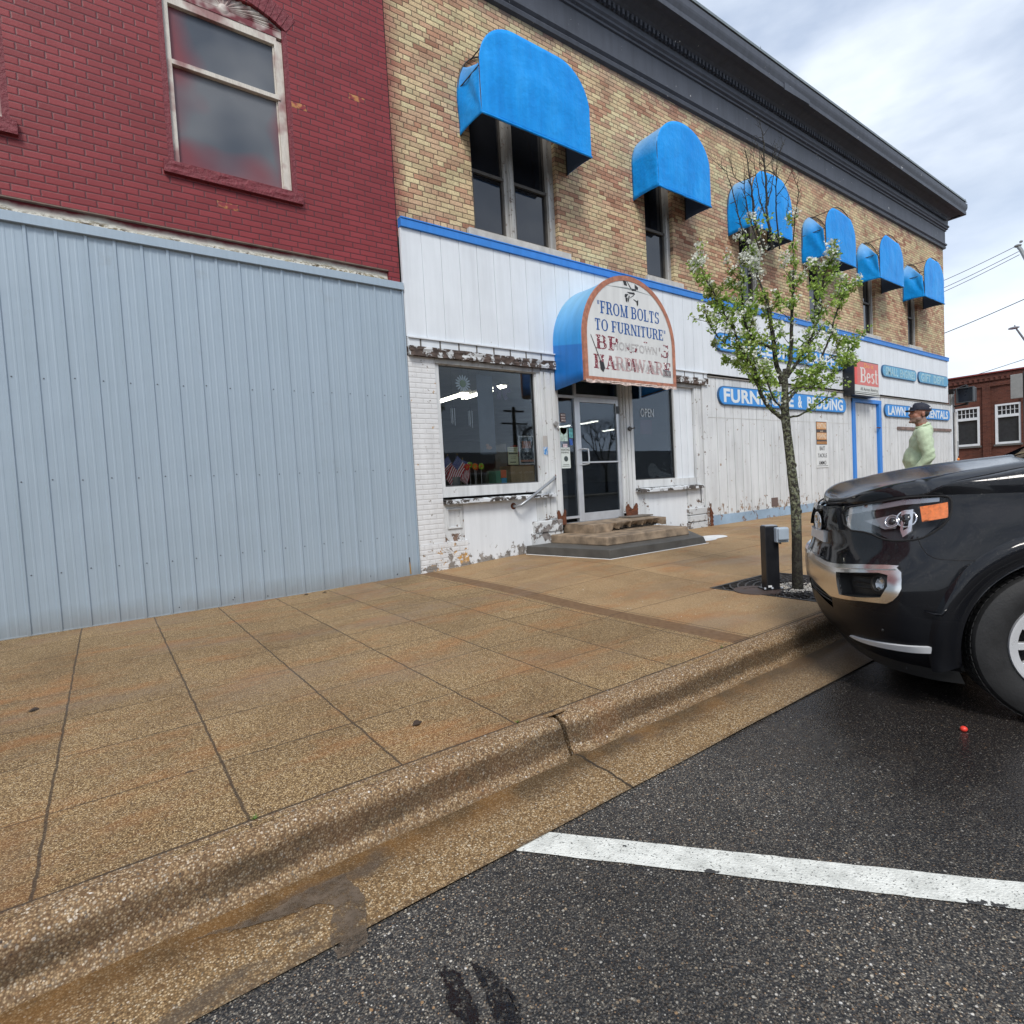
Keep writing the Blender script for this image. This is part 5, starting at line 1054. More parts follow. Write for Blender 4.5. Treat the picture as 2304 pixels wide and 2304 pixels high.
# OPEN window and stickers
op = thing('open_sign', (8.28,.018,2.38), 'white OPEN lettering on the right shop window', 'sign'); sans('OPEN', 8.10, 8.465, 2.30, 2.455, .016, simple('white vinyl letters', (.72,.78,.80), .5), 'lettering', op, bold=-.005)
pk = poster('hours_notice', 8.10, 8.42, 1.98, 2.25, .034, simple('pink notice', (.75,.22,.38), .6, var=.15), 'pink notice under the word OPEN', 'notice')
mb = MB()
for k in range(6): mb.box(8.13, 8.37, .0325, .0338, 2.01+k*.038, 2.018+k*.038)
mb.build('print', simple('pale print', (.6,.4,.5), .6), pk)
ww = thing('white_cutout', (8.6,.06,1.16), 'white perforated guitar shaped cutout lying in the right shop window', 'ornament'); mb = MB()
P = [(8.42+.13*math.cos(t)*(1), 1.30+.13*math.sin(t)*1.1) for t in [rad(40+280*i/20) for i in range(21)]]; P = P+[(8.62,1.165),(8.96,1.165),(8.96,1.215),(8.62,1.30),(8.55,1.36)]
mb.xz([(x, max(z,1.16)) for x, z in P], .05, .06); mb.build('cutout', simple('white cutout sheet', (.80,.83,.83), .5), ww); mb = MB()
for i in range(4):
    for j in range(4): mb.lathe([(0,-.001),(.010,-.001)], (8.34+.05*i,.0495,1.20+.055*j), 'y', 6)
mb.build('perforation', DARK, ww)
fp = thing('potted_flowers', (8.85,.12,1.16), 'small white flowers in a pot behind the cutout', 'plant'); mb = MB(); mb.lathe([(0,1.16),(.04,1.16),(.055,1.25)], (8.87,.14,0), 'z', 12); mb.build('pot', simple('brown pot', (.10,.06,.04), .7), fp)
mb = MB()
for k in range(14): mb.ell((8.87+random.uniform(-.05,.05), .14+random.uniform(-.03,.03), 1.30+random.uniform(0,.18)), (.014,.014,.012), 6, 4)
mb.build('blossom', simple('white flower', (.7,.7,.68), .6), fp); mb = MB()
for k in range(8): mb.tube([(8.87,.14,1.24),(8.87+random.uniform(-.05,.05),.14,1.3+random.uniform(.02,.15))], .003, 4)
mb.build('stem', simple('green stem', (.04,.12,.03), .7), fp)
hp = poster('hunting_notice', 6.10, 6.30, 1.40, 1.74, .006, simple('white notice', (.62,.68,.66), .5, var=.05), 'white notice headed HUNTING taped on the narrow pane', 'notice', .0)
sans('HUNTING', 6.11, 6.29, 1.685, 1.725, .0055, INK, 'lettering', hp, bold=0); sans('FISHING', 6.11, 6.27, 1.645, 1.673, .0055, INK, 'lettering', hp, bold=0)
mb = MB(); mb.lathe([(0,0),(.03,0),(.045,0)], (6.205,.0045,1.555), 'y', 16); mb.box(6.14,6.27,.004,.0055,1.455,1.463); mb.box(6.12,6.28,.004,.0055,1.43,1.438); mb.build('round_print', simple('dark seal', (.05,.07,.07), .6), hp)
for a, b_, z0_, z1_, c_, lb in ((6.13,6.24,2.155,2.30,(.10,.06,.06),'small dark sticker of stacked words at the top of the narrow pane'),(6.095,6.265,1.845,2.075,(.42,.55,.50),'pale shield shaped yellow and blue sticker on the narrow pane'),(6.30,6.385,1.90,2.06,(.12,.42,.45),'teal sticker beside the shield sticker'),(6.30,6.37,1.78,1.885,(.03,.10,.38),'dark blue card below the teal sticker'),(6.155,6.25,1.745,1.80,(.60,.50,.55),'small pink crest sticker above the hunting notice')):
    s_ = poster('sticker', a, b_, z0_, z1_, .006, simple('sticker '+lb[:14], c_, .5, var=.5, sc_=25), lb, 'sticker')
    if 'stacked' in lb:
        for k, wd in enumerate(('NO SOLICITING','NO SMOKING','THANK YOU')): sans(wd, 6.14, 6.23, 2.26-.045*k, 2.285-.045*k, .0055, simple('pale print'+str(k), (.7,.65,.65), .5), 'lettering', s_, bold=0)
    if 'shield' in lb: mb = MB(); mb.xz([(6.105,2.065),(6.255,2.065),(6.24,1.99),(6.18,1.95),(6.12,1.99)], .0045, .0058); mb.build('yellow_print', simple('yellow print', (.60,.52,.05), .5), s_)
nb = poster('door_notice', 7.02, 7.16, 1.72, 1.90, .02, simple('grey notice', (.30,.31,.32), .5), 'grey paper notice on the inside of the glass door', 'notice')
# ================================================================== tree, bollard, grate
LIMBS = [([(5.432, -4.061, 1.661), (5.346, -4.018, 1.736), (5.268, -3.98, 1.828), (5.214, -3.959, 1.926), (5.181, -3.953, 2.022), (5.153, -3.95, 2.144), (5.088, -3.921, 2.241), (5.027, -3.895, 2.337), (4.981, -3.88, 2.432), (4.942, -3.87, 2.533), (4.87, -3.835, 2.654), (4.806, -3.804, 2.791), (4.754, -3.785, 2.891), (4.677, -3.745, 3.019)], 0.022, 0.004), ([(5.169, -3.941, 2.147), (5.216, -3.913, 2.272), (5.253, -3.874, 2.445), (5.284, -3.835, 2.547), (5.329, -3.804, 2.687)], 0.012, 0.004), ([(5.06, -3.876, 2.345), (4.898, -3.834, 2.373), (4.763, -3.809, 2.451), (4.659, -3.805, 2.55), (4.581, -3.822, 2.602)], 0.007, 0.003), ([(5.199, -3.944, 2.052), (5.226, -3.853, 2.106), (5.246, -3.756, 2.19), (5.271, -3.662, 2.276)], 0.006, 0.003), ([(5.451, -4.054, 2.021), (5.425, -4.01, 2.207), (5.431, -3.986, 2.437), (5.438, -3.962, 2.668), (5.434, -3.933, 2.855)], 0.026, 0.015), ([(5.483, -4.055, 1.996), (5.584, -4.074, 2.252), (5.644, -4.062, 2.532), (5.689, -4.045, 2.724), (5.753, -4.038, 2.963), (5.793, -4.018, 3.131)], 0.022, 0.01), ([(5.421, -3.989, 2.364), (5.278, -3.949, 2.403), (5.16, -3.925, 2.466), (5.067, -3.918, 2.562), (5.007, -3.932, 2.706), (4.96, -3.957, 2.837), (4.91, -3.976, 3.016)], 0.016, 0.005), ([(5.49, -4.081, 2.064), (5.534, -4.134, 2.164), (5.595, -4.197, 2.298), (5.657, -4.259, 2.457), (5.689, -4.301, 2.609), (5.697, -4.326, 2.734), (5.701, -4.346, 2.902), (5.702, -4.366, 3.025)], 0.017, 0.006), ([(5.465, -4.076, 1.812), (5.576, -4.105, 1.921), (5.695, -4.139, 2.022), (5.829, -4.185, 2.113), (5.966, -4.225, 2.345), (6.07, -4.245, 2.508), (6.152, -4.249, 2.683), (6.232, -4.253, 2.814), (6.332, -4.271, 2.959)], 0.016, 0.005), ([(5.816, -4.191, 2.111), (5.837, -4.293, 2.03), (5.844, -4.378, 2.086), (5.883, -4.487, 2.12)], 0.008, 0.003), ([(5.47, -4.088, 1.676), (5.508, -4.177, 1.684), (5.569, -4.28, 1.742), (5.631, -4.382, 1.825), (5.65, -4.457, 1.84)], 0.011, 0.004), ([(5.987, -4.185, 2.217), (6.031, -4.256, 2.271), (6.065, -4.326, 2.195), (6.142, -4.417, 2.31)], 0.006, 0.003), ([(5.439, -4.061, 1.751), (5.259, -4.069, 1.84), (5.111, -4.101, 1.948), (4.978, -4.143, 2.034)], 0.01, 0.004), ([(5.463, -4.071, 1.885), (5.421, -4.202, 1.949), (5.382, -4.341, 1.905), (5.344, -4.476, 1.946)], 0.01, 0.004), ([(5.434, -3.933, 2.855), (5.481, -3.855, 3.022), (5.515, -3.764, 3.241), (5.574, -3.695, 3.406)], 0.012, 0.006), ([(5.446, -3.914, 3.357), (5.382, -3.861, 3.651), (5.381, -3.861, 3.818), (5.366, -3.853, 3.95), (5.354, -3.849, 4.048), (5.336, -3.837, 4.214), (5.325, -3.834, 4.312)], 0.014, 0.003), ([(5.568, -3.94, 3.372), (5.544, -3.902, 3.739), (5.559, -3.901, 3.946), (5.562, -3.892, 4.152), (5.561, -3.883, 4.291), (5.571, -3.882, 4.428), (5.572, -3.878, 4.518), (5.547, -3.853, 4.637)], 0.014, 0.002), ([(5.47, -3.742, 3.425), (5.432, -3.69, 3.664), (5.422, -3.664, 3.81), (5.405, -3.63, 4.027), (5.392, -3.604, 4.139), (5.383, -3.582, 4.236), (5.323, -3.522, 4.33)], 0.008, 0.002), ([(5.262, -3.969, 3.3), (5.208, -3.932, 3.543), (5.171, -3.911, 3.712), (5.152, -3.901, 3.905), (5.155, -3.912, 4.042)], 0.008, 0.002), ([(5.539, -3.902, 3.671), (5.533, -3.866, 3.785), (5.534, -3.834, 3.935), (5.547, -3.81, 4.085), (5.557, -3.782, 4.271), (5.582, -3.766, 4.436)], 0.007, 0.002), ([(5.623, -3.98, 3.368), (5.581, -3.98, 3.716), (5.552, -4.0, 3.846), (5.525, -4.021, 4.015), (5.502, -4.045, 4.16), (5.54, -4.113, 4.339)], 0.008, 0.002), ([(5.538, -4.015, 3.849), (5.509, -4.115, 3.902), (5.475, -4.209, 3.99)], 0.004, 0.002), ([(5.564, -3.892, 4.18), (5.682, -3.909, 4.286), (5.77, -3.902, 4.452)], 0.004, 0.002), ([(5.7, -4.02, 3.66), (5.836, -3.979, 3.948)], 0.004, 0.002), ([(5.524, -4.16, 3.282), (5.526, -4.188, 3.551), (5.542, -4.227, 3.795), (5.476, -4.213, 3.931)], 0.006, 0.002), ([(5.188, -3.88, 3.93), (5.075, -3.858, 3.968), (4.995, -3.851, 4.14)], 0.004, 0.002), ([(5.541, -3.884, 4.016), (5.589, -3.822, 4.261), (5.66, -3.781, 4.453), (5.689, -3.71, 4.622)], 0.004, 0.002), ([(5.56, -3.909, 3.807), (5.733, -3.891, 4.166), (5.818, -3.82, 4.327), (5.967, -3.796, 4.481)], 0.005, 0.002)]
R = random.Random(11)
g = G('lichen bark'); n = g.noise(38, 5, .7); v = g.vor(70); q = g.sep()
c = g.mix(g.mr(n, .47, .55), (.030,.026,.022), g.ramp(g.noise(11, 4), [(.3,(.10,.11,.055)),(.6,(.19,.20,.13))]))
c = g.mix(g.M('MULTIPLY', g.mr(g.noise(26, 4, .7), .56, .62), .75), c, (.24,.26,.21)); c = g.mix(g.mr(g.M('ADD', q[2], g.M('MULTIPLY', n, .3)), .62, .85, .85, 0), c, (.022,.018,.016)); c = g.mix(g.mr(q[2], 1.7, 2.4, 0, .80), c, (.024,.020,.018))
BARK = g.bsdf(c, .85, 0, .3, g.bump(g.M('ADD', n, g.M('MULTIPLY', v[0], .6)), .9, .012))
tree = thing('young_tree', (5.47,-4.135,0), 'young street tree with a lichen spotted trunk, white blossom and bare top twigs', 'tree')
mb = MB()
TP = [(5.435,-4.148,-.02),(5.437,-4.148,.12),(5.441,-4.147,.3),(5.455,-4.145,.50),(5.468,-4.138,.72),(5.469,-4.130,.91),(5.460,-4.115,1.13),(5.458,-4.098,1.35),(5.452,-4.085,1.52),(5.450,-4.073,1.68),(5.455,-4.07,1.80),(5.470,-4.07,2.0),(5.48,-4.07,2.18)]
TRr = [.054,.049,.046,.045,.046,.045,.043,.040,.038,.040,.036,.029,.020]
TP2 = []; TR2 = []
for i in range(len(TP)-1):
    for k in range(6):
        f = k/6; TP2.append(Vector(TP[i]).lerp(Vector(TP[i+1]), f)); TR2.append((TRr[i]+(TRr[i+1]-TRr[i])*f)*(1+.08*noise.noise(Vector((0,0,(i+f)*2.3)))+.06*noise.noise(Vector((3,0,(i+f)*6)))))
mb.tube(TP2, TR2, 16)
for z, a in ((.62,1),(.80,3.4),(.95,4.6),(1.05,.4),(1.22,5.2),(.74,5)):   # branch collars
    k = min(range(len(TP2)), key=lambda j: abs(TP2[j].z-z)); p = TP2[k]; mb.ell(p+Vector((math.cos(a),math.sin(a),0))*TR2[k]*.8, (.020,.020,.030), 8, 6)
trunk = mb.build('trunk', BARK, tree, smooth='all')
br = MB(); tips = []
def twig(p, d, ln, r, lvl):
    k = max(3, int(ln/.05)); P = [p]
    for i in range(k): d = (d+Vector((R.uniform(-1,1),R.uniform(-1,1),R.uniform(-.6,1.0)))*.20).normalized(); P.append(P[-1]+d*ln/k)
    br.tube(P, [r*(1-.75*i/k)+.0008 for i in range(k+1)], 4 if lvl else 5, cap=False)
    for i in range(1, k+1):
        tips.append((P[i], d.copy(), lvl))
        if lvl < 2 and R.random() < (.5 if lvl == 0 else .3):
            a = Vector((R.uniform(-1,1),R.uniform(-1,1),R.uniform(-.2,.9))).normalized(); twig(P[i], (d*.5+a*.8).normalized(), ln*R.uniform(.25,.55), r*.55, lvl+1)
for P, r0, r1 in LIMBS:
    P = [Vector(p) for p in P]; Q = []
    for i in range(len(P)-1):
        for k in range(4): Q.append(P[i].lerp(P[i+1], k/4)+Vector([R.uniform(-.004,.004) for _ in range(3)]))
    Q.append(P[-1]); n = len(Q); br.tube(Q, [r0+(r1-r0)*i/(n-1) for i in range(n)], 7, cap=False)
    for i in range(1, n):
        rr = r0+(r1-r0)*i/(n-1); d = (Q[i]-Q[i-1]).normalized(); tips.append((Q[i], d, 1))
        if i > 2 and R.random() < (.85 if 2.0 < Q[i].z < 3.6 else .5):
            a = Vector((R.uniform(-1,1),R.uniform(-1,1),R.uniform(-.1,1))).normalized()
            big = Q[i].z < 3.6; twig(Q[i], (d*.7+a*.75).normalized(), R.uniform(.08,.25 if big else .13), min(rr*.5,.004), 0 if big else 1)
    if Q[0].z > 3.0:
        for i in range(1, n):     # short stiff spurs on the bare top shoots
            if R.random() < .8: a = Vector((R.uniform(-1,1),R.uniform(-1,1),.3)).normalized(); br.tube([Q[i], Q[i]+a*R.uniform(.015,.05)], [.0022,.0012], 4)
br.build('branches', BARK, tree, smooth='all')
lf = MB(); fl_ = MB()
def leaf(p, d, L_, w_):
    d = d.normalized(); s_ = d.cross(Vector((R.uniform(-1,1),R.uniform(-1,1),R.uniform(-1,1)))).normalized(); nrm = d.cross(s_); c = .25*L_
    A, B, C_, D = p, p+d*L_*.35+s_*w_*.5+nrm*c*.2, p+d*L_*.75+s_*w_*.38, p+d*L_-nrm*c; E_, F_ = p+d*L_*.75-s_*w_*.38, p+d*L_*.35-s_*w_*.5+nrm*c*.2; M_ = p+d*L_*.5-nrm*c*.15
    lf.add([A,B,C_,D,E_,F_,M_], [(0,1,6),(1,2,6),(2,3,6),(3,4,6),(4,5,6),(5,0,6)])
def flower(p, s):
    nrm = Vector((R.uniform(-1,1),R.uniform(-1,1),R.uniform(-.3,1))).normalized(); a = nrm.orthogonal().normalized(); b_ = nrm.cross(a)
    for k in range(5):
        t = 2*math.pi*k/5+.3; e1, e2 = a*math.cos(t)+b_*math.sin(t), a*math.cos(t+.9)+b_*math.sin(t+.9); fl_.add([p, p+e1*s*.8+nrm*s*.15, p+(e1+e2)*s*.62+nrm*s*.35, p+e2*s*.8+nrm*s*.15], [(0,1,2,3)])
R.shuffle(tips); nb = 0
for p, d, lvl in tips:
    z = p.z
    if z < 1.72: continue
    dens = .40 if z < 2.7 else (.60 if z < 3.60 else 0)
    if abs((p-Vector((5.47,-4.1,z))).length) < .12 and z < 2.4: dens *= .35
    nz = noise.noise(p*2.4); dens *= max(.35, 1+nz*1.2)
    if R.random() < dens:
        for k in range(R.randint(3,7)):
            a = Vector((R.uniform(-1,1),R.uniform(-1,1),R.uniform(-.9,.7))).normalized(); leaf(p+a*R.uniform(.0,.03), (d*.2+a).normalized(), R.uniform(.024,.043), R.uniform(.017,.029))
    bl = .85 if 3.05 < z < 3.62 else (.09 if z < 3.05 else .0)
    if R.random() < bl*(1+noise.noise(p*3.1+Vector((9,9,9)))*1.8):
        c = p+Vector((R.uniform(-.03,.03),R.uniform(-.03,.03),.02))
        for k in range(R.randint(7,13)): flower(c+Vector((R.gauss(0,.020),R.gauss(0,.020),R.gauss(0,.014))), R.uniform(.008,.013))
g = G('spring leaf'); q = g.n('ShaderNodeObjectInfo'); n = g.noise(9, 3); n2 = g.noise(60, 2)
c = g.ramp(g.M('ADD', g.M('MULTIPLY', n, .5), g.M('MULTIPLY', n2, .5)), [(.32,(.13,.23,.035)),(.5,(.30,.45,.08)),(.66,(.54,.64,.19))])
c = g.mix(g.mr(g.noise(2.4, 2), .62, .68, 0, .5), c, (.16,.10,.05))
pb_ = g.n('ShaderNodeBsdfPrincipled'); g.setin(pb_.inputs['Base Color'], c); pb_.inputs['Roughness'].default_value = .5; tl_ = g.n('ShaderNodeBsdfTranslucent'); g.setin(tl_.inputs[0], c); ms = g.n('ShaderNodeMixShader'); ms.inputs[0].default_value = .35; g.L(pb_.outputs[0], ms.inputs[1]); g.L(tl_.outputs[0], ms.inputs[2]); g.L(ms.outputs[0], g.out.inputs[0])
lf.build('crown', g.m, tree, fix=False); fl_.build('blossom', simple('white petals of blossom', (.74,.76,.68), .6, var=.25, sc_=40), tree, fix=False)
# bollard with outlet box
bo = thing('outlet_post', (5.245,-4.0,0), 'short black square post with a pale grey outlet box, beside the tree trunk', 'post')
ba = rad(-36); bc = Vector((5.245,-3.985,0))
def rb(mb, x0,x1,y0,y1,z0,z1):
    o = len(mb.v); mb.box(x0,x1,y0,y1,z0,z1)
    for i in range(o, len(mb.v)): x, y, z = mb.v[i]; mb.v[i] = (bc.x+x*math.cos(ba)-y*math.sin(ba), bc.y+x*math.sin(ba)+y*math.cos(ba), z)
mb = MB(); rb(mb, -.068,.062,-.058,.058,.012,.625); mb.build('post_body', BLK, bo, bev=.006)
mb = MB(); rb(mb, -.060,.055,-.05,.05,.6255,.635); mb.build('post_cap', simple('grey cap', (.30,.33,.37), .5), bo, bev=.003)
PLG = simple('pale grey plastic', (.36,.43,.50), .4, var=.06)
mb = MB(); rb(mb, .012,.130,-.125,-.059,.470,.615); b1 = mb.build('outlet_box', PLG, bo, bev=.010)
mb = MB(); rb(mb, .020,.122,-.150,-.1255,.495,.612); mb.build('outlet_cover', PLG, b1, bev=.012)
mb = MB(); rb(mb, .05,.066,-.10,-.085,.455,.470); mb.build('conduit', BLK, bo)
mb = MB(); rb(mb, -.10,.085,-.075,.075,.010,.018); mb.build('base_plate', BLK, bo); mb = MB()
for a, b_ in ((-.09,-.066),(.075,-.066),(-.02,-.068)): o = len(mb.v); mb.lathe([(0,.035),(.010,.033),(.012,.018)], (bc.x+a*math.cos(ba)-b_*math.sin(ba), bc.y+a*math.sin(ba)+b_*math.cos(ba), 0), 'z', 6)
mb.build('bolt', ALU, bo); mb = MB(); rb(mb,-.055,-.02,-.0595,-.0585,.03,.05); mb.build('sticker', WPAINT, bo)
# cast iron tree grate: radial and ring bars in a square frame
IRON = simple('cast iron', (.045,.040,.038), .5, .35, .4, 20)
gr_ = thing('tree_grate', (5.54,-4.11,0), 'square cast iron grate with curved slots around the tree base', 'tree grate')
gx0, gx1, gy0, gy1, cx_, cy_ = 4.94, 6.15, -4.71, -3.50, 5.54, -4.11
mb = MB(); zt = .006
for a in ((gx0,gx1,gy0,gy0+.03),(gx0,gx1,gy1-.03,gy1),(gx0,gx0+.03,gy0+.03,gy1-.03),(gx1-.03,gx1,gy0+.03,gy1-.03)): mb.box(*a, -.02, zt)
mb.box(gx0+.03,gx1-.03,cy_-.012,cy_+.012,-.02,zt-.001); mb.build('frame', IRON, gr_)
def clipsq(p): return gx0+.03 < p[0] < gx1-.03 and gy0+.03 < p[1] < gy1-.03
mb = MB()
for r in (.27,.345,.42,.495,.57,.645,.72,.79):
    N_ = 72
    for i in range(N_):
        t0, t1 = 2*math.pi*i/N_, 2*math.pi*(i+1)/N_; P = [(cx_+rr*math.cos(t), cy_+rr*math.sin(t)) for rr, t in ((r-.008,t0),(r-.008,t1),(r+.008,t1),(r+.008,t0))]
        if all(clipsq(p) for p in P) and not (r > .43 and r < .6 and 2.6 < (t0 % (2*math.pi)) < 3.7): mb.prism([(x,y,zt-.003) for x, y in P], (0,0,-.02))
mb.build('ring_bar', IRON, gr_); mb = MB()
for i in range(44):
    t = 2*math.pi*i/44
    for r0 in (.27,.345,.42,.495,.57,.645,.72):
        tt = t+(math.pi/44 if int(r0*100) % 2 else 0); d = Vector((math.cos(tt+.25),math.sin(tt+.25),0)); a = Vector((cx_+r0*math.cos(tt),cy_+r0*math.sin(tt),0)); b_ = Vector((cx_+(r0+.075)*math.cos(tt+.06),cy_+(r0+.075)*math.sin(tt+.06),0)); s_ = Vector((-math.sin(tt),math.cos(tt),0))*.006
        if clipsq(a) and clipsq(b_): mb.prism([(q.x,q.y,zt-.004) for q in (a-s_,b_-s_,b_+s_,a+s_)], (0,0,-.018))
mb.build('radial_bar', IRON, gr_)
mb = MB(); mb.lathe([(.13,zt+.001),(.215,zt+.003),(.22,-.01)], (5.10,-3.92,0), 'z', 30); mb.lathe([(0,zt),(.13,zt-.001)], (5.10,-3.92,0), 'z', 24); mb.build('round_cover', simple('rusty iron cover', (.075,.05,.042), .6, .2, .4), gr_)
mb = MB(); mb.box(gx0+.03,gx1-.03,gy0+.03,gy1-.03,-.06,-.028); mb.build('soil_bed', simple('dark wet soil', (.03,.022,.016), .9, var=.5, sc_=30), gr_)
mb = MB()
for i in range(900):
    a = R.uniform(0, 6.283); r = .27*math.sqrt(R.random()); x, y = cx_-.07+r*math.cos(a), cy_-.02+r*math.sin(a); s_ = R.uniform(.006,.014); mb.ell((x,y,-.016+R.uniform(0,.018)), (s_,s_*R.uniform(.6,1),s_*.6), 5, 4)
for i in range(500):
    x, y = R.uniform(gx0+.05,gx1-.05), R.uniform(gy0+.05,gy1-.05); s_ = R.uniform(.004,.009); mb.ell((x,y,-.022), (s_,s_,s_*.6), 5, 3)
g = G('white pebbles'); c = g.ramp(g.vor(60)[0], [(0,(.62,.60,.56)),(.6,(.50,.47,.42)),(1,(.25,.22,.18))]); WPB = g.bsdf(c, .6)
tag(mb.build('white_pebbles', WPB, smooth='all'), 'white pebbles round the foot of the tree', 'pebbles', kind='stuff')
# litter and small things on the ground
mb = MB()
for i in range(70):
    x, y = R.uniform(3.7,5.2), R.uniform(-4.6,-2.6); s_ = R.uniform(.004,.012); a = R.uniform(0,3); z = gz(x,y)+.004; mb.add([(x,y,z),(x+s_*math.cos(a),y+s_*math.sin(a),z),(x+s_*math.cos(a)-s_*.6*math.sin(a),y+s_*math.sin(a)+s_*.6*math.cos(a),z+.002),(x-s_*.6*math.sin(a),y+s_*.6*math.cos(a),z)], [(0,1,2,3)])
tag(mb.build('fallen_petals', simple('fallen petals', (.70,.68,.60), .7)), 'fallen white petals scattered on the smooth sidewalk', 'petals', kind='stuff')
for x, y, lb in ((-.42,-2.66,'small dark leaf on the aggregate sidewalk near the left picture edge'),(1.17,-4.42,'small dark leaf near the curb beside the second long joint'),(2.05,-.22,'dark leaf scrap at the foot of the metal sheeting'),(1.85,-.16,'brown leaf scrap beside the foot of the metal sheeting')):
    mb = MB(); mb.grid(lambda u, v_: (x+.05*(u-.5)+.01*v_, y+.028*(v_-.5)*math.sin(math.pi*min(.95,max(.05,u)))*2, .004+.008*math.sin(3*u)+gz(x,y)), 5, 3); tag(mb.build('fallen_leaf', simple('dead leaf', (.05,.030,.018), .8)), lb, 'leaf', 'dead leaves on the sidewalk')
mb = MB(); mb.ell((3.37,-6.013,-.176), (.016,.016,.014), 10, 8); 
rb_ = mb.build('red_ball', simple('bright red plastic', (.75,.05,.03), .4), smooth='all'); tag(rb_, 'tiny bright red ball on the wet asphalt in front of the car wheel', 'ball')
g = G('wet tar patch'); TAR = g.bsdf((.006,.006,.007), .15, 0, .6, g.bump(g.noise(40,4), .5, .008))
def holes(g, sc_, a, b):      # ragged see-through gaps where the coating has worn away
    tr_ = g.n('ShaderNodeBsdfTransparent'); mx_ = g.n('ShaderNodeMixShader'); g.setin(mx_.inputs[0], g.mr(g.noise(sc_, 6, .75), a, b)); g.L(tr_.outputs[0], mx_.inputs[2]); g.L(g.b.outputs[0], mx_.inputs[1]); g.L(mx_.outputs[0], g.out.inputs[0])
holes(g, 45, .50, .56)
def blob(name, pts, z, mat, label, cat, seed):
    P = []; n = len(pts)
    for i in range(n):
        a, b_ = Vector((*pts[i],0)), Vector((*pts[(i+1) % n],0))
        for k in range(24): f = k/24; q = a.lerp(b_, f); q += Vector((noise.noise(Vector((q.x*22,q.y*22,seed))), noise.noise(Vector((q.x*22,q.y*22,seed+5))),0))*.007+Vector((noise.noise(Vector((q.x*90,q.y*90,seed))), noise.noise(Vector((q.x*90,q.y*90,seed+5))),0))*.010; P.append((q.x, q.y, z))
    mb = MB(); mb.add(P, [tuple(range(len(P)))]); return tag(mb.build(name, mat), label, cat)
blob('tar_patch', [(.665,-5.53),(.69,-5.56),(.705,-5.62),(.68,-5.74),(.655,-5.80),(.625,-5.68),(.65,-5.60)], -.1865, TAR, 'left black wet tar blot on the asphalt at the bottom of the view', 'tar patch', 1)['group'] = 'wet tar blots'
blob('tar_patch', [(.745,-5.585),(.765,-5.62),(.785,-5.70),(.775,-5.79),(.73,-5.86),(.705,-5.78),(.725,-5.68)], -.1865, TAR, 'right black wet tar blot on the asphalt at the bottom of the view', 'tar patch', 2)['group'] = 'wet tar blots'
P = []
for x, y in [(.13,-5.003),(.29,-5.03),(.377,-5.03),(.452,-5.012),(.584,-5.02),(.605,-5.17),(.54,-5.34),(.448,-5.345),(.466,-5.22),(.51,-5.138),(.476,-5.10),(.377,-5.087),(.216,-5.04)]: P.append((x,y))
q_ = []
for i in range(len(P)):
    a, b_ = Vector((*P[i],0)), Vector((*P[(i+1) % len(P)],0))
    for k in range(8):
        q = a.lerp(b_, k/8); q += Vector((noise.noise(q*30), noise.noise(q*30+Vector((5,5,5))), 0))*.010; q_.append((q.x, q.y, max(-.163-.018*(-4.925-q.y)/.36, -.1865)+.0045))
mb = MB(); mb.add(q_, [tuple(range(len(q_)))]); g = G('dried mud smear'); n = g.noise(14, 5, .6); m9 = g.bsdf(g.ramp(n, [(.3,(.09,.068,.048)),(.7,(.16,.12,.085))]), .6, 0, .3, g.bump(n, .5, .006)); holes(g, 22, .40, .66); tag(mb.build('mud_smear', m9), 'hook shaped grey brown mud smear across the gutter edge', 'mud smear')
for x, y in ((.36,-4.755),(1.55,-4.752),(3.25,-4.75)):
    mb = MB()
    for k in range(16): a = R.uniform(0,6.28); mb.add([(x,y,0),(x+.004,y,0),(x+.02*math.cos(a),y+.012*math.sin(a),R.uniform(.008,.022))], [(0,1,2)])
    mb.build('weed_tuft', simple('weed green', (.10,.18,.03), .7)); tag(bpy.context.scene.collection.objects[-1], {.36:'weed tuft in the curb joint nearest the left edge',1.55:'weed tuft in the curb joint just left of the open curb crack',3.25:'weed tuft in the curb joint where the brown band ends'}[x], 'weed', 'weed tufts in the curb joint')
# ================================================================== black SUV
LV=[
 (.18,[(-.16,0),(-.18,.34),(-.25,.58),(-.37,.73),(-.50,.80),(-.62,.83),(-.80,.84),(-1.0,.84)]),
 (.30,[(-.05,0),(-.08,.38),(-.16,.66),(-.29,.83),(-.43,.895),(-.57,.915),(-.78,.92),(-1.0,.92)]),
 (.42,[(.00,0),(-.03,.40),(-.11,.70),(-.24,.87),(-.39,.925),(-.55,.935),(-.77,.94),(-1.0,.94)]),
 (.60,[(.03,0),(-.005,.41),(-.08,.72),(-.21,.88),(-.37,.935),(-.55,.945),(-.77,.945),(-1.0,.945)]),
 (.72,[(.03,0),(-.005,.41),(-.085,.71),(-.22,.875),(-.38,.93),(-.55,.945),(-.77,.945),(-1.0,.945)]),
 (.84,[(.0,0),(-.04,.40),(-.14,.68),(-.28,.84),(-.42,.91),(-.57,.935),(-.78,.94),(-1.0,.94)]),
 (1.0,[(-.01,0),(-.06,.39),(-.18,.65),(-.34,.80),(-.48,.87),(-.60,.90),(-.79,.915),(-1.0,.92)]),
 (1.17,[(-.05,0),(-.10,.38),(-.23,.62),(-.38,.755),(-.51,.82),(-.63,.85),(-.80,.87),(-1.0,.88)])]
for z_, c in LV:
    v_ = c[-1][1]
    c += [(-1.35,v_),(-2.0,v_),(-3.0,v_),(-3.9,v_-.005),(-4.45,v_-.03),(-4.70,v_*.72),(-4.76,0)]
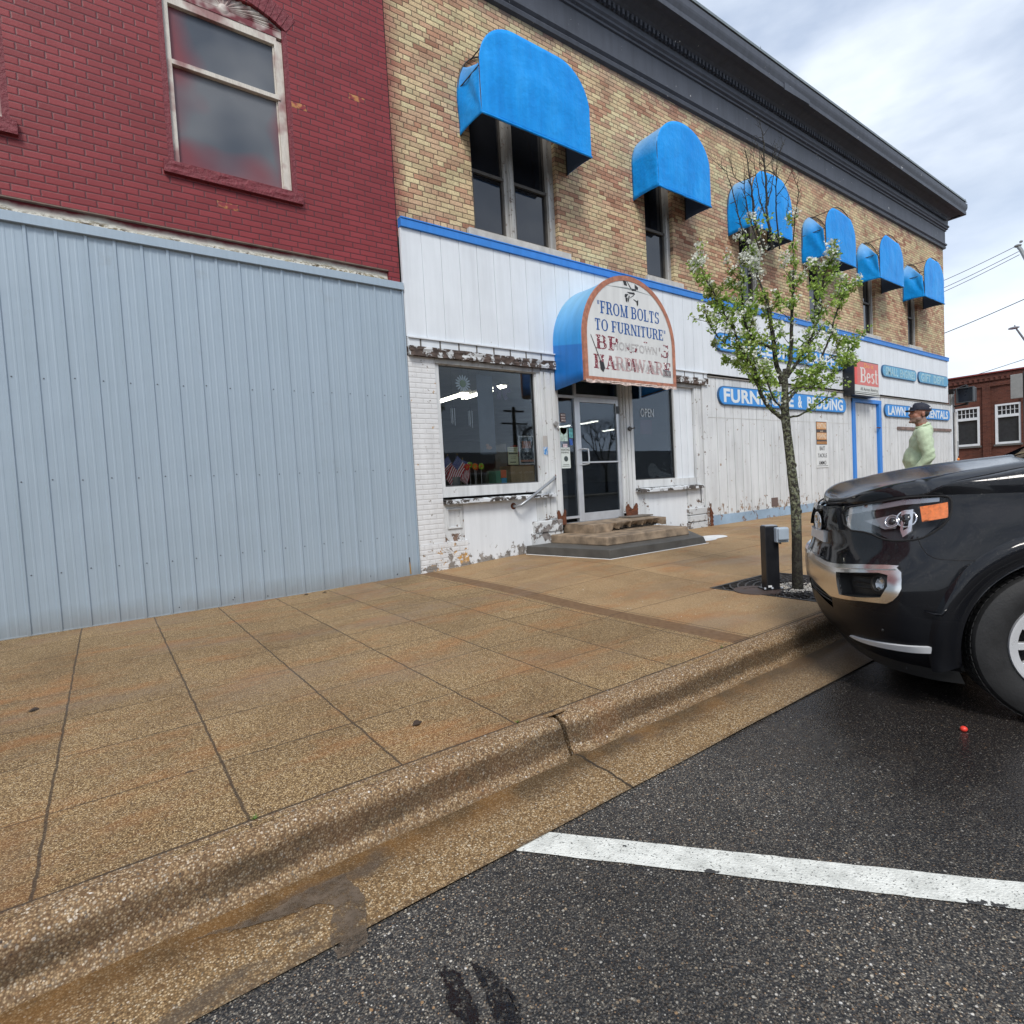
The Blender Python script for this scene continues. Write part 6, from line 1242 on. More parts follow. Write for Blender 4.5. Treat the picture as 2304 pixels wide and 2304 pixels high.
def crm(P, t):
    n = len(P)-1; t = max(0, min(n-1e-9, t)); i = int(t); f = t-i
    p0 = P[i-1] if i > 0 else (P[1][0], -P[1][1]); p1 = P[i]; p2 = P[i+1]; p3 = P[i+2] if i+2 <= n else tuple(2*a-b for a, b in zip(p2, p1))
    return tuple(.5*((2*b)+(c-a)*f+(2*a-5*b+4*c-d)*f*f+(3*b-a-3*c+d)*f**3) for a, b, c, d in zip(p0, p1, p2, p3))
def S(s, z):
    zs = [l[0] for l in LV]; z = max(zs[0], min(zs[-1]-1e-9, z)); i = max(k for k in range(len(zs)-1) if zs[k] <= z); f = (z-zs[i])/(zs[i+1]-zs[i])
    c = [crm(LV[max(0, min(len(LV)-1, k))][1], s) for k in (i-1, i, i+1, i+2)]; r = []
    for j in (0, 1):
        a, b, cc, d = [q[j] for q in c]; r.append(.5*((2*b)+(cc-a)*f+(2*a-5*b+4*cc-d)*f*f+(3*b-a-3*cc+d)*f**3))
    return Vector((r[0], r[1], z))
def SO(s, z, off):
    e_ = .02; a = S(s+e_, z)-S(max(0, s-e_), z); b = S(s, min(1.169, z+e_))-S(s, max(.181, z-e_)); n = a.cross(b)
    n = -n.normalized() if n.length > 1e-9 else Vector((1,0,0))
    if n.dot(Vector((.8, S(s,z).y+.05, 0))) < 0: n = -n
    return S(s, z)+n*off
def s_of(U, z):
    lo, hi = 1.0, 12.0
    for _ in range(30):
        m_ = (lo+hi)/2
        if S(m_, z).x > U: lo = m_
        else: hi = m_
    return lo
def inpoly(x, y, P):
    c = False; j = len(P)-1
    for i in range(len(P)):
        if (P[i][1] > y) != (P[j][1] > y) and x < (P[j][0]-P[i][0])*(y-P[i][1])/(P[j][1]-P[i][1])+P[i][0]: c = not c
        j = i
    return c
def dense(P, st=.02, k=.30):
    o = []
    for a, b in zip(P, P[1:]+P[:1]):
        n = max(1, int(math.hypot((a[0]-b[0])*k, a[1]-b[1])/st)); o += [(a[0]+(b[0]-a[0])*i/n, a[1]+(b[1]-a[1])*i/n) for i in range(n)]
    return o
def rnd(P, n=2):       # Chaikin corner rounding
    for _ in range(n):
        Q = []
        for a, b in zip(P, P[1:]+P[:1]): Q += [(a[0]*.75+b[0]*.25, a[1]*.75+b[1]*.25), (a[0]*.25+b[0]*.75, a[1]*.25+b[1]*.75)]
        P = Q
    return P
K = .30
def patch(outer, holes=(), off=0, sd=1, gs=.12, gzs=.03, fn=None, rim=0):
    """triangulated sheet on the body surface inside outer, minus holes; off = offset along the normal; rim = edge wall depth"""
    vs = []; es = []; loops = [dense(outer)]+[dense(h) for h in holes]
    for lp in loops:
        o = len(vs); vs += [(p[0]*K, p[1]) for p in lp]; es += [(o+i, o+(i+1) % len(lp)) for i in range(len(lp))]
    x0 = min(p[0] for p in outer); x1 = max(p[0] for p in outer); y0 = min(p[1] for p in outer); y1 = max(p[1] for p in outer)
    nb_ = len(vs); s = x0+gs/2
    while s < x1:
        z = y0+gzs/2
        while z < y1:
            if inpoly(s, z, outer) and not any(inpoly(s, z, h) for h in holes) and all((s*K-p[0])**2+(z-p[1])**2 > 1.2e-4 for p in vs[:nb_]): vs.append((s*K, z))
            z += gzs
        s += gs
    V, E_, F, _, _, _ = geometry.delaunay_2d_cdt([Vector(p) for p in vs], es, [], 0, 1e-6)
    mb = MB(); f_ = fn or (lambda s, z: SO(s, z, off)); P = []
    for v in V: p = f_(v.x/K, v.y); P.append((p[0], p[1]*sd, p[2]))
    T3 = []
    for t in F:
        cx = sum(V[i].x for i in t)/len(t)/K; cy = sum(V[i].y for i in t)/len(t)
        if inpoly(cx, cy, outer) and not any(inpoly(cx, cy, h) for h in holes): T3.append(tuple(t) if sd < 0 else tuple(t)[::-1])
    mb.add(P, T3)
    if rim:
        for lp in loops:
            n = len(lp); Q = []
            for (a, b) in lp:
                p = f_(a, b); q = SO(a, b, off-rim) if not fn else p; Q += [(p[0],p[1]*sd,p[2]), (q[0],q[1]*sd,q[2])]
            mb.add(Q, [(2*i, 2*((i+1) % n), 2*((i+1) % n)+1, 2*i+1) for i in range(n)])
    return mb
g = G('black car paint'); v = g.vor(190, g.O()); dn = g.noise(7, 3, .5, g.O()); drop = g.M('MULTIPLY', g.mr(v[0], .42, .18), g.mr(g.sep(v[1])[0], .80, .84)); v2 = g.vor(420, g.O()); drop2 = g.M('MULTIPLY', g.mr(v2[0], .4, .2), g.mr(g.sep(v2[1])[0], .84, .88))
nz_ = g.sep(g.n('ShaderNodeNewGeometry').outputs['Normal'])[2]; upm = g.mr(nz_, .05, .5, .25, 1)
hb = g.M('MULTIPLY', g.M('ADD', drop, g.M('MULTIPLY', drop2, .5)), upm)
oz = g.sep(g.O())[2]; upr = g.mr(nz_, .5, .9, 0, .10)
CARP = g.bsdf(g.mix(g.mr(g.noise(2.2, 4, .6, g.O()), .45, .75, 0, .3), (.0055,.006,.008), (.016,.017,.019)), g.M('ADD', g.M('ADD', g.mr(g.noise(3, 4, .6, g.O()), .35, .7, .05, .12), upr), g.mr(oz, .50, .62, .28, 0)), 0, g.M('MINIMUM', g.mr(oz, .50, .95, .14, .5), g.mr(nz_, .05, .45, .22, .5)), g.bump(g.M('ADD', hb, g.M('MULTIPLY', g.noise(1.3, 2, .4, g.O()), .10)), .5, .003), Coat_Weight=g.mr(oz, .50, .60, 0, .12), Coat_Roughness=.03)
TRIM = simple('black textured trim', (.010,.0105,.011), .55, var=.2, sc_=30, bump=.2); CHR = simple('satin chrome', (.70,.69,.67), .20, 1.0, .08, 3)
g = G('headlight lens'); gl = g.n('ShaderNodeBsdfGlossy'); gl.inputs['Roughness'].default_value = .03; trn = g.n('ShaderNodeBsdfTransparent'); trn.inputs[0].default_value = (.90,.91,.92,1); fr = g.n('ShaderNodeFresnel'); fr.inputs[0].default_value = 1.45; mxs = g.n('ShaderNodeMixShader'); g.setin(mxs.inputs[0], g.mr(fr.outputs[0], 0, 1, .015, .45)); g.L(trn.outputs[0], mxs.inputs[1]); g.L(gl.outputs[0], mxs.inputs[2]); g.L(mxs.outputs[0], g.out.inputs[0]); LENS = g.m
SILV = simple('satin silver', (.42,.43,.45), .28, .8, .1); DGR = simple('dark lamp housing', (.012,.013,.016), .45, 0, .1); REFL = simple('bright reflector', (.75,.76,.78), .12, .9, .05)
ORL = simple('orange reflector', (.90,.22,.04), .3, 0, .25, 60, bump=.3, Coat_Weight=.3); CDG = simple('dark car glass', (.008,.009,.010), .05, 0, .1, spec=.8); TYR = simple('tyre rubber', (.016,.016,.0165), .6, 0, .3, 14, bump=.3)
suv = thing('black_suv', (3.969,-5.045,-.19), 'black sport utility car nosed up to the curb, cut off by the right picture edge', 'car'); suv.rotation_euler = (0,0,rad(125.38))
HLP = rnd([(.94,1.089),(1.77,1.127),(2.55,1.159),(3.22,1.166),(3.70,1.163),(3.86,1.150),(3.89,1.096),(3.81,1.035),(3.45,.973),(3.13,.937),(2.59,.925),(2.28,.930),(1.89,.962),(1.24,.965)], 1)
GRP = rnd([(-.01,1.058),(.36,1.068),(.62,.948),(.50,.858),(-.01,.875)], 0); INP = rnd([(1.28,.712),(2.0,.738),(2.52,.752),(2.76,.745),(2.82,.69),(2.66,.630),(2.2,.612),(1.36,.583)], 0); LGP = [(-.01,.580),(.92,.530),(.90,.462),(-.01,.505)]
def arch(cu, r, a0, a1, n=28): 
    o = []
    for i in range(n+1):
        a = rad(a0+(a1-a0)*i/n); z = .40+r*math.sin(a); zz = max(.2402, z); o.append((s_of(cu+r*math.cos(a), zz), zz))
    return o
WU = -.93; RU = -3.72
AF = arch(WU, .455, -20, 200)
AF = AF; AR = arch(RU, .455, -20, 200)
body = patch([(-.01,.24),(3.0,.24)]+[(AF[0][0],.24)]+AF[1:-1]+[(AF[-1][0],.24)]+[(AR[0][0],.24)]+AR[1:-1]+[(AR[-1][0],.24)]+[(14,.24),(14,1.1695),(3.0,1.1695),(.9,1.1),(-.01,1.09)], [HLP, GRP, INP, LGP], 0)
def fm(o):
    if min(abs(v.co.y) for v in o.data.vertices) > .04:      # two separate pieces, one per side
        c = o.copy(); c.data = o.data.copy(); COL.objects.link(c)
        for v in c.data.vertices: v.co.y = -v.co.y
        c.data.flip_normals(); return o
    md = o.modifiers.new('m', 'MIRROR'); md.use_axis[0] = False; md.use_axis[1] = True; return o
fm(body.build('body', CARP, suv, smooth='all', local=True, fix=False))
# fender top, gap line and hood
def cat(P, t): return Vector(crm([tuple(p) for p in P], t*(len(P)-1)) if False else [crm([(p[0],p[1]) for p in P], t*(len(P)-1))[0], crm([(p[0],p[1]) for p in P], t*(len(P)-1))[1], crm([(p[2],p[2]) for p in P], t*(len(P)-1))[0]])
def lin(P, t):
    t = min(.99999, max(0, t))*(len(P)-1); i = int(t); f = t-i; a, b = Vector(P[i]), Vector(P[i+1]); p0 = Vector(P[max(0,i-1)]); p3 = Vector(P[min(len(P)-1,i+2)])
    return .5*((2*a)+(b-p0)*f+(2*p0-5*a+4*b-p3)*f*f+(3*a-p0-3*b+p3)*f**3)
GAP = [(-.395,.765,1.170),(-.445,.782,1.205),(-.52,.790,1.235),(-.66,.796,1.264),(-.83,.80,1.296),(-1.05,.80,1.322),(-1.40,.80,1.35)]
mb = MB()
def fend(u, v):
    p = lin(GAP, u); z0 = 1.1695; q = S(s_of(p.x-.01, z0), z0); r = q.lerp(p, v); r.z += .030*math.sin(math.pi*v)*min(1, u*5); r.y += .018*math.sin(math.pi*v)*min(1, u*5); return r
mb.grid(fend, 40, 10); fm(mb.build('fender_top', CARP, suv, smooth='all', local=True))
EDG = [(-.075,0,1.103),(-.115,.33,1.100),(-.165,.50,1.125),(-.255,.655,1.160),(-.385,.757,1.178)]+[(p[0],p[1]-.006,p[2]+.004) for p in GAP[1:]]
CRS = [(-.15,0,1.135),(-.16,.28,1.155),(-.20,.43,1.192),(-.29,.545,1.228),(-.40,.595,1.255),(-.46,.61,1.267),(-.54,.62,1.280),(-.68,.63,1.298),(-.84,.635,1.316),(-1.05,.64,1.334),(-1.40,.64,1.358)]
MID = [(-.151,0,1.136),(-.22,0,1.158),(-.30,0,1.178),(-.38,0,1.195),(-.46,0,1.208),(-.52,0,1.217),(-.60,0,1.228),(-.72,0,1.246),(-.88,0,1.268),(-1.07,0,1.292),(-1.40,0,1.335)]
mb = MB()
def hd(u, v):
    e_, c = lin(EDG, u), lin(CRS, u); r = e_.lerp(c, v); b = math.sin(math.pi*v); r.z += .016*b; 
    if u < .42: r += Vector((.022*b, .012*b, .008*b))
    return r
mb.grid(hd, 70, 12)
def ht(u, v):
    c, m_ = lin(CRS, u), lin(MID, u); r = c.lerp(m_, v); r.z += -.010*math.sin(math.pi*v)*(1-.3*u)+.012*math.sin(math.pi*v)**2*0; return r
mb.grid(ht, 70, 16)
fm(mb.build('hood', CARP, suv, smooth='all', local=True))
mb = MB(); mb.tube([lin(EDG, i/40)+Vector((-.004,-.002,-.006)) for i in range(41)], .005, 5); fm(mb.build('hood_gap', DARK, suv, local=True))
mb = MB(); mb.tube([SO(s, z, -.0005) for s, z in [(3.13,.937),(3.22,.915),(3.34,.891),(3.45,.873),(3.58,.859),(3.75,.847),(3.95,.841),(4.4,.838),(4.9,.838)]], .0028, 5); fm(mb.build('panel_gap', DARK, suv, local=True))
mb = MB(); mb.tube([SO(s, z, -.001) for s, z in dense(HLP)+[HLP[0]]], .006, 5); fm(mb.build('lamp_gap', DARK, suv, local=True))
# dark inner shell behind the openings
mb = MB(); mb.box(-4.5,-.20,-.60,.60,.30,1.08); mb.box(-4.5,-1.30,-.84,.84,.26,.5); mb.box(-.38,-.12,-.50,.50,.42,1.06); mb.build('inner_shell', DARK, suv, local=True)
mb = MB(); mb.box(-4.3,-.30,-.72,.72,.20,.32); mb.build('underbody', TRIM, suv, local=True)
# lower lip
mb = MB(); mb.grid(lambda u, v: S(4.15*u, .24)+Vector((-.012-.03*v, -.01*v*u, -.07*v)), 40, 4); fm(mb.build('lower_lip', TRIM, suv, smooth='all', local=True))
for sd in (1, -1):
    o = patch(HLP, (), 0, sd, .08, .02).build('headlight', LENS, suv, smooth='all', local=True, fix=False)
    sh = lambda P, kx=.0, kz=.0: P
    def inner_f(s, z): p = SO(s, z, -.012); c = Vector((-.42,.60,1.03)); e_ = min(1, min(abs(z-1.20), abs(z-.90))*9); return p+(c-p).normalized()*.055*e_
    patch(HLP, (), 0, sd, .08, .02, fn=inner_f).build('housing', DGR, o, smooth='all', local=True, fix=False)
    patch([(1.00,1.080),(1.77,1.118),(2.55,1.150),(3.5,1.158),(3.5,1.138),(2.55,1.122),(1.77,1.088),(1.05,1.050)], (), -.010, sd, .1, .01, rim=.01).build('trim_strip', SILV, o, smooth='all', local=True, fix=False)
    patch([(1.06,1.052),(1.17,1.052),(1.36,.972),(1.24,.972)], (), -.010, sd, .1, .01, rim=.01).build('trim_strip', REFL, o, smooth='all', local=True, fix=False)
    patch([(1.62,1.030),(2.26,1.068),(2.44,1.062),(2.46,.998),(2.2,.990)], (), -.022, sd, .08, .01, rim=.01).build('reflector', simple('dim silver', (.36,.37,.39), .22, .6), o, smooth='all', local=True, fix=False)
    for s_, z_, r_, d_ in ((2.34,1.035,.034,-.02),(2.66,1.052,.045,-.022)):
        c = SO(s_, z_, d_); n = (SO(s_, z_, .1)-SO(s_, z_, 0)).normalized(); c.y *= sd; n.y *= sd; Rm = n.to_track_quat('Z', 'Y').to_matrix(); q = MB()
        pr = [(r_*1.15,.0),(r_*1.05,.004),(r_*.95,-.004),(r_*.8,-.02),(0,-.026)]; o2 = len(q.v); q.lathe(pr, (0,0,0), 'z', 20); q.v = [tuple(c+Rm@Vector(p)) for p in q.v]; q.build('reflector', REFL, o, smooth='all', local=True)
        q = MB(); q.ell(c-n*.012, (r_*.7,r_*.7,r_*.7), 14, 10); q.build('bulb_lens', CDG, o, smooth='all', local=True)
    patch([(2.52,1.090),(2.80,1.100),(2.86,.985),(2.70,.950),(2.60,.985)], [[(2.60,1.07),(2.74,1.075),(2.76,1.0),(2.66,.985)]], -.014, sd, .08, .01, rim=.015).build('chrome_bezel', REFL, o, smooth='all', local=True, fix=False)
    patch([(2.96,1.112),(3.76,1.134),(3.80,1.056),(3.08,1.034)], (), -.010, sd, .08, .01, rim=.01).build('orange_reflector', ORL, o, smooth='all', local=True, fix=False)
    # chrome fog surround
    CP_ = [(-.01 if sd > 0 else 0,.770),(.33,.753),(.9,.741),(1.29,.745),(2.04,.768),(2.66,.780),(2.91,.783),(3.06,.765),(3.13,.73),(3.17,.685),(3.10,.650),(2.97,.620),(2.80,.600),(2.13,.590),(1.27,.556),(.96,.545),(.5,.575),(0,.600)]
    fo = patch(CP_, [INP], .014, sd, .1, .02, rim=.022).build('chrome_surround', CHR, suv, smooth=30, local=True, fix=False)
    patch([(.35,.762),(.9,.752),(1.29,.757),(2.04,.780),(2.66,.792),(2.95,.793),(2.90,.775),(2.04,.758),(1.29,.735),(.9,.729),(.35,.742)], (), .022, sd, .1, .01, rim=.02).build('chrome_ridge', CHR, fo, smooth=30, local=True, fix=False)
    patch(INP, (), -.065, sd, .1, .02).build('fog_recess', TRIM, fo, local=True, fix=False)
    q = MB(); L1 = dense(INP); Q = []
    for a, b in L1: p, p2 = SO(a, b, .0), SO(a, b, -.066); Q += [(p.x,p.y*sd,p.z),(p2.x,p2.y*sd,p2.z)]
    n_ = len(L1); q.add(Q, [(2*i, 2*((i+1) % n_), 2*((i+1) % n_)+1, 2*i+1) for i in range(n_)]); q.build('recess_wall', TRIM, fo, local=True)
    for z_ in (.705,.675,.645):
        q = MB(); q.tube([(SO(s, z_+(s-1.6)*.02, -.05).x, SO(s, z_+(s-1.6)*.02, -.05).y*sd, z_+(s-1.6)*.02) for s in (1.55,1.8,2.0,2.2)], .006, 5); q.build('recess_slat', TRIM, fo, local=True)
    c = SO(2.52, .700, -.035); n = (SO(2.52,.70,.1)-SO(2.52,.70,0)).normalized(); n = (n+Vector((.5,0,0))).normalized(); c.y *= sd; n.y *= sd; Rm = n.to_track_quat('Z', 'Y').to_matrix()
    q = MB(); q.lathe([(.080,-.03),(.062,.012),(.042,.020),(.037,.006)], (0,0,0), 'z', 22); q.v = [tuple(c+Rm@Vector(p)) for p in q.v]; fg = q.build('fog_lamp', TRIM, suv, smooth=50, local=True)
    q = MB(); q.lathe([(.037,.008),(.030,.015),(.015,.020),(0,.021)], (0,0,0), 'z', 20); q.v = [tuple(c+Rm@Vector(p)) for p in q.v]; q.build('lamp_lens', LENS, fg, smooth='all', local=True)
    q = MB(); q.lathe([(.036,.006),(.026,-.004),(0,-.010)], (0,0,0), 'z', 8); q.v = [tuple(c+Rm@Vector(p)) for p in q.v]; q.build('lamp_reflector', REFL, fg, local=True)
    patch(rnd([(1.17,.318),(2.07,.352),(2.98,.376),(4.28,.395),(4.30,.380),(4.19,.360),(3.35,.346),(2.29,.329),(1.53,.312)],1), (), .012, sd, .1, .01, rim=.014).build('chrome_strip', simple('chrome with painted reflection', (.72,.74,.76), .35, .25, .05), suv, smooth=40, local=True, fix=False)  # pale base colour stands in for sky reflected in the chrome strip
    # wheel arch flares
    for cu in (WU, RU):
        OA = arch(cu, .585, 14, 166, 30); IA = arch(cu, .452, -18, 198, 30)
        if cu == WU: OA = [(3.74,.572),(4.12,.566)]+OA[0:]
        q = MB(); n_ = 40
        def fl(u, v, cu=cu, sd=sd):
            a = rad(-15+195*u) if cu == WU else rad(-10+200*u); r = .454+(.585-.454)*v; z = .40+r*math.sin(a); zz = max(.245, z); p = S(s_of(cu+r*math.cos(a), min(1.16,zz)), min(1.16,zz))
            bul = .028*math.sin(math.pi*min(1, (1-v)*.9+.1)**.8) if v < 1 else -.002
            if v == 0: bul = .012
            y = max(p.y, .90)+bul; return (cu+r*math.cos(a), y*sd, zz)
        q.grid(fl, n_, 8); q.grid(lambda u, v, cu=cu, sd=sd: (cu+.454*math.cos(rad(-15+205*u)), (fl(u,0)[1]*sd-.30*v)*sd, max(.245,.40+.454*math.sin(rad(-15+205*u)))), n_, 2)
        q.build('wheel_arch', CARP, suv, smooth=50, local=True)
        q = MB(); q.grid(lambda u, v, cu=cu, sd=sd: (cu+.47*math.cos(math.pi*(-.08+1.16*u)), (.42+.42*v)*sd, .40+.47*math.sin(math.pi*(-.08+1.16*u))), 24, 2); q.add([(cu+.47*math.cos(t), .42*sd, .40+.47*math.sin(t)) for t in [math.pi*(-.08+1.16*i/24) for i in range(25)]], [tuple(range(25))]); q.build('arch_liner', DARK, suv, local=True)
# bumper character crease dent and sensor dot
mb = MB(); mb.ell(SO(2.52,.44,.001), (.008,.008,.008), 8, 6); mb.build('sensor', TRIM, suv, local=True)
mb = MB(); mb.tube([SO(3.72,.575,.010), SO(3.95,.566,.018), SO(4.13,.566,.022), SO(4.26,.60,.026)], [.004,.006,.008,.006], 6); fm(mb.build('flare_tab', CARP, suv, smooth='all', local=True))
# grille
q = MB(); q.grid(lambda u, v: S(.62*u, .86+.20*v)+Vector((-.06,0,0)), 6, 6); fm(q.build('grille_mesh', DARK, suv, local=True))
q = MB()
for z_ in (.90,.955,1.005): q.tube([S(s, z_)+Vector((-.03,0,0)) for s in (0,.2,.4,.55)], .008, 5)
fm(q.build('grille_bar', TRIM, suv, local=True))
fm(patch([(-.01,.928),(.49,.936),(.50,.862),(-.01,.875)], (), .014, 1, .1, .01, rim=.03).build('grille_chrome', simple('chrome with painted reflection', (.72,.74,.76), .3, .4, .05), suv, smooth=40, local=True, fix=False))  # bright reflection in the grille chrome is put into its pale colour
q = MB(); L1 = dense(GRP); Q = []
for a, b in L1: p, p2 = SO(max(a,0), b, .0), SO(max(a,0), b, -.07); Q += [tuple(p), tuple(p2)]
n_ = len(L1); q.add(Q, [(2*i, 2*((i+1) % n_), 2*((i+1) % n_)+1, 2*i+1) for i in range(n_-1)]); fm(q.build('grille_wall', TRIM, suv, local=True))
fm(patch([(.38,1.072),(.88,1.088),(1.12,.962),(.64,.948)], (), .020, 1, .08, .02, rim=.025).build('grille_frame', CARP, suv, smooth=35, local=True, fix=False))
fm(patch([(-.01,1.092),(.86,1.092),(.40,1.072),(-.01,1.060)], (), .022, 1, .08, .01, rim=.025).build('grille_top', CARP, suv, smooth=35, local=True, fix=False))
def ring(cy, cz, ry, rz, r=.007, x=.03):
    q = MB(); q.tube([(x, cy+ry*math.cos(2*math.pi*i/28), cz+rz*math.sin(2*math.pi*i/28)) for i in range(29)], r, 6, cap=False); return q
em = ring(0,.982,.090,.062,.009,-.012); em.v += []; 
for a in (ring(0,.982,.032,.056,.007,-.010), ring(0,1.004,.066,.028,.007,-.008)): o = len(em.v); em.v += a.v; em.f += [tuple(i+o for i in f) for f in a.f]
em.build('emblem', CHR, suv, smooth='all', local=True)
q = MB(); q.grid(lambda u, v: S(.92*u, .50+.07*v)+Vector((-.05,0,0)), 6, 2); fm(q.build('lower_grille', DARK, suv, local=True)); q = MB()
for z_ in (.497,.520,.545): q.tube([S(s, z_)+Vector((-.012,0,0)) for s in (0,.3,.6,.9)], .006, 5)
fm(q.build('lower_slat', TRIM, suv, local=True))
# wheels
RIMM = simple('silver wheel paint', (.62,.63,.65), .3, .35, .06)
def wheel(cu, sd, steer=0):
    w_ = thing('wheel', (cu, .925*sd, .40), None, None); w_.parent = suv; w_.rotation_euler = (0, 0, steer)
    q = MB(); q.lathe([(.245,-.02),(.262,.0),(.30,.012),(.35,.010),(.385,-.006),(.399,-.03),(.402,-.08),(.402,-.18),(.396,-.225),(.37,-.25),(.26,-.25),(.245,-.23)], (0,0,0), 'y', 64)
    q.v = [(x, y*1, z) for x, y, z in q.v]
    for i in range(72):
        for k, yy in enumerate((-.035,-.09,-.15,-.205)):
            t = 2*math.pi*(i+.5*(k % 2))/72; c_, s__ = math.cos(t), math.sin(t); R_ = .4035; dt = .031
            q.prism([((R_-.002)*math.cos(t-dt), yy+.020, (R_-.002)*math.sin(t-dt)), ((R_-.002)*math.cos(t+dt), yy+.020, (R_-.002)*math.sin(t+dt)), ((R_-.002)*math.cos(t+dt*.8), yy-.022, (R_-.002)*math.sin(t+dt*.8)), ((R_-.002)*math.cos(t-dt*1.2), yy-.022, (R_-.002)*math.sin(t-dt*1.2))], (.0028*c_, 0, .0028*s__))
    q.v = [(x, y*sd, z) for x, y, z in q.v]; q.build('tyre', TYR, w_, smooth=35, local=True)
    q = MB(); q.lathe([(.246,-.02),(.244,-.006),(.236,-.006),(.232,-.018),(.228,-.10),(.22,-.2)], (0,0,0), 'y', 48); q.v = [(x, y*sd, z) for x, y, z in q.v]; q.lathe([(.236,-.006),(.208,-.010),(.205,-.03)], (0,0,0), 'y', 48); q.v = [(x, -abs(y)*sd if False else y, z) for x, y, z in q.v]; q.build('rim', RIMM, w_, smooth=50, local=True)
    q = MB()
    for k in range(6):
        for dd_ in (-.20,.20):
            t = k*math.pi/3+.26+dd_; t2 = k*math.pi/3+.26+dd_*1.35; n1_ = Vector((-math.sin(t),0,math.cos(t)))
            a, b = Vector((.06*math.cos(t),-.02,.06*math.sin(t))), Vector((.236*math.cos(t2),-.012,.236*math.sin(t2))); wq = .017
            q.prism([a-n1_*wq, b-n1_*wq*1.1, b+n1_*wq*1.1, a+n1_*wq], (0,-.03,0))
    q.lathe([(0,-.006),(.04,-.006),(.075,-.016),(.08,-.05)], (0,0,0), 'y', 24); q.v = [(x, y*sd, z) for x, y, z in q.v]; q.build('spokes', RIMM, w_, local=True, bev=.003)
    q = MB(); q.lathe([(0,-.07),(.226,-.07)], (0,0,0), 'y', 32); q.v = [(x, y*sd, z) for x, y, z in q.v]; q.build('brake_disc', DARK, w_, local=True)
for cu, sd in ((WU,1),(WU,-1),(RU,1),(RU,-1)): wheel(cu, sd, 0)
# cabin behind the picture edge
q = MB(); zb = 1.169
def cab(u, v):
    P = [(-1.35,.86,1.17),(-2.05,.66,1.76),(-2.6,.64,1.80),(-3.6,.64,1.80),(-4.3,.63,1.77),(-4.70,.80,1.17)]; return lin(P, u)
q.grid(lambda u, v: (lin([(-1.35,0,1.36),(-1.7,0,1.6),(-2.15,0,1.79),(-2.8,0,1.83),(-3.6,0,1.83),(-4.35,0,1.79)], u).x, (.80-.16*min(1,u*3))*(v), lin([(-1.35,0,1.36),(-1.7,0,1.6),(-2.15,0,1.79),(-2.8,0,1.83),(-3.6,0,1.83),(-4.35,0,1.79)], u).z-.05*v*v), 24, 6)
q.grid(lambda u, v: (lin([(-4.35,0,1.79),(-4.6,0,1.4),(-4.74,0,1.17)], u).x, .64*v+.12*u*v, lin([(-4.35,0,1.79),(-4.6,0,1.4),(-4.74,0,1.17)], u).z-.04*v*v), 8, 4)
q.add([(-1.35,.80,1.35),(-2.12,.64,1.74),(-4.35,.64,1.74),(-4.72,.82,1.17),(-4.72,.90,1.165),(-1.2,.875,1.168),(-1.38,.80,1.345)], [(0,1,2,3,4,5,6)])
fm(q.build('cabin', CARP, suv, local=True, fix=False, smooth=30))
q = MB(); q.add([(-1.62,.795,1.30),(-2.18,.675,1.69),(-4.2,.675,1.69),(-4.45,.80,1.27)], [(0,1,2,3)]); fm(q.build('side_window', CDG, suv, local=True, fix=False))
q = MB(); q.grid(lambda u, v: (-1.40-.70*u, .72*(1-.15*u)*v, 1.392+.385*u-.03*v*v), 6, 6); fm(q.build('windshield', CDG, suv, local=True, smooth='all'))
mm = MB(); mm.ell((-1.75,1.03,1.28), (.07,.11,.08)); fm(mm.build('wing_mirror', CARP, suv, smooth='all', local=True))
q = MB(); q.box(-4.78,-4.60,.62,.84,.95,1.15); fm(q.build('tail_light', simple('red lamp', (.35,.01,.01), .2), suv, local=True, bev=.02))
q = MB(); q.tube([(-1.43,.1,1.385),(-1.50,.45,1.40),(-1.52,.68,1.40)], .008, 5); q.tube([(-1.43,-.5,1.385),(-1.50,-.1,1.40),(-1.52,.05,1.405)], .008, 5); q.build('wiper', TRIM, suv, local=True)
# ================================================================== man in cap and pale green shirt
def fuse(mb, name, mat, parent, vox, smooth_it=3, disp=None):
    """melts overlapping shapes into one continuous skin"""
    me = mb.mesh('tmp'); o = bpy.data.objects.new('tmp', me); COL.objects.link(o)
    r = o.modifiers.new('r', 'REMESH'); r.mode = 'VOXEL'; r.voxel_size = vox
    s = o.modifiers.new('s', 'SMOOTH'); s.iterations = smooth_it; s.factor = .6
    bpy.context.view_layer.update(); m2 = bpy.data.meshes.new_from_object(o.evaluated_get(bpy.context.evaluated_depsgraph_get())); bpy.data.objects.remove(o)
    if disp:
        for v in m2.vertices: v.co += disp(v.co, v.normal)
    m2.materials.clear(); m2.materials.append(mat); m2.name = name
    for p in m2.polygons: p.use_smooth = True
    o = bpy.data.objects.new(name, m2); COL.objects.link(o); o.parent = parent; return o
def limb(mb, pts, rr, n=12):
    P = []; Q = []
    for i in range(len(pts)-1):
        for k in range(5): f = k/5; P.append(Vector(pts[i]).lerp(Vector(pts[i+1]), f)); Q.append(rr[i]+(rr[i+1]-rr[i])*f)
    P.append(Vector(pts[-1])); Q.append(rr[-1]); mb.tube(P, Q, n); mb.ell(P[0], (Q[0],)*3, n, 8); mb.ell(P[-1], (Q[-1],)*3, n, 8)
man = thing('person', (7.905,-4.39,gz(7.9,-4.39)), 'man in a navy cap and pale green long sleeved shirt standing behind the car hood', 'person')
man.rotation_euler = (0, 0, rad(110))
HZ = 1.742; hrot = Matrix.Rotation(rad(24), 3, 'Z') @ Matrix.Rotation(rad(-7), 3, 'Y'); HC = Vector((-.005,0,HZ))
def hp_(x, y, z): return HC+hrot@Vector((x,y,z))
body_ = MB()
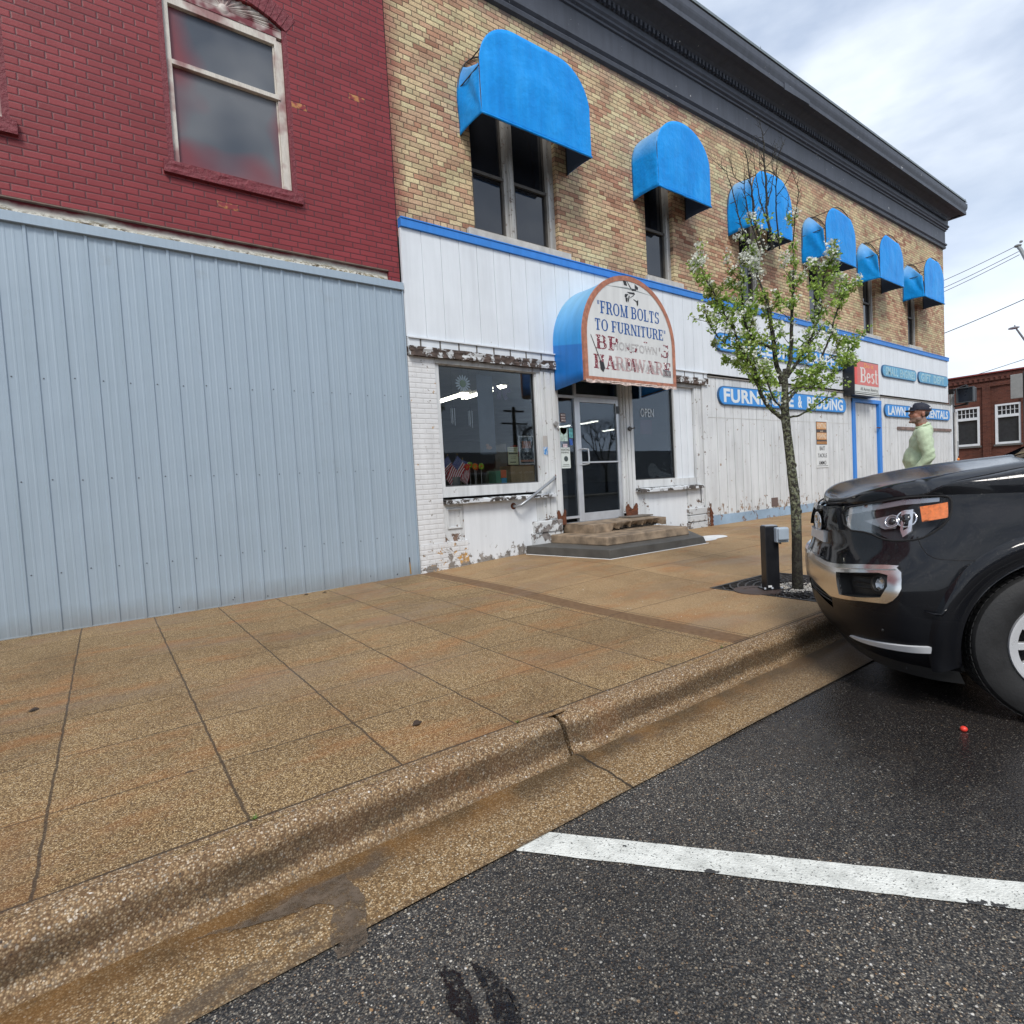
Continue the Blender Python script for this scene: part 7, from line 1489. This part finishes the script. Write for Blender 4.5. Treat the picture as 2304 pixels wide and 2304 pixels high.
he = lambda c, r: body_.ell(hp_(*c), r, 18, 12, hrot)
he((-.012,0,.035), (.098,.078,.092)); he((.030,0,-.030), (.062,.060,.085)); he((.045,0,-.085), (.042,.044,.030)); he((.082,0,-.098), (.018,.022,.016))
he((.066,0,.022), (.030,.055,.014)); he((.098,0,-.020), (.017,.012,.016)); he((.088,0,.005), (.012,.009,.028)); he((.080,0,-.055), (.014,.024,.010)); he((.078,0,-.067), (.013,.020,.008))
for s_ in (-1,1): he((.052,.038*s_,-.030), (.028,.020,.022)); he((.066,.030*s_,.004), (.014,.014,.010)); he((-.012,.078*s_,-.012), (.018,.008,.030)); he((.012,.052*s_,-.060), (.035,.014,.028)); he((.093,.012*s_,-.024), (.009,.008,.008))
limb(body_, [(-.050,0,1.53),(-.035,0,1.60),(-.018,0,1.67)], [.078,.065,.060])
body_.ell((-.03,0,1.37), (.100,.175,.19)); body_.ell((.01,0,1.16), (.112,.160,.18)); body_.ell((-.01,0,.95), (.11,.16,.12)); body_.ell((-.03,0,1.50), (.065,.15,.05))
AR_ = {1: [(-.03,.215,1.50),(-.085,.255,1.235),(.05,.235,1.045)], -1: [(-.03,-.215,1.50),(-.06,-.255,1.225),(.02,-.235,1.0)]}
for s_ in (1,-1):
    sh, el, wr = [Vector(p) for p in AR_[s_]]; limb(body_, [sh+Vector((0,-.02*s_,-.02)), sh.lerp(el,.5), el, el.lerp(wr,.4), wr], [.048,.044,.036,.038,.027])
    d = (wr-el).normalized(); side = Vector((0,-s_,0)); side = (side-d*side.dot(d)).normalized(); pn = d.cross(side)
    pc = wr+d*.05; M_ = Matrix((d, side, pn)).transposed(); body_.ell(pc, (.052,.018,.040), 12, 8, M_)
    for k, (o_, L_) in enumerate(((-.030,.065),(-.010,.078),(.011,.073),(.030,.058))):   # four fingers, curled a little
        a = pc+d*.042+pn*o_; b = a+d*L_*.5+side*.006; c = b+d*L_*.33+side*.020; e_ = c+d*L_*.12+side*.022; limb(body_, [a,b,c,e_], [.0095,.0090,.0082,.0072], 8)
    a = wr+d*.022-pn*(.030)*(1)+side*.006; body_tip = a+d*.030-pn*.018+side*.014; limb(body_, [a, body_tip, body_tip+d*.028+side*.012], [.012,.0105,.009], 8)
for s_ in (1,-1):
    limb(body_, [(-.01,.095*s_,.90),(.0,.105*s_,.50),(-.02,.110*s_,.10)], [.095,.062,.042]); body_.ell((.05,.112*s_,.045), (.125,.045,.042))
g = G('skin with short grey beard'); q = g.sep(g.O()); n = g.noise(60, 3, .6, g.O())
bz = g.M('MULTIPLY', g.mr(q[2], 1.625, 1.635), g.mr(g.M('ADD', q[2], g.M('MULTIPLY', g.noise(30,3,.6,g.O()), .02)), 1.722, 1.702, 0, 1))
skin = g.ramp(n, [(.3,(.27,.115,.075)),(.7,(.37,.17,.115))]); c = g.mix(g.M('MULTIPLY', bz, .62), skin, g.mix(n, (.06,.045,.04), (.30,.26,.23)))
SKN = g.bsdf(c, .5, 0, .4, Subsurface_Weight=.05)
fuse(body_, 'body', SKN, man, .0062, 2)
for s_ in (1,-1):
    e_ = MB(); e_.ell(hp_(.0795,.030*s_,.003), (.007,.013,.006), 10, 8, hrot); e_.build('eye', simple('eye', (.25,.22,.20), .3), man, smooth='all', local=True)
    e_ = MB(); e_.tube([hp_(.082,.014*s_,.020),hp_(.086,.030*s_,.025),hp_(.076,.046*s_,.020)], .0045, 6); e_.build('eyebrow', simple('eyebrow', (.04,.03,.025), .8), man, local=True)
m_ = MB(); m_.tube([hp_(.089,-.020,-.060),hp_(.096,0,-.060),hp_(.089,.020,-.060)], .0025, 5); m_.build('mouth', simple('lip shadow', (.12,.04,.035), .6), man, local=True)
# hair below the cap
h_ = MB(); h_.ell(hp_(-.030,0,.010), (.074,.0790,.056), 16, 10, hrot); fuse(h_, 'hair', simple('dark grey hair', (.035,.03,.028), .8, var=.4, sc_=60), man, .006, 1)
CAPM = simple('navy cap cloth', (.010,.013,.028), .75, var=.2, sc_=40, bump=.15)
cp = MB()
def dome(u, v):
    a = 2*math.pi*u; p = math.pi/2*v; r = math.cos(p); x, y, z = .112*r*math.cos(a), .090*r*math.sin(a), .092*math.sin(p)**.95
    z += .014*max(0, math.cos(a))*math.sin(math.pi*min(1,v*1.2)); return hp_(-.012+x, y, .042+z)
cp.grid(dome, 28, 10); cpo = cp.build('cap', CAPM, man, smooth='all', local=True)
cp = MB(); cp.grid(lambda u, v: hp_(.072+.070*v*math.cos((u-.5)*1.9), .078*math.sin((u-.5)*2.5)*(1-.10*v), .046-.010*v-.022*abs(u-.5)**2*4*.5), 14, 6); bo_ = cp.build('cap_brim', CAPM, cpo, smooth='all', local=True); md = bo_.modifiers.new('s','SOLIDIFY'); md.thickness = .006
cp = MB(); cp.grid(lambda u, v: hp_(.107-.026*v-.018*(u-.5)**2*4, .028*(u-.5)*2, .074+.040*v), 6, 4); cp.build('cap_patch', simple('white cap patch', (.55,.57,.62), .7), cpo, smooth='all', local=True)
cp = MB(); cp.ell(hp_(-.075,.072,.068), (.010,.006,.010), 8, 6); cp.build('cap_logo', simple('white cap mark', (.6,.6,.65), .7), cpo, local=True)
cp = MB(); cp.ell(hp_(-.012,0,.136), (.008,.008,.006), 8, 6); cp.build('cap_button', CAPM, cpo, local=True)
# shirt: loose shell with hanging folds
st_ = MB(); st_.ell((-.035,0,1.495), (.100,.195,.085)); st_.ell((-.025,0,1.37), (.124,.195,.19)); st_.ell((.022,0,1.20), (.142,.185,.19)); st_.ell((.015,0,1.08), (.140,.185,.12)); st_.ell((.010,0,.99), (.140,.185,.12)); st_.tube([(.008,0,1.12),(.008,0,.93),(.006,0,.875)], [.136,.146,.150], 20)
limb(st_, [(-.056,0,1.53),(-.046,0,1.585)], [.092,.073])
for s_ in (1,-1):
    sh, el, wr = [Vector(p) for p in AR_[s_]]; limb(st_, [sh+Vector((-.005,-.015*s_,.0)), sh.lerp(el,.5), el, el.lerp(wr,.45), wr-(wr-el)*.05], [.080,.068,.060,.054,.044])
def folds(p, n):
    k = noise.noise(Vector((p.x*9, p.y*9, p.z*3.2)))*.010+noise.noise(Vector((p.x*16+p.z*9, p.y*14, p.z*13)))*.011
    for s_ in (1,-1):
        el = Vector(AR_[s_][1]); d = (p-el).length
        if d < .17: k += .006*math.sin((p.z-el.z)*80+p.x*40+p.y*30)*(1-d/.17)
    if p.z < 1.12: k += .010*math.sin(math.atan2(p.y, p.x)*7+p.z*12)*(1.12-p.z)/.2
    return n*k
g = G('pale green jersey'); n = g.noise(90, 3, .6, g.O()); n2 = g.noise(5, 4, .6, g.O()); c = g.ramp(n2, [(.3,(.43,.53,.36)),(.7,(.54,.64,.46))])
SHM = g.bsdf(c, .85, 0, .25, g.bump(g.M('ADD', n, g.M('MULTIPLY', g.noise(14,4,.6,g.O()), 2)), .5, .008), Sheen_Weight=.15)
sh_ = fuse(st_, 'shirt', SHM, man, .009, 3, folds)
cl_ = MB(); cl_.tube([Vector((-.040+.072*math.cos(t), .070*math.sin(t), 1.598+.022*math.cos(t+math.pi))) for t in [2*math.pi*i/24 for i in range(25)]], .009, 6, cap=False); cl_.build('collar', SHM, sh_, smooth='all', local=True)
tr_ = MB(); tr_.ell((-.01,0,.94), (.135,.180,.13))
for s_ in (1,-1): limb(tr_, [(-.01,.095*s_,.90),(.005,.107*s_,.50),(-.015,.112*s_,.09)], [.112,.085,.070])
fuse(tr_, 'trousers', simple('dark jeans', (.03,.045,.08), .85, var=.3, bump=.2), man, .011, 2, lambda p, n: n*noise.noise(p*14)*.008)
for s_ in (1,-1):
    q_ = MB(); q_.ell((.05,.112*s_,.05), (.145,.055,.050)); q_.ell((-.03,.112*s_,.075), (.07,.05,.06)); q_.box(-.09,.19,.112*s_-.048,.112*s_+.048,.0,.022); fuse(q_, 'shoe', simple('brown work boots', (.06,.035,.02), .7), man, .008, 2)
# ================================================================== pedestrian signal, hanging panel, far building, lamps and wires
PGY = simple('galvanised pole', (.42,.44,.45), .45, .5, .1)
pd = thing('pedestrian_signal', (25.2,.13,-.0), 'grey pole at the far corner carrying a dark pedestrian signal head', 'signal')
mb = MB(); mb.tube([(25.2,.14,.1),(25.2,.14,3.62)], .075, 14); mb.build('pole', PGY, pd, smooth=50)
mb = MB(); mb.tube([(25.12,.02,.1),(25.12,.02,2.95)], .05, 10); mb.build('conduit_pipe', simple('pale grey conduit', (.55,.56,.56), .5), pd, smooth=50)
mb = MB(); mb.box(25.12,25.28,.06,.22,3.62,3.80); mb.tube([(25.2,.14,3.74),(25.2,-.10,3.80),(25.2,-.30,3.86)], .035, 8); mb.tube([(25.2,.1,3.16),(25.2,-.14,3.18),(25.2,-.28,3.20)], .03, 8); mb.tube([(25.2,-.30,3.86),(25.2,-.30,3.77)], .05, 8); mb.tube([(25.2,-.30,3.16),(25.2,-.30,3.26)], .05, 8); mb.build('bracket', BLK, pd)
mb = MB(); mb.box(25.05,25.32,-.56,-.08,3.25,3.76); hs = mb.build('signal_head', BLK, pd, bev=.03)
mb = MB(); mb.box(24.90,25.05,-.57,-.54,3.24,3.77); mb.box(24.90,25.05,-.10,-.07,3.24,3.77); mb.box(24.90,25.05,-.54,-.10,3.745,3.775); mb.box(24.90,25.05,-.54,-.10,3.24,3.265); v_ = mb.build('visor', simple('dark grey visor', (.06,.07,.08), .4), hs)
mb = MB(); mb.box(25.04,25.049,-.54,-.10,3.27,3.74); mb.build('signal_face', simple('unlit face', (.008,.014,.028), .3), hs)
mb = MB(); mb.box(25.10,25.2,-.04,.05,1.35,1.9); mb.build('control_box', PGY, pd, bev=.01); mb = MB(); mb.ell((25.13,-.03,1.24), (.05,.055,.05)); mb.build('orange_button', simple('orange button', (.75,.22,.03), .4), pd, smooth='all')
tp = thing('traffic_panel', (40,2,4.6), 'flat grey back of a hanging traffic panel beside a dark mast', 'sign')
cpt = Vector((0,-6.9357,1.15)); 
def onray(px, py, X):
    d = fwd+r2*((px-1152)/1260.516)-u2*((py-1152)/1260.516); return cpt+d*(X/d.x)
a, b_ = onray(2273,845,30), onray(2304,893,30); tp.location = (30.03, b_.y, b_.z)
mb = MB(); mb.box(30.0,30.04,b_.y+.04,a.y,b_.z-.02,a.z+.02); mb.build('panel', simple('grey panel back', (.30,.31,.31), .5), tp, bev=.012)
mb = MB(); mb.tube([(30.12,b_.y-.02,-.1),(30.12,b_.y-.02,a.z+.1)], .07, 10); mb.build('mast', BLK, tp); mb = MB(); mb.box(30.0,30.2,b_.y-.45,b_.y-.10,b_.z,a.z+.15); mb.build('signal_head', BLK, tp, bev=.02)
# far brick building across the side street
fb = thing('far_brick_building', (42,2,0), 'dark red brick building across the side street with white framed windows', 'building')
FW = [(3.58,2.53),(1.89,.85),(.20,-.84),(-1.5,-2.5),(5.27,4.22)]
mb = MB()
ys_l = sorted({14,-5.2}|{y for w_ in FW for y in w_}); zs_l = [-.2,1.93,4.02,5.66]
for ya, yb2 in zip(ys_l, ys_l[1:]):
    for za, zb2 in zip(zs_l, zs_l[1:]):
        if za == 1.93 and any(w_[1] <= ya and yb2 <= w_[0] for w_ in FW): continue
        mb.add([(38,ya,za),(38,yb2,za),(38,yb2,zb2),(38,ya,zb2)], [(0,1,2,3)])
mb.add([(38,-5.2,-.2),(58,-5.2,-.2),(58,-5.2,5.66),(38,-5.2,5.66)], [(0,1,2,3)])
for w_ in FW:      # reveals
    mb.add([(38,w_[1],1.93),(38.15,w_[1],1.93),(38.15,w_[1],4.02),(38,w_[1],4.02)], [(0,1,2,3)]); mb.add([(38,w_[0],1.93),(38.15,w_[0],1.93),(38.15,w_[0],4.02),(38,w_[0],4.02)], [(0,1,2,3)]); mb.add([(38,w_[1],4.02),(38.15,w_[1],4.02),(38.15,w_[0],4.02),(38,w_[0],4.02)], [(0,1,2,3)])
# raised pilasters, corbel table and band
for y in (2.05+.19, .70, -.99, 3.95): mb.box(37.93,37.999,y-.16,y+.16,-.2,5.0)
mb.box(37.93,37.999,-5.2,14,5.0,5.20)
mb.build('wall', FB, fb)
mb = MB(); y = -5.1; P_ = []
while y < 13.9: P_ += [(37.93,y),(37.88,y),(37.88,y+.11),(37.93,y+.11)]; y += .22
mb.v = [(a, b_, z_) for a, b_ in P_ for z_ in (5.30, 5.4405)]; n_ = len(P_); mb.f = [(2*i,2*i+2,2*i+3,2*i+1) for i in range(n_-1)]+[(8*k,8*k+2,8*k+4,8*k+6) for k in range(n_//4)]
mb.box(37.90,37.999,-5.2,14,5.441,5.62); mb.build('corbel_table', simple('dark corbelled brick', (.12,.04,.028), .85, var=.4), fb)
mb = MB(); mb.box(37.82,58,-5.26,14.05,5.66,5.73); mb.build('coping', simple('red metal coping', (.22,.04,.035), .5), fb)
mb = MB(); mb.box(38.2,57.8,-5.0,13.8,5.3,5.4); mb.build('roof', DARK, fb)
WHT = simple('white window frame', (.72,.74,.77), .5, var=.06)
for i, (ya, yb2) in enumerate(FW):
    mb = MB(); x0_, x1_ = 37.97, 38.10
    mb.box(x0_,x1_,yb2,yb2+.10,1.95,4.02); mb.box(x0_,x1_,ya-.10,ya,1.95,4.02); mb.box(x0_,x1_,yb2+.1,ya-.1,3.93,4.02); mb.box(x0_,x1_,yb2+.1,ya-.1,1.95,2.06); mb.box(x0_,x1_,yb2+.1,ya-.1,3.33,3.47)
    for k in range(1,5): y = yb2+.1+(ya-yb2-.2)*k/5; mb.box(x0_+.03,x1_,y-.010,y+.010,3.47,3.93)
    mb.box(x0_+.035,x1_,yb2+.1,ya-.1,3.69,3.71); o_ = mb.build('window', WHT, fb)
    mb = MB(); mb.box(38.06,38.07,yb2+.1,ya-.1,2.06,3.93); mb.build('pane', CDG2 if False else simple('far window glass', (.03,.035,.042), .05, 0, .2, spec=.9), o_)
    mb = MB(); mb.box(37.92,38.0,yb2-.06,ya+.06,1.85,1.948); mb.build('sill', simple('grey sill', (.12,.115,.11), .8), o_)
    mb = MB(); mb.box(38.3,38.32,yb2,ya,1.9,4); mb.build('blind', DARK, o_)
# street lamp and poles beyond
def P3(px, py, X): return onray(px, py, X)
sl_ = thing('street_lamp', (48,1,0), 'small street lamp head on a slanting arm against the sky above the far brick building', 'street lamp')
a, b_ = P3(2287,740,48), P3(2312,774,48); mb = MB(); mb.tube([a, b_, b_+Vector((0,-1.2,-.9)), b_+Vector((0,-1.6,-2.4)), (b_.x,b_.y-1.7,-.2)], [.05,.06,.08,.09,.11], 8); mb.build('arm', simple('dark lamp metal', (.10,.10,.11), .5), sl_)
h1, h2 = P3(2274,739,48), P3(2288,737,48); mb = MB(); mb.ell((h1+h2)/2, (.12,.30,.09), 12, 8); mb.ell((h1+h2)/2+Vector((0,-.05,.12)), (.04,.04,.07), 8, 6); mb.build('lamp_head', simple('grey lamp head', (.20,.20,.22), .5), sl_, smooth='all')
up_ = thing('utility_pole', (60,2,0), 'grey pole arm with wire fittings against the sky at the right picture edge', 'pole')
a, b_ = P3(2290,553,60), P3(2312,590,60); mb = MB(); mb.tube([a, P3(2297,562,60), b_], .13, 8); mb.tube([b_, (b_.x, b_.y-.5, -.2)], .16, 8); mb.build('pole_arm', simple('grey steel arm', (.25,.28,.29), .5), up_)
mb = MB(); mb.ell(a, (.2,.25,.12)); mb.ell(a+Vector((0,-.2,.25)), (.08,.12,.1)); mb.build('insulator', simple('insulator', (.2,.22,.22), .5), up_)
WIRE = simple('wire', (.05,.055,.06), .6)
for (p, q_, lb) in (((2090,623),(2290,552),'topmost of the three upper wires running to the grey pole arm'),((2090,640),(2292,566),'middle of the three upper wires'),((2090,649),(2294,573),'lowest of the three upper wires'),((2080,745),(2330,662),'thick single wire sloping above the street lamp head'),((2080,855),(2330,800),'single wire just above the roof of the far brick building')):
    a, b_ = P3(*p, 60), P3(*q_, 60); a2 = a+(a-b_)*1.6; mb = MB(); n_ = 20; r_ = .035 if 'thick' in lb else .025
    mb.tube([a2.lerp(b_, i/n_)+Vector((0,0,-.9*math.sin(math.pi*i/n_)+ .9*math.sin(math.pi*.62)*0)) for i in range(n_+1)], r_, 5); tag(mb.build('wire', WIRE), lb, 'wire', 'overhead wires')
# across the street, seen only as reflections in the shop glass
ob = thing('opposite_building', (8,-40,0), 'long low pale building with a dark red band, reflected in the shop windows', 'building')
mb = MB(); mb.box(-30,23,-46,-36,-.1,8.5); mb.box(23,60,-46,-36,-.1,4.4); mb.build('wall', simple('pale render', (.33,.33,.33), .8), ob); mb = MB(); mb.box(-6.1,34.1,-35.99,-34.6,2.5,3.3); mb.build('awning_band', simple('dark red band', (.16,.03,.02), .7), ob)
mb = MB()
for i in range(9): mb.box(-5+4.3*i,-2+4.3*i,-35.98,-35.9,.5,2.3)
mb.build('shop_pane', DARK, ob); mb = MB(); mb.box(-6.2,34.2,-36,-34.5,2.38,2.49); mb.build('white_edge', WPAINT, ob)
for i, (x, y, h, lb) in enumerate(((32,-33,8.5,'bare branched tree reflected in the left shop window'),(42,-34,9.5,'tree reflected in the glass door'))):
    t = thing('bare_tree', (x,y,0), lb, 'tree'); mb = MB()
    def grow(p, d, L_, r_, l):
        q_ = p+d*L_; mb.tube([p, p.lerp(q_,.5)+Vector((R.uniform(-.1,.1),R.uniform(-.1,.1),0)), q_], [r_, r_*.8, r_*.6], 5)
        if l < 6:
            for k in range(3 if l < 4 else 2): grow(q_, (d+Vector((R.uniform(-.7,.7),R.uniform(-.7,.7),R.uniform(-.1,.5)))).normalized(), L_*.72, r_*.58, l+1)
    grow(Vector((x,y,-.2)), Vector((0,0,1)), h*.27, .2, 0); mb.build('branches', simple('dark bark', (.03,.025,.022), .9), t)
t = thing('utility_pole', (27.6,-30,0), 'wooden utility pole with two crossarms, reflected in the left shop window', 'pole'); mb = MB(); mb.tube([(27.6,-30,-.2),(27.6,-30,7.6)], [.20,.15], 8); mb.box(26.6,28.6,-30.06,-29.94,7.2,7.35); mb.box(26.3,28.9,-30.06,-29.94,6.2,6.32); mb.build('pole_body', simple('dark wood', (.03,.025,.02), .9), t)
t = thing('street_lamp', (20.6,-20,0), 'black gooseneck street lamp reflected in the left shop window', 'street lamp'); mb = MB(); mb.tube([(20.6,-20,-.2),(20.6,-20,3.6),(20.8,-20,4.4),(21.4,-20,4.7),(21.8,-20,4.5),(21.8,-20,4.3)], .07, 8); mb.lathe([(.05,4.35),(.1,4.1),(.24,3.85),(0,3.85)], (21.8,-20,0), 'z', 12); mb.build('post', BLK, t)
